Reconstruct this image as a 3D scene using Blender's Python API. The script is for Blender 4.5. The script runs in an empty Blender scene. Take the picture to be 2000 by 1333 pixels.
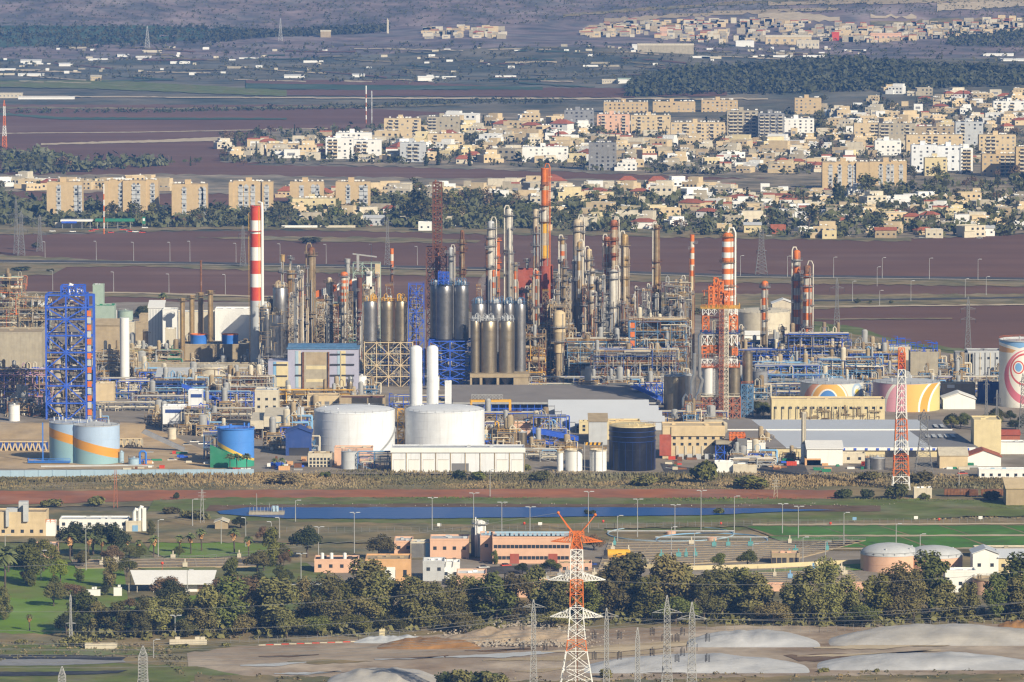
import bpy, math, random
from math import sin, cos, pi, radians, tan, atan
from mathutils import Vector, noise
scene = bpy.context.scene
# ---------------------------------------------------------------- camera, sky, sun, exposure
H, TH, YH = 274.0, 8.9e-5, -310.0
PIT = atan((666.5 - YH) * TH)
cam = bpy.data.cameras.new('camera'); camo = bpy.data.objects.new('camera', cam)
scene.collection.objects.link(camo); scene.camera = camo
camo.location = (0, 0, H); camo.rotation_euler = (pi / 2 - PIT, 0, 0)
cam.sensor_width = 36; cam.lens = 18 / (1000 * TH); cam.clip_start = 10; cam.clip_end = 30000
SUN_EL, SUN_AZ = radians(29), radians(38)          # azimuth: to the right of straight behind the camera
w = bpy.data.worlds.new('World'); scene.world = w; w.use_nodes = True
nt = w.node_tree; sky = nt.nodes.new('ShaderNodeTexSky'); sky.sky_type = 'NISHITA'; sky.sun_disc = False
sky.sun_elevation = SUN_EL; sky.sun_rotation = pi - SUN_AZ
sky.air_density = 1.0; sky.dust_density = 1.0
nt.links.new(sky.outputs[0], nt.nodes['Background'].inputs[0]); nt.nodes['Background'].inputs[1].default_value = 0.055
sl = bpy.data.lights.new('sun', 'SUN'); so = bpy.data.objects.new('sun', sl); scene.collection.objects.link(so)
sl.energy = 5.0; sl.angle = radians(0.5); sl.color = (1.0, 0.865, 0.65)
SUNV = Vector((sin(SUN_AZ) * cos(SUN_EL), -cos(SUN_AZ) * cos(SUN_EL), sin(SUN_EL)))
so.rotation_euler = SUNV.to_track_quat('Z', 'Y').to_euler(); so.location = (300, 0, 600)
vs = scene.view_settings; vs.view_transform = 'Standard'; vs.look = 'None'; vs.exposure = 0.34; vs.gamma = 1.0
scene.render.engine = 'CYCLES'
cy = scene.cycles; cy.max_bounces = 5; cy.diffuse_bounces = 2; cy.glossy_bounces = 2; cy.transmission_bounces = 2
cy.volume_bounces = 0; cy.transparent_max_bounces = 8; cy.use_denoising = True; cy.caustics_reflective = False; cy.caustics_refractive = False
cy.denoising_prefilter = 'ACCURATE'; cy.pixel_filter_type = 'BLACKMAN_HARRIS'; cy.filter_width = 1.3
# ---------------------------------------------------------------- pixel <-> place (2000 x 1333 photo pixels)
CP, SP = cos(PIT), sin(PIT)
def ray(px, py):
    u, v = (px - 1000) * TH, -(py - 666.5) * TH
    return (u, CP + v * SP, -SP + v * CP)
def Yg(py, z=0.0):
    d = ray(1000, py); return (z - H) / d[2] * d[1]
def P(px, py, Y):
    d = ray(px, py); t = Y / d[1]; return Vector((t * d[0], Y, H + t * d[2]))
def G(px, py, z=0.0): return P(px, py, Yg(py, z))
def S(py): return (Yg(py) * CP + H * SP) * TH
def smooth(a, b, t):
    t = min(1, max(0, (t - a) / (b - a))); return t * t * (3 - 2 * t)
def hz(x, y):
    if y < 5500: return 0.0
    h = 34 * math.exp(-((x - 420) / 330) ** 2 - ((y - 6350) / 330) ** 2)
    h += 16 * math.exp(-((x - 60) / 240) ** 2 - ((y - 7150) / 260) ** 2) * smooth(6300, 6900, y)
    r = max(0, y - 6600)
    h += 0.022 * r * smooth(6600, 7600, y) + (0.10 + 0.05 * smooth(0, -600, x)) * max(0, y - 7750)
    if r > 0:
        n = noise.noise((x / 420, y / 520, 3.1)) * 26 + noise.noise((x / 150, y / 240, 8.1)) * 9 + noise.noise((x / 60, y / 90, 1.1)) * 2.5
        h += n * smooth(6800, 8200, y)
    return h
def gp(px, py):
    """the place on the terrain that shows at this pixel"""
    if py > 245: return G(px, py)
    d = ray(px, py); Y = 5300.0
    for k in range(260):
        t = Y / d[1]; x, z = t * d[0], H + t * d[2]
        if z <= hz(x, Y): break
        Y += 14
    return Vector((x, Y, hz(x, Y)))
# ---------------------------------------------------------------- materials
MATS = {}
def mat(key, col, rough=.7, metal=0., var=.12, scale=.25, streak=0., rnd=0., spec=.3, col2=None, mixs=.05, bump=0., thr=.5, soft=.12, furrow=0.):
    """paint / concrete / metal with uneven weathering; var: fine mottling, streak: rain streaks, rnd: from one copy to the next, col2: patches"""
    m = bpy.data.materials.new(key); MATS[key] = m; m.use_nodes = True
    n, L = m.node_tree.nodes, m.node_tree.links; b = n['Principled BSDF']
    b.inputs['Roughness'].default_value = rough; b.inputs['Metallic'].default_value = metal
    b.inputs['Specular IOR Level'].default_value = spec
    tc = n.new('ShaderNodeTexCoord')
    def N(sc_, det=4, vec=None, rg=.6):
        t = n.new('ShaderNodeTexNoise'); t.inputs['Scale'].default_value = sc_; t.inputs['Detail'].default_value = det; t.inputs['Roughness'].default_value = rg
        L.new(vec or tc.outputs['Object'], t.inputs['Vector']); return t.outputs['Fac']
    def mx(a, b_, fac, mode='MIX'):
        q = n.new('ShaderNodeMix'); q.data_type = 'RGBA'; q.blend_type = mode
        for s_, v_ in ((q.inputs[0], fac), (q.inputs[6], a), (q.inputs[7], b_)):
            if hasattr(v_, 'links') or hasattr(v_, 'is_linked'): L.new(v_, s_)
            else: s_.default_value = v_ if not isinstance(v_, tuple) else (*v_[:3], 1)
        return q.outputs[2]
    def ramp(x, a, b_, lo=0., hi=1.):
        q = n.new('ShaderNodeMapRange'); q.inputs[1].default_value = a; q.inputs[2].default_value = b_; q.inputs[3].default_value = lo; q.inputs[4].default_value = hi
        L.new(x, q.inputs[0]); return q.outputs[0]
    c = tuple(col)
    if col2: c = mx(c, tuple(col2), ramp(N(mixs, 6, rg=.65), thr - soft, thr + soft))
    if var:
        c = mx(c, (0, 0, 0), ramp(N(scale, 5), .3, .75, 0, var * 1.6))
        c = mx(c, (1, 1, 1), ramp(N(scale * .37, 3), .5, .8, 0, var * .35))
    if furrow:
        mp = n.new('ShaderNodeMapping'); mp.inputs['Scale'].default_value = (.0022, .030, 1); mp.inputs['Rotation'].default_value = (0, 0, .05); L.new(tc.outputs['Object'], mp.inputs['Vector'])
        c = mx(c, tuple(x * .62 for x in col), ramp(N(1., 5, mp.outputs[0]), .4, .62, 0, furrow))
    if streak:
        mp = n.new('ShaderNodeMapping'); mp.inputs['Scale'].default_value = (1.1, 1.1, .05); L.new(tc.outputs['Object'], mp.inputs['Vector'])
        c = mx(c, (.16, .10, .06), ramp(N(1., 4, mp.outputs[0]), .5, .78, 0, streak))
    if rnd:
        oi = n.new('ShaderNodeObjectInfo'); hs = n.new('ShaderNodeHueSaturation')
        hs.inputs['Hue'].default_value = .5
        L.new(ramp(oi.outputs['Random'], 0, 1, 1 - rnd, 1 + rnd), hs.inputs['Value'])
        ml = n.new('ShaderNodeMath'); ml.operation = 'MULTIPLY'; ml.inputs[1].default_value = 7.31; L.new(oi.outputs['Random'], ml.inputs[0])
        fr = n.new('ShaderNodeMath'); fr.operation = 'FRACT'; L.new(ml.outputs[0], fr.inputs[0])
        L.new(ramp(fr.outputs[0], 0, 1, .5 - rnd * .06, .5 + rnd * .05), hs.inputs['Hue'])
        if hasattr(c, 'is_linked'): L.new(c, hs.inputs['Color'])
        else: hs.inputs['Color'].default_value = (*c, 1)
        c = hs.outputs[0]
    if hasattr(c, 'is_linked'): L.new(c, b.inputs['Base Color'])
    else: b.inputs['Base Color'].default_value = (*c, 1)
    if bump:
        bp = n.new('ShaderNodeBump'); bp.inputs['Strength'].default_value = 1; bp.inputs['Distance'].default_value = bump
        L.new(N(scale * 1.5, 6), bp.inputs['Height']); L.new(bp.outputs[0], b.inputs['Normal'])
    return m
for row in [
 ('white', (.80, .81, .80), .5, 0, .05, .15, .10), ('whiteclean', (.76, .80, .85), .45, 0, .10, .15, .22), ('colwhite', (.68, .65, .58), .6, 0, .18, .5, .35), ('coltan', (.58, .49, .36), .6, 0, .22, .5, .5), ('offwhite', (.63, .58, .46), .6, 0, .14, .4, .2), ('lightgrey', (.50, .53, .56), .6, 0, .12, .3, .12),
 ('grey', (.27, .28, .30), .7, 0, .18, .3, .1), ('dark', (.035, .036, .042), .7, 0, .2, .5, 0), ('glass', (.03, .04, .055), .2, 0, .1, .5, 0),
 ('cream', (.63, .51, .32), .75, 0, .14, .3, .12), ('sand', (.56, .43, .25), .8, 0, .12, .3, .08), ('tan', (.42, .34, .22), .8, 0, .18, .3, .2), ('peach', (.70, .45, .32), .8, 0, .10, .3, .06),
 ('ochre', (.66, .40, .20), .8, 0, .12, .3, .06), ('concrete', (.42, .38, .29), .85, 0, .18, .3, .3), ('yellow', (.75, .42, .04), .55, 0, .12, .6, .1), ('lemon', (.67, .58, .35), .8, 0, .12, .3, .12),
 ('orange', (.72, .19, .035), .55, 0, .15, .5, .15), ('red', (.62, .075, .035), .55, 0, .14, .4, .1), ('brick', (.42, .10, .06), .7, 0, .2, .4, .2), ('redoxide', (.36, .085, .055), .7, 0, .2, .4, .2),
 ('rust', (.26, .115, .05), .8, 0, .4, .6, .4), ('rustfr', (.44, .16, .085), .75, 0, .3, .6, .3), ('brown', (.16, .065, .04), .7, 0, .2, .4, .1), ('bronze', (.52, .36, .16), .5, .2, .3, .3, .4), ('umber', (.36, .275, .165), .6, .2, .3, .4, .4),
 ('blue', (.035, .115, .62), .5, 0, .15, .6, .08), ('deepblue', (.018, .05, .22), .5, 0, .12, .4, .0), ('midblue', (.05, .20, .66), .5, 0, .08, .3, .05), ('paleblue', (.36, .50, .62), .5, 0, .08, .2, .06), ('steelblue', (.10, .22, .40), .5, 0, .2, .5, .15),
 ('lilac', (.40, .41, .54), .6, 0, .08, .3, .05), ('pinkpipe', (.55, .33, .44), .5, 0, .15, .5, .1), ('mint', (.34, .44, .38), .6, 0, .1, .3, .08), ('green', (.03, .22, .12), .6, 0, .15, .4, .08), ('aqua', (.12, .36, .38), .6, 0, .15, .4, .08),
 ('darkroof', (.25, .23, .215), .8, 0, .12, .08, .0), ('blueroof', (.52, .56, .62), .45, 0, .05, .05, .0), ('greyroof', (.20, .20, .21), .6, 0, .12, .1, .0), ('tileroof', (.40, .13, .07), .8, 0, .2, .6, .0),
 ('black', (.010, .011, .02), .35, 0, .1, .3, .05), ('trunk', (.12, .095, .07), .9, 0, .3, .8, 0), ('skirt', (.66, .38, .16), .9, 0, .25, .9, 0), ('galv', (.40, .41, .41), .55, .15, .15, .5, .05), ('galvdark', (.21, .215, .22), .6, .1, .15, .5, .05),
 ('asphalt', (.075, .072, .072), .9, 0, .2, .2, 0), ('navy', (.035, .075, .27), .5, 0, .12, .4, .04), ('skyblue', (.22, .42, .66), .5, 0, .08, .3, .04)]:
    mat(row[0], *row[1:6], streak=row[6])
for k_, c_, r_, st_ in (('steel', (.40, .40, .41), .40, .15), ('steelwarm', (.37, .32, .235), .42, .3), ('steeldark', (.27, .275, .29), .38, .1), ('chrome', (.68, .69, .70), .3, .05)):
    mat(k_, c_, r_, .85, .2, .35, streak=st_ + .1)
# ground and plants
mat('scrub', (.19, .17, .12), .95, var=.3, scale=.02, col2=(.075, .09, .065), mixs=.011, soft=.08)
mat('hillscrub', (.29, .225, .225), .95, var=.35, scale=.03, col2=(.12, .115, .115), mixs=.016, soft=.10)
mat('soil', (.190, .098, .064), .95, var=.16, scale=.012, col2=(.15, .075, .045), mixs=.004, furrow=.7)
mat('redsoil', (.40, .145, .055), .95, var=.2, scale=.08, col2=(.28, .125, .07), mixs=.03)
mat('verge', (.33, .25, .125), .95, var=.3, scale=.09, col2=(.15, .15, .07), mixs=.035)
mat('paletrack', (.55, .46, .32), .95, var=.2, scale=.08)
mat('yard', (.58, .43, .25), .95, var=.3, scale=.06, col2=(.46, .355, .22), mixs=.02)
mat('yardgrey', (.30, .265, .225), .95, var=.25, scale=.06, col2=(.29, .25, .19), mixs=.03)
mat('townground', (.38, .31, .22), .95, var=.35, scale=.04, col2=(.18, .17, .12), mixs=.02)
mat('lawn', (.15, .27, .012), .95, var=.25, scale=.05, col2=(.20, .19, .07), mixs=.018, thr=.58)
mat('crop', (.085, .26, .015), .95, var=.25, scale=.08, col2=(.08, .15, .03), mixs=.05, furrow=.6)
mat('bank', (.14, .18, .035), .95, var=.3, scale=.10, col2=(.22, .18, .085), mixs=.04, thr=.6)
mat('farcrop', (.05, .10, .055), .95, var=.2, scale=.02)
mat('mudbank', (.16, .10, .055), .95, var=.3, scale=.12)
mat('bare', (.52, .44, .35), .95, var=.3, scale=.12, col2=(.30, .22, .15), mixs=.022, soft=.10, bump=.2, furrow=.5)
mat('tarp', (.64, .66, .69), .55, var=.22, scale=.07, streak=0, col2=(.44, .45, .46), mixs=.05, soft=.2, bump=.5, furrow=.35)
mat('tarpgrey', (.52, .50, .46), .7, var=.28, scale=.07, col2=(.52, .52, .52), mixs=.03, soft=.1, bump=.5, furrow=.35)
mat('ochremound', (.42, .22, .075), .95, var=.3, scale=.15, col2=(.28, .17, .08), mixs=.06, bump=.3)
mat('rubble', (.52, .42, .30), .9, var=.35, scale=.3, col2=(.36, .27, .18), mixs=.12)
mat('reedmat', (.38, .285, .145), .95, var=.3, scale=.05, rnd=0, col2=(.16, .15, .07), mixs=.014, soft=.08)
mat('euca', (.165, .152, .05), .8, var=.3, scale=.25, rnd=.42)
mat('eucapale', (.20, .195, .06), .8, var=.3, scale=.25, rnd=.2)
mat('leaf', (.12, .13, .028), .8, var=.3, scale=.25, rnd=.42)
mat('leafbright', (.22, .27, .03), .8, var=.25, scale=.25, rnd=.15)
mat('leafdark', (.052, .062, .018), .8, var=.3, scale=.25, rnd=.2)
mat('leafrust', (.19, .125, .065), .85, var=.3, scale=.25, rnd=.2)
mat('fartree', (.088, .092, .036), .9, var=.25, scale=.15, rnd=.35)
mat('palmleaf', (.15, .18, .06), .7, var=.25, scale=.5, rnd=.15)
mat('litter', (.50, .44, .36), .8, var=.4, scale=.3)
def water_mat():
    m = mat('watermat', (.012, .07, .27), .3, var=0, spec=.12); n, L = m.node_tree.nodes, m.node_tree.links
    tc = n.new('ShaderNodeTexCoord'); mp = n.new('ShaderNodeMapping'); mp.inputs['Scale'].default_value = (.05, .5, 1)
    t = n.new('ShaderNodeTexNoise'); t.inputs['Scale'].default_value = 1.6; t.inputs['Detail'].default_value = 5
    bp = n.new('ShaderNodeBump'); bp.inputs['Distance'].default_value = .25; bp.inputs['Strength'].default_value = .6
    L.new(tc.outputs['Object'], mp.inputs[0]); L.new(mp.outputs[0], t.inputs['Vector']); L.new(t.outputs['Fac'], bp.inputs['Height']); L.new(bp.outputs[0], n['Principled BSDF'].inputs['Normal'])
water_mat()
# ---------------------------------------------------------------- mesh builder
class MB:
    def __init__(s): s.v, s.f, s.m = [], [], []
    def add(s, vs_, fs, mi=0):
        o = len(s.v); s.v += vs_; s.f += [[o + i for i in f] for f in fs]; s.m += [mi] * len(fs); return s
    def box(s, x0, x1, y0, y1, z0, z1, mi=0):
        return s.add([(x0, y0, z0), (x1, y0, z0), (x1, y1, z0), (x0, y1, z0), (x0, y0, z1), (x1, y0, z1), (x1, y1, z1), (x0, y1, z1)],
                     [(0, 3, 2, 1), (4, 5, 6, 7), (0, 1, 5, 4), (1, 2, 6, 5), (2, 3, 7, 6), (3, 0, 4, 7)], mi)
    def bar(s, p, q, r, mi=0, n=4):
        """a beam or pipe from p to q"""
        p, q = Vector(p), Vector(q); d = q - p
        if d.length < 1e-6: return s
        d.normalize(); a = d.cross(Vector((0, 0, 1)) if abs(d.z) < .95 else Vector((0, 1, 0))).normalized(); b = d.cross(a)
        vs_ = []
        for e in (p, q):
            for k in range(n):
                t = 2 * pi * (k + .5) / n; vs_.append(tuple(e + a * (r * cos(t)) + b * (r * sin(t))))
        return s.add(vs_, [(k, (k + 1) % n, n + (k + 1) % n, n + k) for k in range(n)] + [tuple(range(n))[::-1], tuple(range(n, 2 * n))], mi)
    def tube(s, pts, r, mi=0, n=8):
        pts = [Vector(p) for p in pts]; o = len(s.v); N = len(pts)
        for i, p in enumerate(pts):
            d = (pts[min(i + 1, N - 1)] - pts[max(i - 1, 0)]).normalized()
            a = d.cross(Vector((0, 1, 0)) if abs(d.y) < .9 else Vector((1, 0, 0))).normalized(); b = d.cross(a)
            s.v += [tuple(p + a * (r * cos(2 * pi * k / n)) + b * (r * sin(2 * pi * k / n))) for k in range(n)]
        for i in range(N - 1):
            for k in range(n):
                s.f.append([o + i * n + k, o + i * n + (k + 1) % n, o + (i + 1) * n + (k + 1) % n, o + (i + 1) * n + k]); s.m.append(mi)
        for e in (0, N - 1): s.f.append([o + e * n + k for k in range(n)]); s.m.append(mi)
        return s
    def lathe(s, prof, cx=0, cy=0, n=24, mi=0):
        """prof: (r, z) or (r, z, material of the band that follows)"""
        o = len(s.v)
        for r in prof: s.v += [(cx + max(r[0], .001) * cos(2 * pi * k / n), cy + max(r[0], .001) * sin(2 * pi * k / n), r[1]) for k in range(n)]
        for i in range(len(prof) - 1):
            m_ = prof[i][2] if len(prof[i]) > 2 else mi
            for k in range(n): s.f.append([o + i * n + k, o + i * n + (k + 1) % n, o + (i + 1) * n + (k + 1) % n, o + (i + 1) * n + k]); s.m.append(m_)
        return s
    def prism(s, poly, z0, z1, mi=0):
        n = len(poly)
        return s.add([(x, y, z0) for x, y in poly] + [(x, y, z1) for x, y in poly], [tuple(range(n))[::-1], tuple(range(n, 2 * n))] + [(k, (k + 1) % n, n + (k + 1) % n, n + k) for k in range(n)], mi)
    def xprism(s, poly, y0, y1, mi=0):
        """outline in x, z pushed along y"""
        n = len(poly)
        return s.add([(x, y0, z) for x, z in poly] + [(x, y1, z) for x, z in poly], [tuple(range(n)), tuple(range(n, 2 * n))[::-1]] + [(k, n + k, n + (k + 1) % n, (k + 1) % n) for k in range(n)], mi)
    def yprism(s, poly, x0, x1, mi=0):
        """outline in y, z pushed along x"""
        n = len(poly)
        return s.add([(x0, y, z) for y, z in poly] + [(x1, y, z) for y, z in poly], [tuple(range(n))[::-1], tuple(range(n, 2 * n))] + [(k, (k + 1) % n, n + (k + 1) % n, n + k) for k in range(n)], mi)
    def ball(s, c, r, mi=0, n=8, sq=1.):
        return s.lathe([(r * sin(pi * i / 6), c[2] - r * sq * cos(pi * i / 6)) for i in range(7)], c[0], c[1], n, mi)
    def drum(s, c, r, l, mi=0, ax='x', n=12):
        """lying vessel with dished ends"""
        pr = [(0, -l / 2 - r * .45), (r * .6, -l / 2 - r * .3), (r, -l / 2), (r, l / 2), (r * .6, l / 2 + r * .3), (0, l / 2 + r * .45)]
        o = len(s.v)
        for rr, t in pr:
            for k in range(n):
                a, b = max(rr, .001) * cos(2 * pi * k / n), max(rr, .001) * sin(2 * pi * k / n)
                s.v.append((c[0] + t, c[1] + a, c[2] + b) if ax == 'x' else (c[0] + a, c[1] + t, c[2] + b))
        for i in range(5):
            for k in range(n): s.f.append([o + i * n + k, o + i * n + (k + 1) % n, o + (i + 1) * n + (k + 1) % n, o + (i + 1) * n + k]); s.m.append(mi)
        return s
    def mesh(s, name, mats, smooth_=True):
        me = bpy.data.meshes.new(name); me.from_pydata(s.v, [], s.f)
        for m in (mats if isinstance(mats, (list, tuple)) else [mats]): me.materials.append(MATS[m])
        if max(s.m or [0]): me.polygons.foreach_set('material_index', s.m)
        if smooth_ and s.f:
            me.polygons.foreach_set('use_smooth', [True] * len(s.f)); me.update(); me.set_sharp_from_angle(angle=radians(35))
        me.update(); return me
COL = scene.collection
def link(name, data, parent=None, loc=None, rz=0):
    o = bpy.data.objects.new(name, data); COL.objects.link(o)
    if parent: o.parent = parent
    if loc is not None: o.location = loc
    if rz: o.rotation_euler.z = rz
    return o
def tag(o, label=None, cat=None, group=None, kind=None):
    for k, v in (('label', label), ('category', cat), ('group', group), ('kind', kind)):
        if v: o[k] = v
    return o
class K:
    """a thing: an Empty where pixel column px meets the ground line g; part() hangs meshes on it in its own metres"""
    def __init__(s, name, label, cat, px, g, group=None, rz=0, z=0.):
        s.Y = Yg(g, z); o = P(px, g, s.Y); o.z = z; s.o = o; s.px, s.g = px, g
        s.e = link(name, None, None, o, rz); tag(s.e, label, cat, group); s.s = S(g)
    def x(s, px, py=None): return P(px, s.g if py is None else py, s.Y).x - s.o.x
    def z(s, py): return P(s.px, py, s.Y).z - s.o.z
    def part(s, name, mb, mats, parent=None, label=None):
        o = link(name, mb.mesh(name, mats), parent or s.e)
        if label: o['label'] = label
        if name == 'pipework': o['kind'] = 'stuff'
        return o
def copy_tree(o, parent=None):
    c = o.copy(); COL.objects.link(c)
    if parent: c.parent = parent
    for ch in o.children: copy_tree(ch, c)
    return c
AUTO, MARK = [], []
def auto(o, desc, px, py): AUTO.append((o, desc, px, py)); return o
def mark(px, py, phrase): MARK.append((px, py, phrase))
rnd = random.Random(5)
# ---------------------------------------------------------------- terrain and sheets of ground
def ground():
    mb = MB(); ys = [1500, 2200, 3200, 4400, 5400] + [5500 + 30 * i for i in range(0, 135)] + [9700 + 150 * i for i in range(14)]
    nx = 110
    for y in ys:
        hw = 190 + y * .105
        for i in range(nx + 1): x = -hw + 2 * hw * i / nx; mb.v.append((x, y, hz(x, y)))
    for j in range(len(ys) - 1):
        for i in range(nx):
            a = j * (nx + 1) + i; mb.f.append([a, a + 1, a + nx + 2, a + nx + 1]); mb.m.append(1 if ys[j] > 7100 else 0)
    tag(link('ground', mb.mesh('ground', ['scrub', 'hillscrub'])), kind='structure')
ground()
def sheet(name, pts, m, z, rag=0., seed=1):
    """a flat sheet of ground, corners given where they show; edges broken up by rag pixels"""
    r = random.Random(seed); out = []; n = len(pts)
    for i in range(n):
        a, b = pts[i], pts[(i + 1) % n]; k = max(1, int(abs(b[0] - a[0]) / 14)) if rag else 1
        for j in range(k):
            t = j / k; out.append((a[0] + (b[0] - a[0]) * t, a[1] + (b[1] - a[1]) * t + (r.uniform(-rag, rag) if 0 < j else 0)))
    vs_ = [tuple(G(x, y, z)) for x, y in out]
    me = bpy.data.meshes.new(name); me.from_pydata(vs_, [], [list(range(len(vs_)))]); me.materials.append(MATS[m]); me.update()
    if me.polygons[0].normal.z < 0: me.flip_normals()
    return tag(link(name, me), kind='structure')
def strip(name, row, m, dz=.5, rag=.5, seed=1, kind='structure'):
    """a band draped on the terrain; row of (px, top py, bottom py)"""
    r = random.Random(seed); mb = MB(); cols = []
    for (a, t0, b0), (c, t1, b1) in zip(row, row[1:]):
        k = max(2, int((c - a) / 10))
        for j in range(k + (1 if (c, t1, b1) == tuple(row[-1]) else 0)):
            f = j / k; cols.append((a + (c - a) * f, t0 + (t1 - t0) * f + r.uniform(-rag, rag), b0 + (b1 - b0) * f + r.uniform(-rag, rag)))
    nn = 4
    for px, t, b in cols:
        for i in range(nn + 1):
            p = gp(px, b + (t - b) * i / nn); mb.v.append((p.x, p.y, hz(p.x, p.y) + dz))
    for j in range(len(cols) - 1):
        for i in range(nn): a = j * (nn + 1) + i; mb.f.append([a, a + nn + 1, a + nn + 2, a + 1]); mb.m.append(0)
    return tag(link(name, mb.mesh(name, m)), kind=kind)
# ploughed plain beyond the works
sheet('ploughed_field', [(-500, 204), (600, 205), (1120, 200), (1120, 235), (820, 262), (640, 300), (430, 330), (-500, 345)], 'soil', .30, 1.0)
sheet('ploughed_field', [(430, 322), (1560, 338), (2500, 355), (2500, 420), (1400, 420), (900, 405), (300, 400), (-500, 400), (-500, 335)], 'soil', .22, 1)
sheet('town_ground', [(430, 316), (520, 250), (700, 255), (820, 226), (1120, 218), (1240, 200), (2500, 176), (2500, 345), (1600, 352), (900, 330)], 'townground', .45, 2)
sheet('town_ground', [(-500, 343), (300, 340), (900, 348), (1400, 352), (1600, 345), (2500, 350), (2500, 432), (1800, 466), (1400, 452), (1240, 440), (900, 392), (820, 380), (330, 378), (-500, 368)], 'townground', .50, 2)
sheet('verge', [(-500, 380), (90, 392), (330, 420), (720, 420), (830, 400), (1300, 430), (1780, 462), (1780, 472), (830, 455), (500, 447), (-500, 470)], 'verge', .40, 2)
sheet('ploughed_field', [(-500, 470), (380, 452), (830, 450), (1400, 466), (2500, 452), (2500, 700), (1600, 690), (900, 640), (-500, 610)], 'soil', .15, 1.5)
sheet('verge', [(380, 464), (560, 462), (760, 464), (940, 470), (930, 475), (600, 472)], 'verge', .42, 1.5)
sheet('verge', [(-500, 488), (60, 500), (210, 508), (700, 524), (1320, 538), (2500, 556), (2500, 566), (1340, 552), (700, 536), (250, 520), (130, 522), (100, 538), (-500, 540)], 'verge', .40, 1.5)
sheet('highway', [(-500, 502), (400, 512), (1000, 523), (1400, 535), (2500, 549), (2500, 553), (1400, 539.5), (1000, 527.5), (400, 516), (-500, 507)], 'asphalt', .60)
sheet('highway_edge', [(-500, 506.6), (400, 516), (1000, 527.4), (1400, 539.4), (2500, 552.8), (2500, 554.2), (1400, 541), (1000, 528.8), (400, 517.2), (-500, 508)], 'concrete', .75)
sheet('verge', [(-500, 570), (250, 573), (620, 586), (620, 596), (250, 580), (-500, 580)], 'verge', .40, 1.2)
sheet('track', [(-500, 568), (250, 570.5), (620, 581), (620, 583.5), (250, 573), (-500, 570)], 'paletrack', .55, .5)
sheet('verge', [(1290, 572), (1600, 576), (2500, 570), (2500, 592), (1800, 596), (1600, 604), (1290, 610)], 'verge', .36, 1.5)
sheet('track', [(1590, 586), (1780, 583), (2500, 573), (2500, 575.6), (1780, 586), (1590, 589)], 'asphalt', .52, .4)
sheet('track', [(1590, 598), (1800, 596), (2500, 589), (2500, 590.8), (1800, 598.4), (1590, 600)], 'paletrack', .52, .5)
sheet('track', [(1590, 623), (1700, 622), (1860, 621), (1860, 623), (1700, 624.5), (1590, 625)], 'verge', .52, .6)
sheet('bank', [(1590, 628), (1680, 640), (1760, 668), (1960, 690), (1960, 720), (1590, 720)], 'bank', .36, 2)
sheet('verge', [(1640, 650), (1700, 655), (1760, 672), (1800, 690), (1640, 700)], 'verge', .50, 2)
# the works' yard
sheet('yard', [(-500, 640), (250, 590), (640, 590), (900, 610), (1320, 605), (1640, 680), (2500, 715), (2500, 935), (1500, 928), (1270, 926), (500, 926), (-500, 934)], 'yardgrey', .62, 1)
sheet('yard', [(-500, 826), (90, 826), (280, 826), (470, 912), (430, 918), (-500, 912)], 'yard', .75, 1)
sheet('road', [(1490, 898), (1570, 905), (1580, 926), (1480, 928)], 'asphalt', .80, .5)
sheet('road', [(1290, 905), (1420, 925), (1300, 926)], 'asphalt', .80, .5)
# river side
sheet('verge', [(-500, 930), (2500, 928), (2500, 990), (-500, 990)], 'verge', .30, 1)
sheet('ploughed_strip', [(-500, 961), (600, 957), (1200, 955), (1640, 958), (1640, 975), (1100, 974), (420, 974), (100, 984), (-500, 994)], 'redsoil', .45, .8)
sheet('bank', [(300, 978), (420, 972), (1100, 972), (1700, 975), (2500, 982), (2500, 1010), (1900, 1008), (1500, 1035), (420, 1040), (280, 1010)], 'bank', .60, 1.2)
sheet('mud_bank', [(410, 987), (800, 984), (1500, 985), (1720, 988), (1720, 999), (400, 999)], 'mudbank', .72, .8)
water_pts = [(424, 999), (480, 991.5), (800, 991), (1200, 991), (1480, 993), (1640, 996), (1540, 999), (1380, 1006), (1100, 1009.5), (800, 1013.5), (560, 1013), (430, 1004)]
sheet('water', water_pts, 'watermat', .90, .5)
sheet('verge', [(-500, 985), (330, 1000), (430, 1016), (900, 1024), (1480, 1020), (2500, 1004), (2500, 1022), (1500, 1028), (1180, 1032), (1180, 1060), (600, 1060), (-500, 1060)], 'verge', .95, 1.2)
# treatment works and park
sheet('treatment_yard', [(-500, 1052), (2500, 1020), (2500, 1260), (-500, 1300)], 'verge', .50)
sheet('treatment_yard', [(590, 1100), (960, 1090), (1190, 1060), (1700, 1056), (1720, 1150), (1180, 1130), (960, 1150), (590, 1160)], 'yardgrey', .56, 1)
sheet('lawn', [(-500, 1140), (60, 1105), (240, 1100), (250, 1170), (420, 1160), (470, 1175), (430, 1262), (-500, 1300)], 'lawn', .70, 2)
sheet('lawn', [(-500, 1062), (280, 1060), (300, 1090), (500, 1120), (430, 1140), (240, 1104), (-500, 1110)], 'bank', .72, 2)
sheet('lawn', [(440, 1110), (600, 1100), (700, 1160), (520, 1250), (420, 1200)], 'bank', .74, 2)
sheet('lawn', [(300, 1052), (380, 1040), (540, 1038), (560, 1062), (500, 1085), (330, 1092), (290, 1075)], 'lawn', .80, 1)
sheet('lawn', [(1160, 1136), (1700, 1100), (1700, 1112), (1180, 1146)], 'lawn', .80, .6)
sheet('plot_path', [(1440, 1023), (2500, 1019), (2500, 1075), (1580, 1076)], 'verge', .80, .5)
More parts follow.
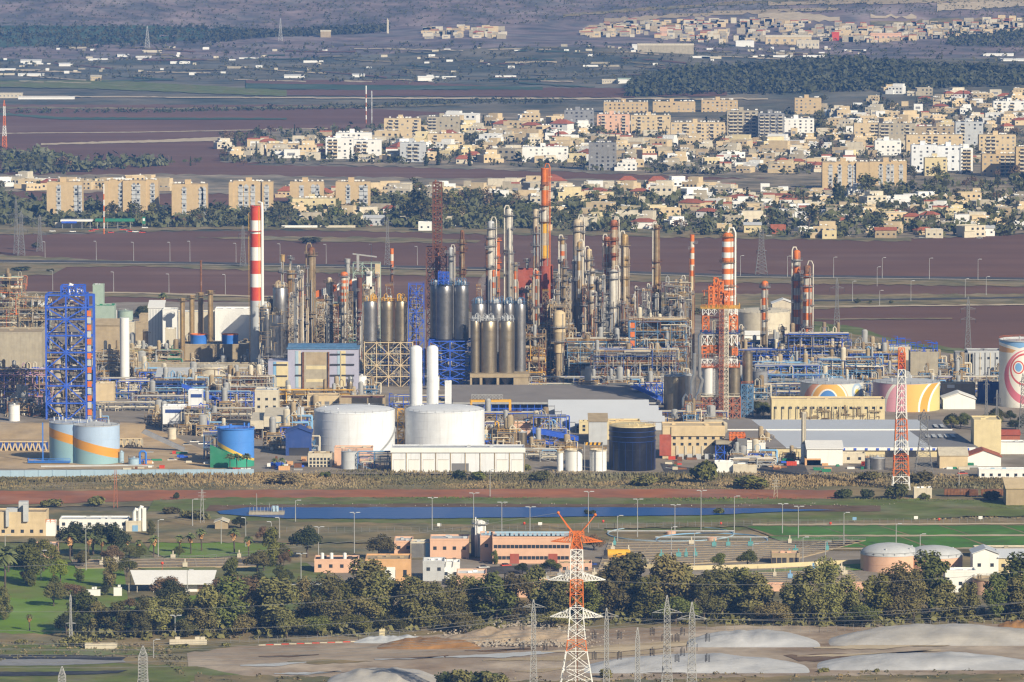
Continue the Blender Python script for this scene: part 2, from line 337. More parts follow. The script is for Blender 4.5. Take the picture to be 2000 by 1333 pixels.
for r0, r1, xs in ((1027, 1046, (1452, 1600, 1720, 1840, 1960, 2090)), (1048, 1070, (1500, 1640, 1760, 1880, 2010, 2150))):
    for a, b in zip(xs, xs[1:]):
        sheet('green_plot', [(a, r0), (b - 8, r0 - 1), (b + 52, r1 - 1), (a + 62, r1)], 'crop', .85, .5, int(a))
for pts in ([(1470, 1023.5), (2500, 1020), (2500, 1022.6), (1470, 1026.4)], [(1560, 1045.4), (2500, 1043), (2500, 1046), (1560, 1048.4)], [(1600, 1071), (2500, 1068), (2500, 1070), (1600, 1073)]):
    sheet('plot_path', pts, 'paletrack', .98, .4)
sheet('road', [(930, 1108), (1180, 1098), (1190, 1108), (960, 1122)], 'asphalt', .72, .5)
# bare ground in front
sheet('scrub_ground', [(-500, 1240), (420, 1236), (560, 1252), (900, 1215), (2500, 1212), (2500, 1420), (-500, 1420)], 'verge', .80, 2)
sheet('bare_ground', [(365, 1276), (470, 1262), (640, 1254), (800, 1243), (1150, 1228), (1500, 1222), (2500, 1216), (2500, 1420), (380, 1420)], 'bare', .90, 2)
sheet('scrub_ground', [(380, 1318), (640, 1322), (900, 1330), (1240, 1328), (1560, 1320), (2500, 1312), (2500, 1420), (380, 1420)], 'verge', 1.0, 2)
sheet('weed_strip', [(560, 1292), (640, 1288), (730, 1292), (620, 1298)], 'verge', 1.02, 1)
sheet('dark_track', [(1530, 1280), (1640, 1276), (1760, 1280), (1640, 1290), (1560, 1292)], 'mudbank', 1.02, 1.5)
sheet('pond', [(-500, 1288), (120, 1285), (240, 1288), (246, 1294), (120, 1300), (-500, 1302)], 'grey', 1.02, .6)
sheet('pond_rim', [(-500, 1281), (130, 1279), (246, 1284), (238, 1290), (120, 1287), (-500, 1290)], 'dark', 1.1, .4)
sheet('pond_rim', [(-500, 1316), (100, 1312), (250, 1309), (230, 1315), (90, 1320), (-500, 1326)], 'dark', 1.1, .8)
sheet('scrub_ground', [(-500, 1262), (150, 1258), (400, 1268), (300, 1280), (-500, 1282)], 'bank', .94, 2)
sheet('scrub_ground', [(-500, 1300), (250, 1296), (400, 1304), (520, 1330), (-500, 1345)], 'bank', .95, 2)
# distant plain: bands of scrub, crops, tracks and pale sheds' yards
for i in range(16):
    r = random.Random(i + 40); px, py = r.uniform(420, 1700), r.uniform(1256, 1318); l = r.uniform(80, 420); sheet('tyre_track', [(px, py), (px + l, py - l * .05 + r.uniform(-5, 6)), (px + l, py + 1.6 - l * .05), (px + l * .5, py + 2 + r.uniform(-2, 2)), (px, py + 1.6)], ['bare', 'mudbank', 'paletrack', 'lightgrey'][i % 4] if i % 4 else 'tan', 1.04 + i * .004, .8, i)
strip('distant_crop', [(-60, 218, 222), (120, 231, 236), (560, 233, 236)], 'farcrop', .7)
strip('distant_track', [(-60, 188, 190.5), (300, 191, 193), (700, 192.5, 195), (1200, 194, 196.5), (1500, 195, 197)], 'paletrack', .8, .3)
strip('distant_track', [(-60, 262, 263.5), (280, 259, 260.5), (640, 252, 253.5)], 'paletrack', .7, .3)
strip('distant_verge', [(80, 282, 285), (300, 275, 280), (460, 268, 276)], 'paletrack', .7, .6)
strip('distant_verge', [(-60, 210, 214), (330, 213, 216), (700, 208, 213), (900, 206, 208)], 'verge', .7, .6)
strip('distant_crop', [(480, 165, 175), (700, 168, 178), (900, 170, 177), (1060, 172, 178)], 'farcrop', .8)
strip('distant_field', [(480, 158, 166), (760, 158, 168), (1000, 172, 184), (1300, 176, 190), (1420, 178, 190)], 'soil', .6)
strip('distant_field', [(480, 177, 188), (900, 178, 190), (1240, 186, 193)], 'soil', .6)
strip('distant_crop', [(0, 160, 172), (200, 158, 176), (420, 170, 185), (560, 178, 190)], 'bank', .7)
for i in range(70):
    r = random.Random(900 + i); px = r.uniform(-40, 1500); py = r.uniform(88, 165) + max(0, (px - 900) * .01); l = r.uniform(30, 150); sl_ = r.uniform(-.03, .09)
    strip('distant_verge', [(px, py, py + r.uniform(1, 2.2)), (px + l, py + l * sl_, py + l * sl_ + r.uniform(1, 2.5))], r.choice(['paletrack', 'verge', 'verge', 'soil', 'farcrop']), .8, .4, i)
strip('far_wood_floor', [(-60, 52, 96), (300, 52, 84), (520, 62, 72), (720, 55, 66)], 'farcrop', .4, 1)
for row, m in (([(1480, 27, 36), (1560, 28, 46), (1640, 38, 44)], 'paletrack'), ([(1700, 32, 38), (1790, 34, 40)], 'paletrack'), ([(1830, 10, 25), (2060, -6, 12)], 'paletrack'),
               ([(1100, 30, 36), (1400, 8, 14), (1600, 0, 4)], 'verge'), ([(1240, 52, 58), (1480, 40, 46)], 'verge'), ([(1500, 6, 14), (1760, -4, 10), (2060, -10, 4)], 'tan'), ([(1180, 40, 46), (1420, 24, 32), (1640, 18, 22)], 'tan'), ([(1700, 46, 52), (2060, 34, 44)], 'verge')):
    strip('distant_verge', row, m, .8, 1.2)
# ---------------------------------------------------------------- plants
def leaf_cloud(mb, r, blobs, n, ls, mi=0):
    """many small leaf sprays spread over lumpy clumps"""
    tot = sum(b[3] ** 2 for b in blobs)
    for bx, by, bz, br, sq in blobs:
        for _ in range(max(4, int(n * br * br / tot))):
            u = Vector((r.gauss(0, 1), r.gauss(0, 1), r.gauss(0, 1))).normalized(); q = br * (r.random() ** .4)
            c = Vector((bx + u.x * q, by + u.y * q, bz + u.z * q * sq))
            nrm = (u * 1.0 + Vector((r.gauss(0, .6), r.gauss(0, .6), r.gauss(.25, .6)))).normalized()
            a = nrm.cross(Vector((r.gauss(0, 1), r.gauss(0, 1), r.gauss(0, 1)))).normalized(); b = nrm.cross(a); l = ls * r.uniform(.6, 1.4)
            w_ = l * r.uniform(.45, .8)
            mb.add([tuple(c - a * l), tuple(c - b * w_ + a * l * .1), tuple(c + a * l), tuple(c + b * w_ - a * l * .2)], [(0, 1, 2, 3)], mi)
TREES = {}
def template(kind, var, n, ls):
    key = (kind, var, n)
    if key in TREES: return TREES[key]
    r = random.Random(sum(map(ord, kind)) + var * 31); cr, tr = MB(), MB(); bl = []
    if kind == 'euca':
        k = 17
        for i in range(k):
            z = .2 + .74 * (i + r.random()) / k; a = r.uniform(0, 2 * pi); wd = .27 * (1 - abs((z - .52) / .62) ** 1.6)
            q = wd * r.uniform(.25, 1.0); bl.append((q * cos(a), q * sin(a), z, r.uniform(.10, .165), r.uniform(.8, 1.25)))
    elif kind == 'round':
        for i in range(13):
            a = r.uniform(0, 2 * pi); q = .36 * r.random() ** .6; z = .38 + .46 * (1 - (q / .42) ** 2) * r.uniform(.55, 1)
            bl.append((q * cos(a), q * sin(a), z, r.uniform(.15, .23), .85))
    elif kind == 'cypress':
        for i in range(9):
            z = .08 + .84 * i / 8; bl.append((r.uniform(-.015, .015), r.uniform(-.015, .015), z, .085 * (1 - .75 * max(0, (z - .4) / .6)) + .01, 1.5))
    elif kind == 'bush':
        for i in range(9):
            a = r.uniform(0, 2 * pi); q = .75 * r.random() ** .7; bl.append((q * cos(a), q * sin(a) * .6, .38 + .25 * (1 - q) * r.uniform(.5, 1.2), r.uniform(.28, .42), .9))
    leaf_cloud(cr, r, bl, n, ls)
    if kind != 'bush':
        h = {'euca': .55, 'round': .5, 'cypress': .15}[kind]; b0 = .022 if kind != 'round' else .03
        tr.lathe([(b0 * 1.25, 0), (b0, .05), (b0 * .75, h * .6), (b0 * .35, h)], n=7)
        for i in range(0 if kind == 'cypress' else 6):
            b = bl[i * 2]; z0 = r.uniform(.16, .4); m_ = (b[0] * .45, b[1] * .45, z0 + (b[2] - z0) * .6)
            tr.tube([(0, 0, z0), m_, b[:3]], b0 * .32, n=5)
    TREES[key] = (cr, tr); return TREES[key]
TMESH = {}
def tmesh(kind, var, n, ls, lm, whole=False):
    key = (kind, var, n, lm, whole)
    if key not in TMESH:
        cr, tr = template(kind, var, n, ls)
        if whole:
            m = MB(); m.v = cr.v + tr.v; m.f = cr.f + [[i + len(cr.v) for i in f] for f in tr.f]; m.m = [0] * len(cr.f) + [1] * len(tr.f)
            TMESH[key] = m.mesh(kind, [lm, 'trunk'], False)
        else: TMESH[key] = (cr.mesh('crown', lm, False), tr.mesh('trunk', 'trunk') if tr.f else None)
    return TMESH[key]
TN = {'euca': ('eucalyptus_tree', 'tree'), 'round': ('broadleaf_tree', 'tree'), 'cypress': ('cypress_tree', 'tree'), 'bush': ('bush', 'bush')}
def tree(kind, px, g, hpx, lm='euca', wf=1., n=2600, ls=.02, desc=None, group=None, r=rnd, label=None, nv=5):
    p = gp(px, g); s = S(g) if g > 245 else (p.y * CP) * TH; h = hpx * s
    a, b = tmesh(kind, r.randrange(nv), n, ls, lm); e = link(TN[kind][0], None, None, p, r.uniform(0, 6.28)); e.scale = (h * wf, h * wf, h)
    link('crown' if kind != 'bush' else 'foliage', a, e)
    if b: link('trunk', b, e)
    tag(e, label, TN[kind][1], group)
    if not label: auto(e, desc or 'tree', px, g - hpx * .5)
    return e
def fartree(kind, px, g, hpx, lm='fartree', wf=1., desc='dark green bushy tree', group='trees among the far houses', n=260, ls=.055, r=rnd):
    p = gp(px, g); s = S(g) if g > 245 else (p.y * CP) * TH; h = hpx * s
    o = link(TN[kind][0], tmesh(kind, r.randrange(5), n, ls, lm, True), None, p, r.uniform(0, 6.28)); o.scale = (h * wf, h * wf, h)
    tag(o, None, TN[kind][1], group); return auto(o, desc, px, g - hpx * .4)
def palm(px, g, hpx, desc, group, skirt=True, wf=1., r=rnd, spread=.24):
    k = K('palm_tree', None, 'tree', px, g, group); h = hpx * k.s; q = MB(); lx = r.uniform(-.03, .03) * h
    q.tube([(0, 0, 0), (lx * .4, 0, h * .4), (lx, 0, h * .82)], h * (.028 if skirt else .022), n=8); k.part('trunk', q, 'trunk')
    c = MB(); top = Vector((lx, 0, h * .83))
    for i in range(40):
        a = r.uniform(0, 6.28); el = r.uniform(-.2, 1.3); L_ = h * spread * r.uniform(.8, 1.15); pr = top; side = Vector((-sin(a), cos(a), 0)) * L_ * .2
        pts = [top + Vector((cos(a) * cos(el), sin(a) * cos(el), sin(el))) * L_ * t + Vector((0, 0, -L_ * .55 * t * t)) for t in (0, .35, .7, 1)]
        vs_ = []
        for j, p_ in enumerate(pts): w_ = side * (.25, 1, .8, .1)[j]; vs_ += [tuple(p_ - w_ - Vector((0, 0, abs(w_.length) * .5))), tuple(p_), tuple(p_ + w_ - Vector((0, 0, abs(w_.length) * .5)))]
        c.add(vs_, [(j * 3 + d, j * 3 + d + 1, j * 3 + d + 4, j * 3 + d + 3) for j in range(3) for d in (0, 1)])
    k.part('crown', c, 'palmleaf')
    if skirt:
        d = MB(); leaf_cloud(d, r, [(lx, 0, h * .70, h * .085 * wf, 1.3), (lx, 0, h * .61, h * .06 * wf, 1.4)], 260, h * .045); k.part('dead_frond_skirt', d, 'skirt')
    auto(k.e, desc, px, g - hpx * .5); return k
def reeds(name, pts, hm, n, m, seed, label=None, lw=.5):
    """a mass of upright stalks on the quad strip given by (px, py near, py far)"""
    r = random.Random(seed); mb = MB()
    for _ in range(n):
        i = r.randrange(len(pts) - 1); t = r.random(); a, b = pts[i], pts[i + 1]
        px = a[0] + (b[0] - a[0]) * t; py = a[1] + (b[1] - a[1]) * t; pf = a[2] + (b[2] - a[2]) * t
        p = G(px, py + (pf - py) * r.random()); h = hm * r.uniform(.4, 1.15) * (.65 + .6 * noise.noise((p.x * .02, p.y * .05, seed))); an = r.uniform(0, pi); w_ = Vector((cos(an), sin(an), 0)) * lw * r.uniform(.5, 1.3); q = Vector((r.gauss(0, .25), r.gauss(0, .25), 1)) * max(.3, h)
        mb.add([tuple(p - w_), tuple(p + w_), tuple(p + q + w_ * .5), tuple(p + q - w_ * .6)], [(0, 1, 2, 3)])
    o = link(name, mb.mesh(name, m, False)); return tag(o, label, None, None, 'stuff')
def clumps(name, pts, n, hr, m, seed, label=None, ls=.9, per=14, kind='round'):
    """a far wood or scrub that reads as one mass: leaf clumps standing on the terrain; pts (px, py near, py far)"""
    r = random.Random(seed); mb = MB()
    for _ in range(n):
        i = r.randrange(len(pts) - 1); t = r.random(); a, b = pts[i], pts[i + 1]
        px = a[0] + (b[0] - a[0]) * t; py = a[1] + (b[1] - a[1]) * t; pf = a[2] + (b[2] - a[2]) * t
        p = gp(px, py + (pf - py) * r.random()); h = r.uniform(*hr)
        leaf_cloud(mb, r, [(p.x, p.y, p.z + h * .5, h * .55, .9), (p.x + r.uniform(-.5, .5) * h, p.y, p.z + h * .3, h * .45, .7)], per, ls * h * .3)
    return tag(link(name, mb.mesh(name, m, False)), label, None, None, 'stuff')
# ---------------------------------------------------------------- steelwork
def lattice(mb, x0, x1, y0, y1, z0, z1, nx, nz, w_, brace='x', mi=0, ny=1, zs=None, side=True, bw=.7):
    X = [x0 + (x1 - x0) * i / nx for i in range(nx + 1)]; Y_ = [y0 + (y1 - y0) * i / ny for i in range(ny + 1)]; Z = zs or [z0 + (z1 - z0) * i / nz for i in range(nz + 1)]
    for x in X:
        for y in Y_: mb.bar((x, y, Z[0]), (x, y, Z[-1]), w_, mi)
    for z in Z[1:]:
        for y in Y_: mb.bar((x0, y, z), (x1, y, z), w_ * .85, mi)
        for x in X: mb.bar((x, y0, z), (x, y1, z), w_ * .85, mi)
    b = w_ * bw
    for j in range(len(Z) - 1):
        za, zb = Z[j], Z[j + 1]
        for y in ((y0, y1) if brace else ()):
            for i in range(nx):
                a, c = X[i], X[i + 1]; m_ = (a + c) / 2
                if brace == 'x': mb.bar((a, y, za), (c, y, zb), b, mi); mb.bar((c, y, za), (a, y, zb), b, mi)
                elif brace == 'v': mb.bar((a, y, zb), (m_, y, za), b, mi); mb.bar((m_, y, za), (c, y, zb), b, mi)
                elif brace == 'a': mb.bar((a, y, za), (m_, y, zb), b, mi); mb.bar((m_, y, zb), (c, y, za), b, mi)
                elif brace == 'd':
                    if (i + j) % 2: mb.bar((a, y, za), (c, y, zb), b, mi)
                    else: mb.bar((c, y, za), (a, y, zb), b, mi)
        if side and brace:
            for x in (x0, x1):
                mb.bar((x, y0, za), (x, y1, zb), b, mi)
def taper(mb, prof, w_, band=lambda i: 0, sub=1, brace='x', cap=True):
    """four-legged tapering lattice; prof (z, half width)"""
    for i in range(len(prof) - 1):
        (z0, a), (z1, b) = prof[i], prof[i + 1]; mi = band(i)
        for sx, sy in ((-1, -1), (1, -1), (1, 1), (-1, 1)): mb.bar((sx * a, sy * a, z0), (sx * b, sy * b, z1), w_, mi)
        for (sx, sy), (tx, ty) in (((-1, -1), (1, -1)), ((1, -1), (1, 1)), ((1, 1), (-1, 1)), ((-1, 1), (-1, -1))):
            if brace == 'x': mb.bar((sx * a, sy * a, z0), (tx * b, ty * b, z1), w_ * .6, mi); mb.bar((tx * a, ty * a, z0), (sx * b, sy * b, z1), w_ * .6, mi)
            else: mb.bar((sx * a, sy * a, z0), ((sx * b + tx * b) / 2, (sy * b + ty * b) / 2, z1), w_ * .6, mi); mb.bar((tx * a, ty * a, z0), ((sx * b + tx * b) / 2, (sy * b + ty * b) / 2, z1), w_ * .6, mi)
            mb.bar((sx * b, sy * b, z1), (tx * b, ty * b, z1), w_ * .6, mi)
def railing(mb, pts, h=1.1, r=.07, post=2.5, mi=0):
    for a, b in zip(pts, pts[1:]):
        a, b = Vector(a), Vector(b); n = max(1, int((b - a).length / post)); up = Vector((0, 0, h))
        mb.bar(a + up, b + up, r, mi); mb.bar(a + up * .5, b + up * .5, r * .8, mi)
        for i in range(n + 1): p = a + (b - a) * i / n; mb.bar(p, p + up, r, mi)
def ring(r, z, cx=0, cy=0, n=20): return [(cx + r * cos(2 * pi * k / n), cy + r * sin(2 * pi * k / n), z) for k in range(n + 1)]
# ---------------------------------------------------------------- vessels
def tank(label, g, pl, pr, pt, m='white', roof='cone', rm=None, cat='tank', name='storage_tank', group=None, pb=None, rail='grey', rise=.13, hoops=2, stair=None, px=None, hoopm=None):
    k = K(name, label, cat, (pl + pr) / 2, g, group); r = (k.x(pr) - k.x(pl)) / 2; z0 = 0 if pb is None else k.z(pb); z1 = k.z(pt); n = 56 if r > 6 else 24
    mb = MB(); pr_ = [(r, z0)]
    for i in range(1, hoops + 1): z = z0 + (z1 - z0) * i / (hoops + 1); pr_ += [(r, z - .06), (r + .07, z - .05), (r + .07, z + .05), (r, z + .06)]
    mb.lathe(pr_ + [(r, z1)], 0, r, n); k.part('shell', mb, m)
    q = MB()
    if roof == 'cone': q.lathe([(r + .12, z1 - .1), (r + .12, z1 + .12), (r * .5, z1 + r * rise * .55), (.6, z1 + r * rise), (.4, z1 + r * rise + .5), (0, z1 + r * rise + .5)], 0, r, n)
    elif roof == 'dome': q.lathe([(r + .1, z1 - .1), (r + .1, z1 + .1)] + [(r * cos(a), z1 + .1 + r * rise * 2 * sin(a)) for a in (.15, .4, .7, 1.0, 1.3, 1.57)], 0, r, n)
    else: q.lathe([(r + .15, z1 - .25), (r + .3, z1 - .2), (r + .3, z1 + .35), (r - .2, z1 + .35), (r - .2, z1 - .6), (r * .5, z1 - .4), (0, z1 - .3)], 0, r, n)
    rf = k.part('roof', q, rm or m)
    if rail: h = MB(); railing(h, ring(r, z1 + .1, 0, r, max(12, int(r * 1.6))), 1.1, .06, 9); k.part('railing', h, rail)
    if r > 5:
        t = MB()
        for i in range(5): a = r_ = None; u = rnd.uniform(0, 6.28); d = r * rnd.uniform(.2, .85); t.lathe([(.35, z1), (.35, z1 + r * rise + .9), (0, z1 + r * rise + .9)], d * cos(u), r + d * sin(u), 8)
        k.part('roof_vent', t, rm or m, rf)
    if stair:
        t = MB(); a0, a1 = stair; pts = []
        for i in range(25): a = radians(a0 + (a1 - a0) * i / 24); pts.append(((r + .5) * cos(a), r + (r + .5) * sin(a), z0 + (z1 - z0) * .55 * i / 24))
        for a, b in zip(pts, pts[1:]): t.bar(a, b, .22)
        railing(t, pts, 1.1, .06, 2.5); k.part('spiral_stair', t, rail or 'grey')
    mark((pl + pr) / 2, (pt + g) / 2, None); return k, r, z0, z1
def silo(label, g, pl, pr, pt, pb, m, group, name='silo', cat='silo', rings_=6, cone=True, top='grey', dy=0.):
    """tall bin with welded rings, a cone under it, a top deck with rail and filters"""
    k = K(name, label, cat, (pl + pr) / 2, g, group); r = (k.x(pr) - k.x(pl)) / 2; z0, z1 = k.z(pb), k.z(pt); cy_ = r + dy
    mb = MB(); prf = [(r, z0)]
    for i in range(1, rings_): z = z0 + (z1 - z0) * i / rings_; prf += [(r, z - .08), (r + .1, z - .06), (r + .1, z + .06), (r, z + .08)]
    mb.lathe(prf + [(r, z1), (r * .92, z1 + .5), (.5, z1 + r * .22), (0, z1 + r * .22)], 0, cy_, 32); sh = k.part('shell', mb, m)
    if cone: c = MB(); c.lathe([(r, z0), (r * .25, z0 - r * 1.5), (r * .25, z0 - r * 1.9), (0, z0 - r * 1.9)], 0, cy_, 20); k.part('hopper', c, m, sh)
    t = MB(); railing(t, ring(r + .3, z1 + .3, 0, cy_, 12), 1.5, .09, 2.5)
    for i in range(5): x = rnd.uniform(-r * .8, r * .5); h = rnd.uniform(1.5, 4); t.tube([(x, cy_ - r * .5, z1), (x, cy_ - r * .5, z1 + h), (x + .8, cy_ - r * .5, z1 + h + .6), (x + 1.6, cy_ - r * .5, z1 + h), (x + 1.6, cy_ - r * .5, z1)], .16, n=6)
    k.part('railing', t, top)
    f = MB()
    for i in range(3): a = rnd.uniform(0, 6.28); f.lathe([(.7, z1), (.7, z1 + rnd.uniform(1.5, 3.2)), (0, z1 + 3.4)], r * .5 * cos(a), cy_ + r * .5 * sin(a), 8)
    f.bar((-r * .5, cy_, z1 + 1.6), (r * .5, cy_, z1 + 1.6), .35, 0, 6); k.part('filter', f, 'lightgrey', sh); return k
def column(label, g, pl, pr, pt, bands, plats=(), pipe=None, group=None, name='distillation_column', cat='column', cap='dome', ladder=True, pm='grey', pb=None, pipem='offwhite', tr=1., skirt=True):
    """tall vessel or stack; bands: (py where it starts from the top, material, relative width); plats: py of ring decks; pipe: side of the overhead line"""
    k = K(name, label, cat, (pl + pr) / 2, g, group); r = (k.x(pr) - k.x(pl)) / 2; z1 = k.z(pt); zb = 0 if pb is None else k.z(pb); dc = group and 'distillation' in group
    if dc: bands = [(b[0], {'white': 'colwhite', 'offwhite': 'coltan'}.get(b[1], b[1]), *b[2:]) for b in bands]; pipem = {'offwhite': 'colwhite'}.get(pipem, pipem)
    ms = []; prf = []; bs = sorted(bands, key=lambda b: -b[0])   # from the ground up
    edges = [(zb if i == 0 else k.z(bs[i - 1][0])) for i in range(len(bs))] + [z1]
    for i, b in enumerate(bs):
        if b[1] not in ms: ms.append(b[1])
        m_, rr = ms.index(b[1]), r * (b[2] if len(b) > 2 else 1); za, zc = edges[i], k.z(b[0]) if b[0] > pt else z1
        f0 = 1 + (tr - 1) * (1 - za / z1); f1 = 1 + (tr - 1) * (1 - zc / z1)
        prf += [(rr * f0, za, m_), (rr * f1, zc, m_)]; R_, M_ = rr * f1, m_
    if cap == 'dome': prf += [(R_ * .85, z1 + R_ * .3, M_), (R_ * .4, z1 + R_ * .55, M_), (0, z1 + R_ * .6, M_)]
    elif cap == 'open': prf += [(R_ * 1.08, z1, M_), (R_ * 1.08, z1 + .5, M_), (R_ * .8, z1 + .5, M_), (R_ * .8, z1 - 2, M_), (0, z1 - 2, M_)]
    else: prf += [(0, z1 + .1, M_)]
    mb = MB(); mb.lathe(prf, 0, r, 20); k.part('shell', mb, ms)
    for py in plats:
        z = k.z(py); q = MB(); q.lathe([(r * .9, z - .15), (r + 1.25, z - .15), (r + 1.25, z + .1), (r * .9, z + .1)], 0, r, 14); pf = k.part('platform', q, pm); q = MB(); railing(q, ring(r + 1.2, z, 0, r, 10), 1.2, .07, 3); k.part('railing', q, pm, pf)
    if ladder:
        l = MB(); x = r * .55; l.bar((x, -.15 + r - sin(.99) * r, zb), (x, -.15 + r - sin(.99) * r, z1), .16); l.bar((x + .5, r - sin(.8) * r, zb), (x + .5, r - sin(.8) * r, z1), .1); k.part('ladder', l, pm)
    if dc:
        q = MB()
        for i in range(4):
            a = rnd.uniform(-3.0, -.2); x, y = (r + .45) * cos(a), r + (r + .45) * sin(a); za = z1 * rnd.uniform(.05, .35); zt = z1 * rnd.uniform(.55, .98); q.tube([(x, y, za), (x, y, zt - .4), (x * .7, y * .7 + r * .3, zt)], rnd.choice([.14, .2, .28]), n=6)
        k.part('riser_pipe', q, rnd.choice(['coltan', 'galv', 'rust', 'umber']))
        for i in range(5):
            a = rnd.uniform(-3.0, -.1); z = z1 * rnd.uniform(.25, .97); q = MB(); x, y = (r + .9) * cos(a), r + (r + .9) * sin(a); q.box(x - 1, x + 1, y - .8, y + .8, z - .1, z + .1); railing(q, [(x - 1, y - .8, z), (x + 1, y - .8, z)], 1.2, .08, 1); k.part('walkway', q, pm)
    if pipe:
        sx = 1 if pipe > 0 else -1; pr2 = abs(pipe) * k.s; x = sx * (r + pr2 + .35); q = MB()
        q.tube([(x, r * .6, zb + 2), (x, r * .6, z1 + r * .6), (x - sx * r * .35, r * .7, z1 + r * 1.4), (sx * r * .3, r * .9, z1 + r * 1.4), (0, r, z1 + r * .5)], pr2, n=8); k.part('overhead_pipe', q, pipem)
    mark((pl + pr) / 2, (pt + g) / 2, None); return k, r, z1
def stripes(py0, py1, n, a, b, rest=None, last=None):
    """painted bands from py0 down to py1, then the rest"""
    out = [(py0 + (py1 - py0) * i / n, (a, b)[i % 2]) for i in range(n)]
    if rest: out.append((py1, rest))
    return out
UN = {}
def unit(name, m):
    if (name, m) not in UN: u = MB(); u.box(-.5, .5, -.5, .5, -.5, .5); UN[(name, m)] = u.mesh(name, m, False)
    return UN[(name, m)]
def upart(k, name, m, c, d, parent=None):
    o = link(name, unit(name, m), parent or (k.e if isinstance(k, K) else k), c); o.scale = d; return o
# ---------------------------------------------------------------- buildings
def bldg(label, g, pl, pr, pt, dep=12, wall='cream', roof='darkroof', rows=(), wx=None, ww=1.3, wh=1.2, rz=0, name='building', cat='building', group=None, kind='flat', wm='glass', trim=None, par=.7, pb=None, doors=()):
    """rows: py of window rows; wx: px of the windows (default evenly spaced); kind flat / gable (ridge across) / gablef (gable to the front) / shed"""
    k = K(name, label, cat, (pl + pr) / 2, g, group, rz); w_ = (k.x(pr) - k.x(pl)) / 2; z1 = k.z(pt); z0 = 0 if pb is None else k.z(pb)
    mb = MB(); q = MB()
    if kind == 'flat':
        mb.box(-w_, w_, 0, dep, z0, z1)
        for a in ((-w_ - .06, w_ + .06, -.06, .3), (-w_ - .06, w_ + .06, dep - .3, dep + .06), (-w_ - .06, -w_ + .3, .3, dep - .3), (w_ - .3, w_ + .06, .3, dep - .3)): mb.box(*a, z1, z1 + par)
        q.box(-w_ + .3, w_ - .3, .3, dep - .3, z1 + .01, z1 + .12)
        for i in range(3): x, y = rnd.uniform(-w_ * .7, w_ * .7), rnd.uniform(dep * .3, dep * .8); q.box(x, x + min(1.6, w_ * .3), y, y + 1.2, z1 + .12, z1 + .9)
    elif kind == 'gable':
        h = dep * .16; mb.yprism([(0, z0), (dep, z0), (dep, z1), (dep / 2, z1 + h), (0, z1)], -w_, w_)
        for s_, y0 in ((1, -.5), (-1, dep + .5)): q.yprism([(y0, z1 - s_ * 0 - .1), (dep / 2, z1 + h + .12), (dep / 2, z1 + h + .4), (y0, z1 + .2)][::s_], -w_ - .4, w_ + .4)
    elif kind == 'gablef':
        h = w_ * .36; mb.xprism([(-w_, z0), (w_, z0), (w_, z1), (0, z1 + h), (-w_, z1)], 0, dep)
        for s_ in (1, -1): q.xprism([(-s_ * (w_ + .5), z1 - .1), (0, z1 + h + .12), (0, z1 + h + .4), (-s_ * (w_ + .5), z1 + .22)][::s_], -.5, dep + .5)
    elif kind == 'shed':
        h = dep * .2; mb.yprism([(0, z0), (dep, z0), (dep, z1 + h), (0, z1)], -w_, w_); q.yprism([(-.5, z1 + .05), (dep + .4, z1 + h + .05), (dep + .4, z1 + h + .35), (-.5, z1 + .35)], -w_ - .4, w_ + .4)
    k.part('wall', mb, wall); k.part('roof', q, roof)
    if trim: t = MB(); t.box(-w_ - .1, w_ + .1, -.12, -.003, z1 - .9, z1 - .1); k.part('trim', t, trim)
    for py in rows:
        xs = [k.x(x) for x in wx] if wx else [-w_ + 2 * w_ * (i + .5) / max(1, int(2 * w_ / 3.4)) for i in range(max(1, int(2 * w_ / 3.4)))]
        for x in xs: upart(k, 'window', wm, (x, -.02, k.z(py)), (ww, .1, wh))
    for a, b, c, m_ in doors: upart(k, 'door', m_, (k.x((a + b) / 2), -.03, k.z((c + g) / 2) if pb is None else k.z(c)), (abs(k.x(b) - k.x(a)), .14, abs(k.z(c))))
    mark((pl + pr) / 2, (pt + g) / 2, None); return k, w_, z1
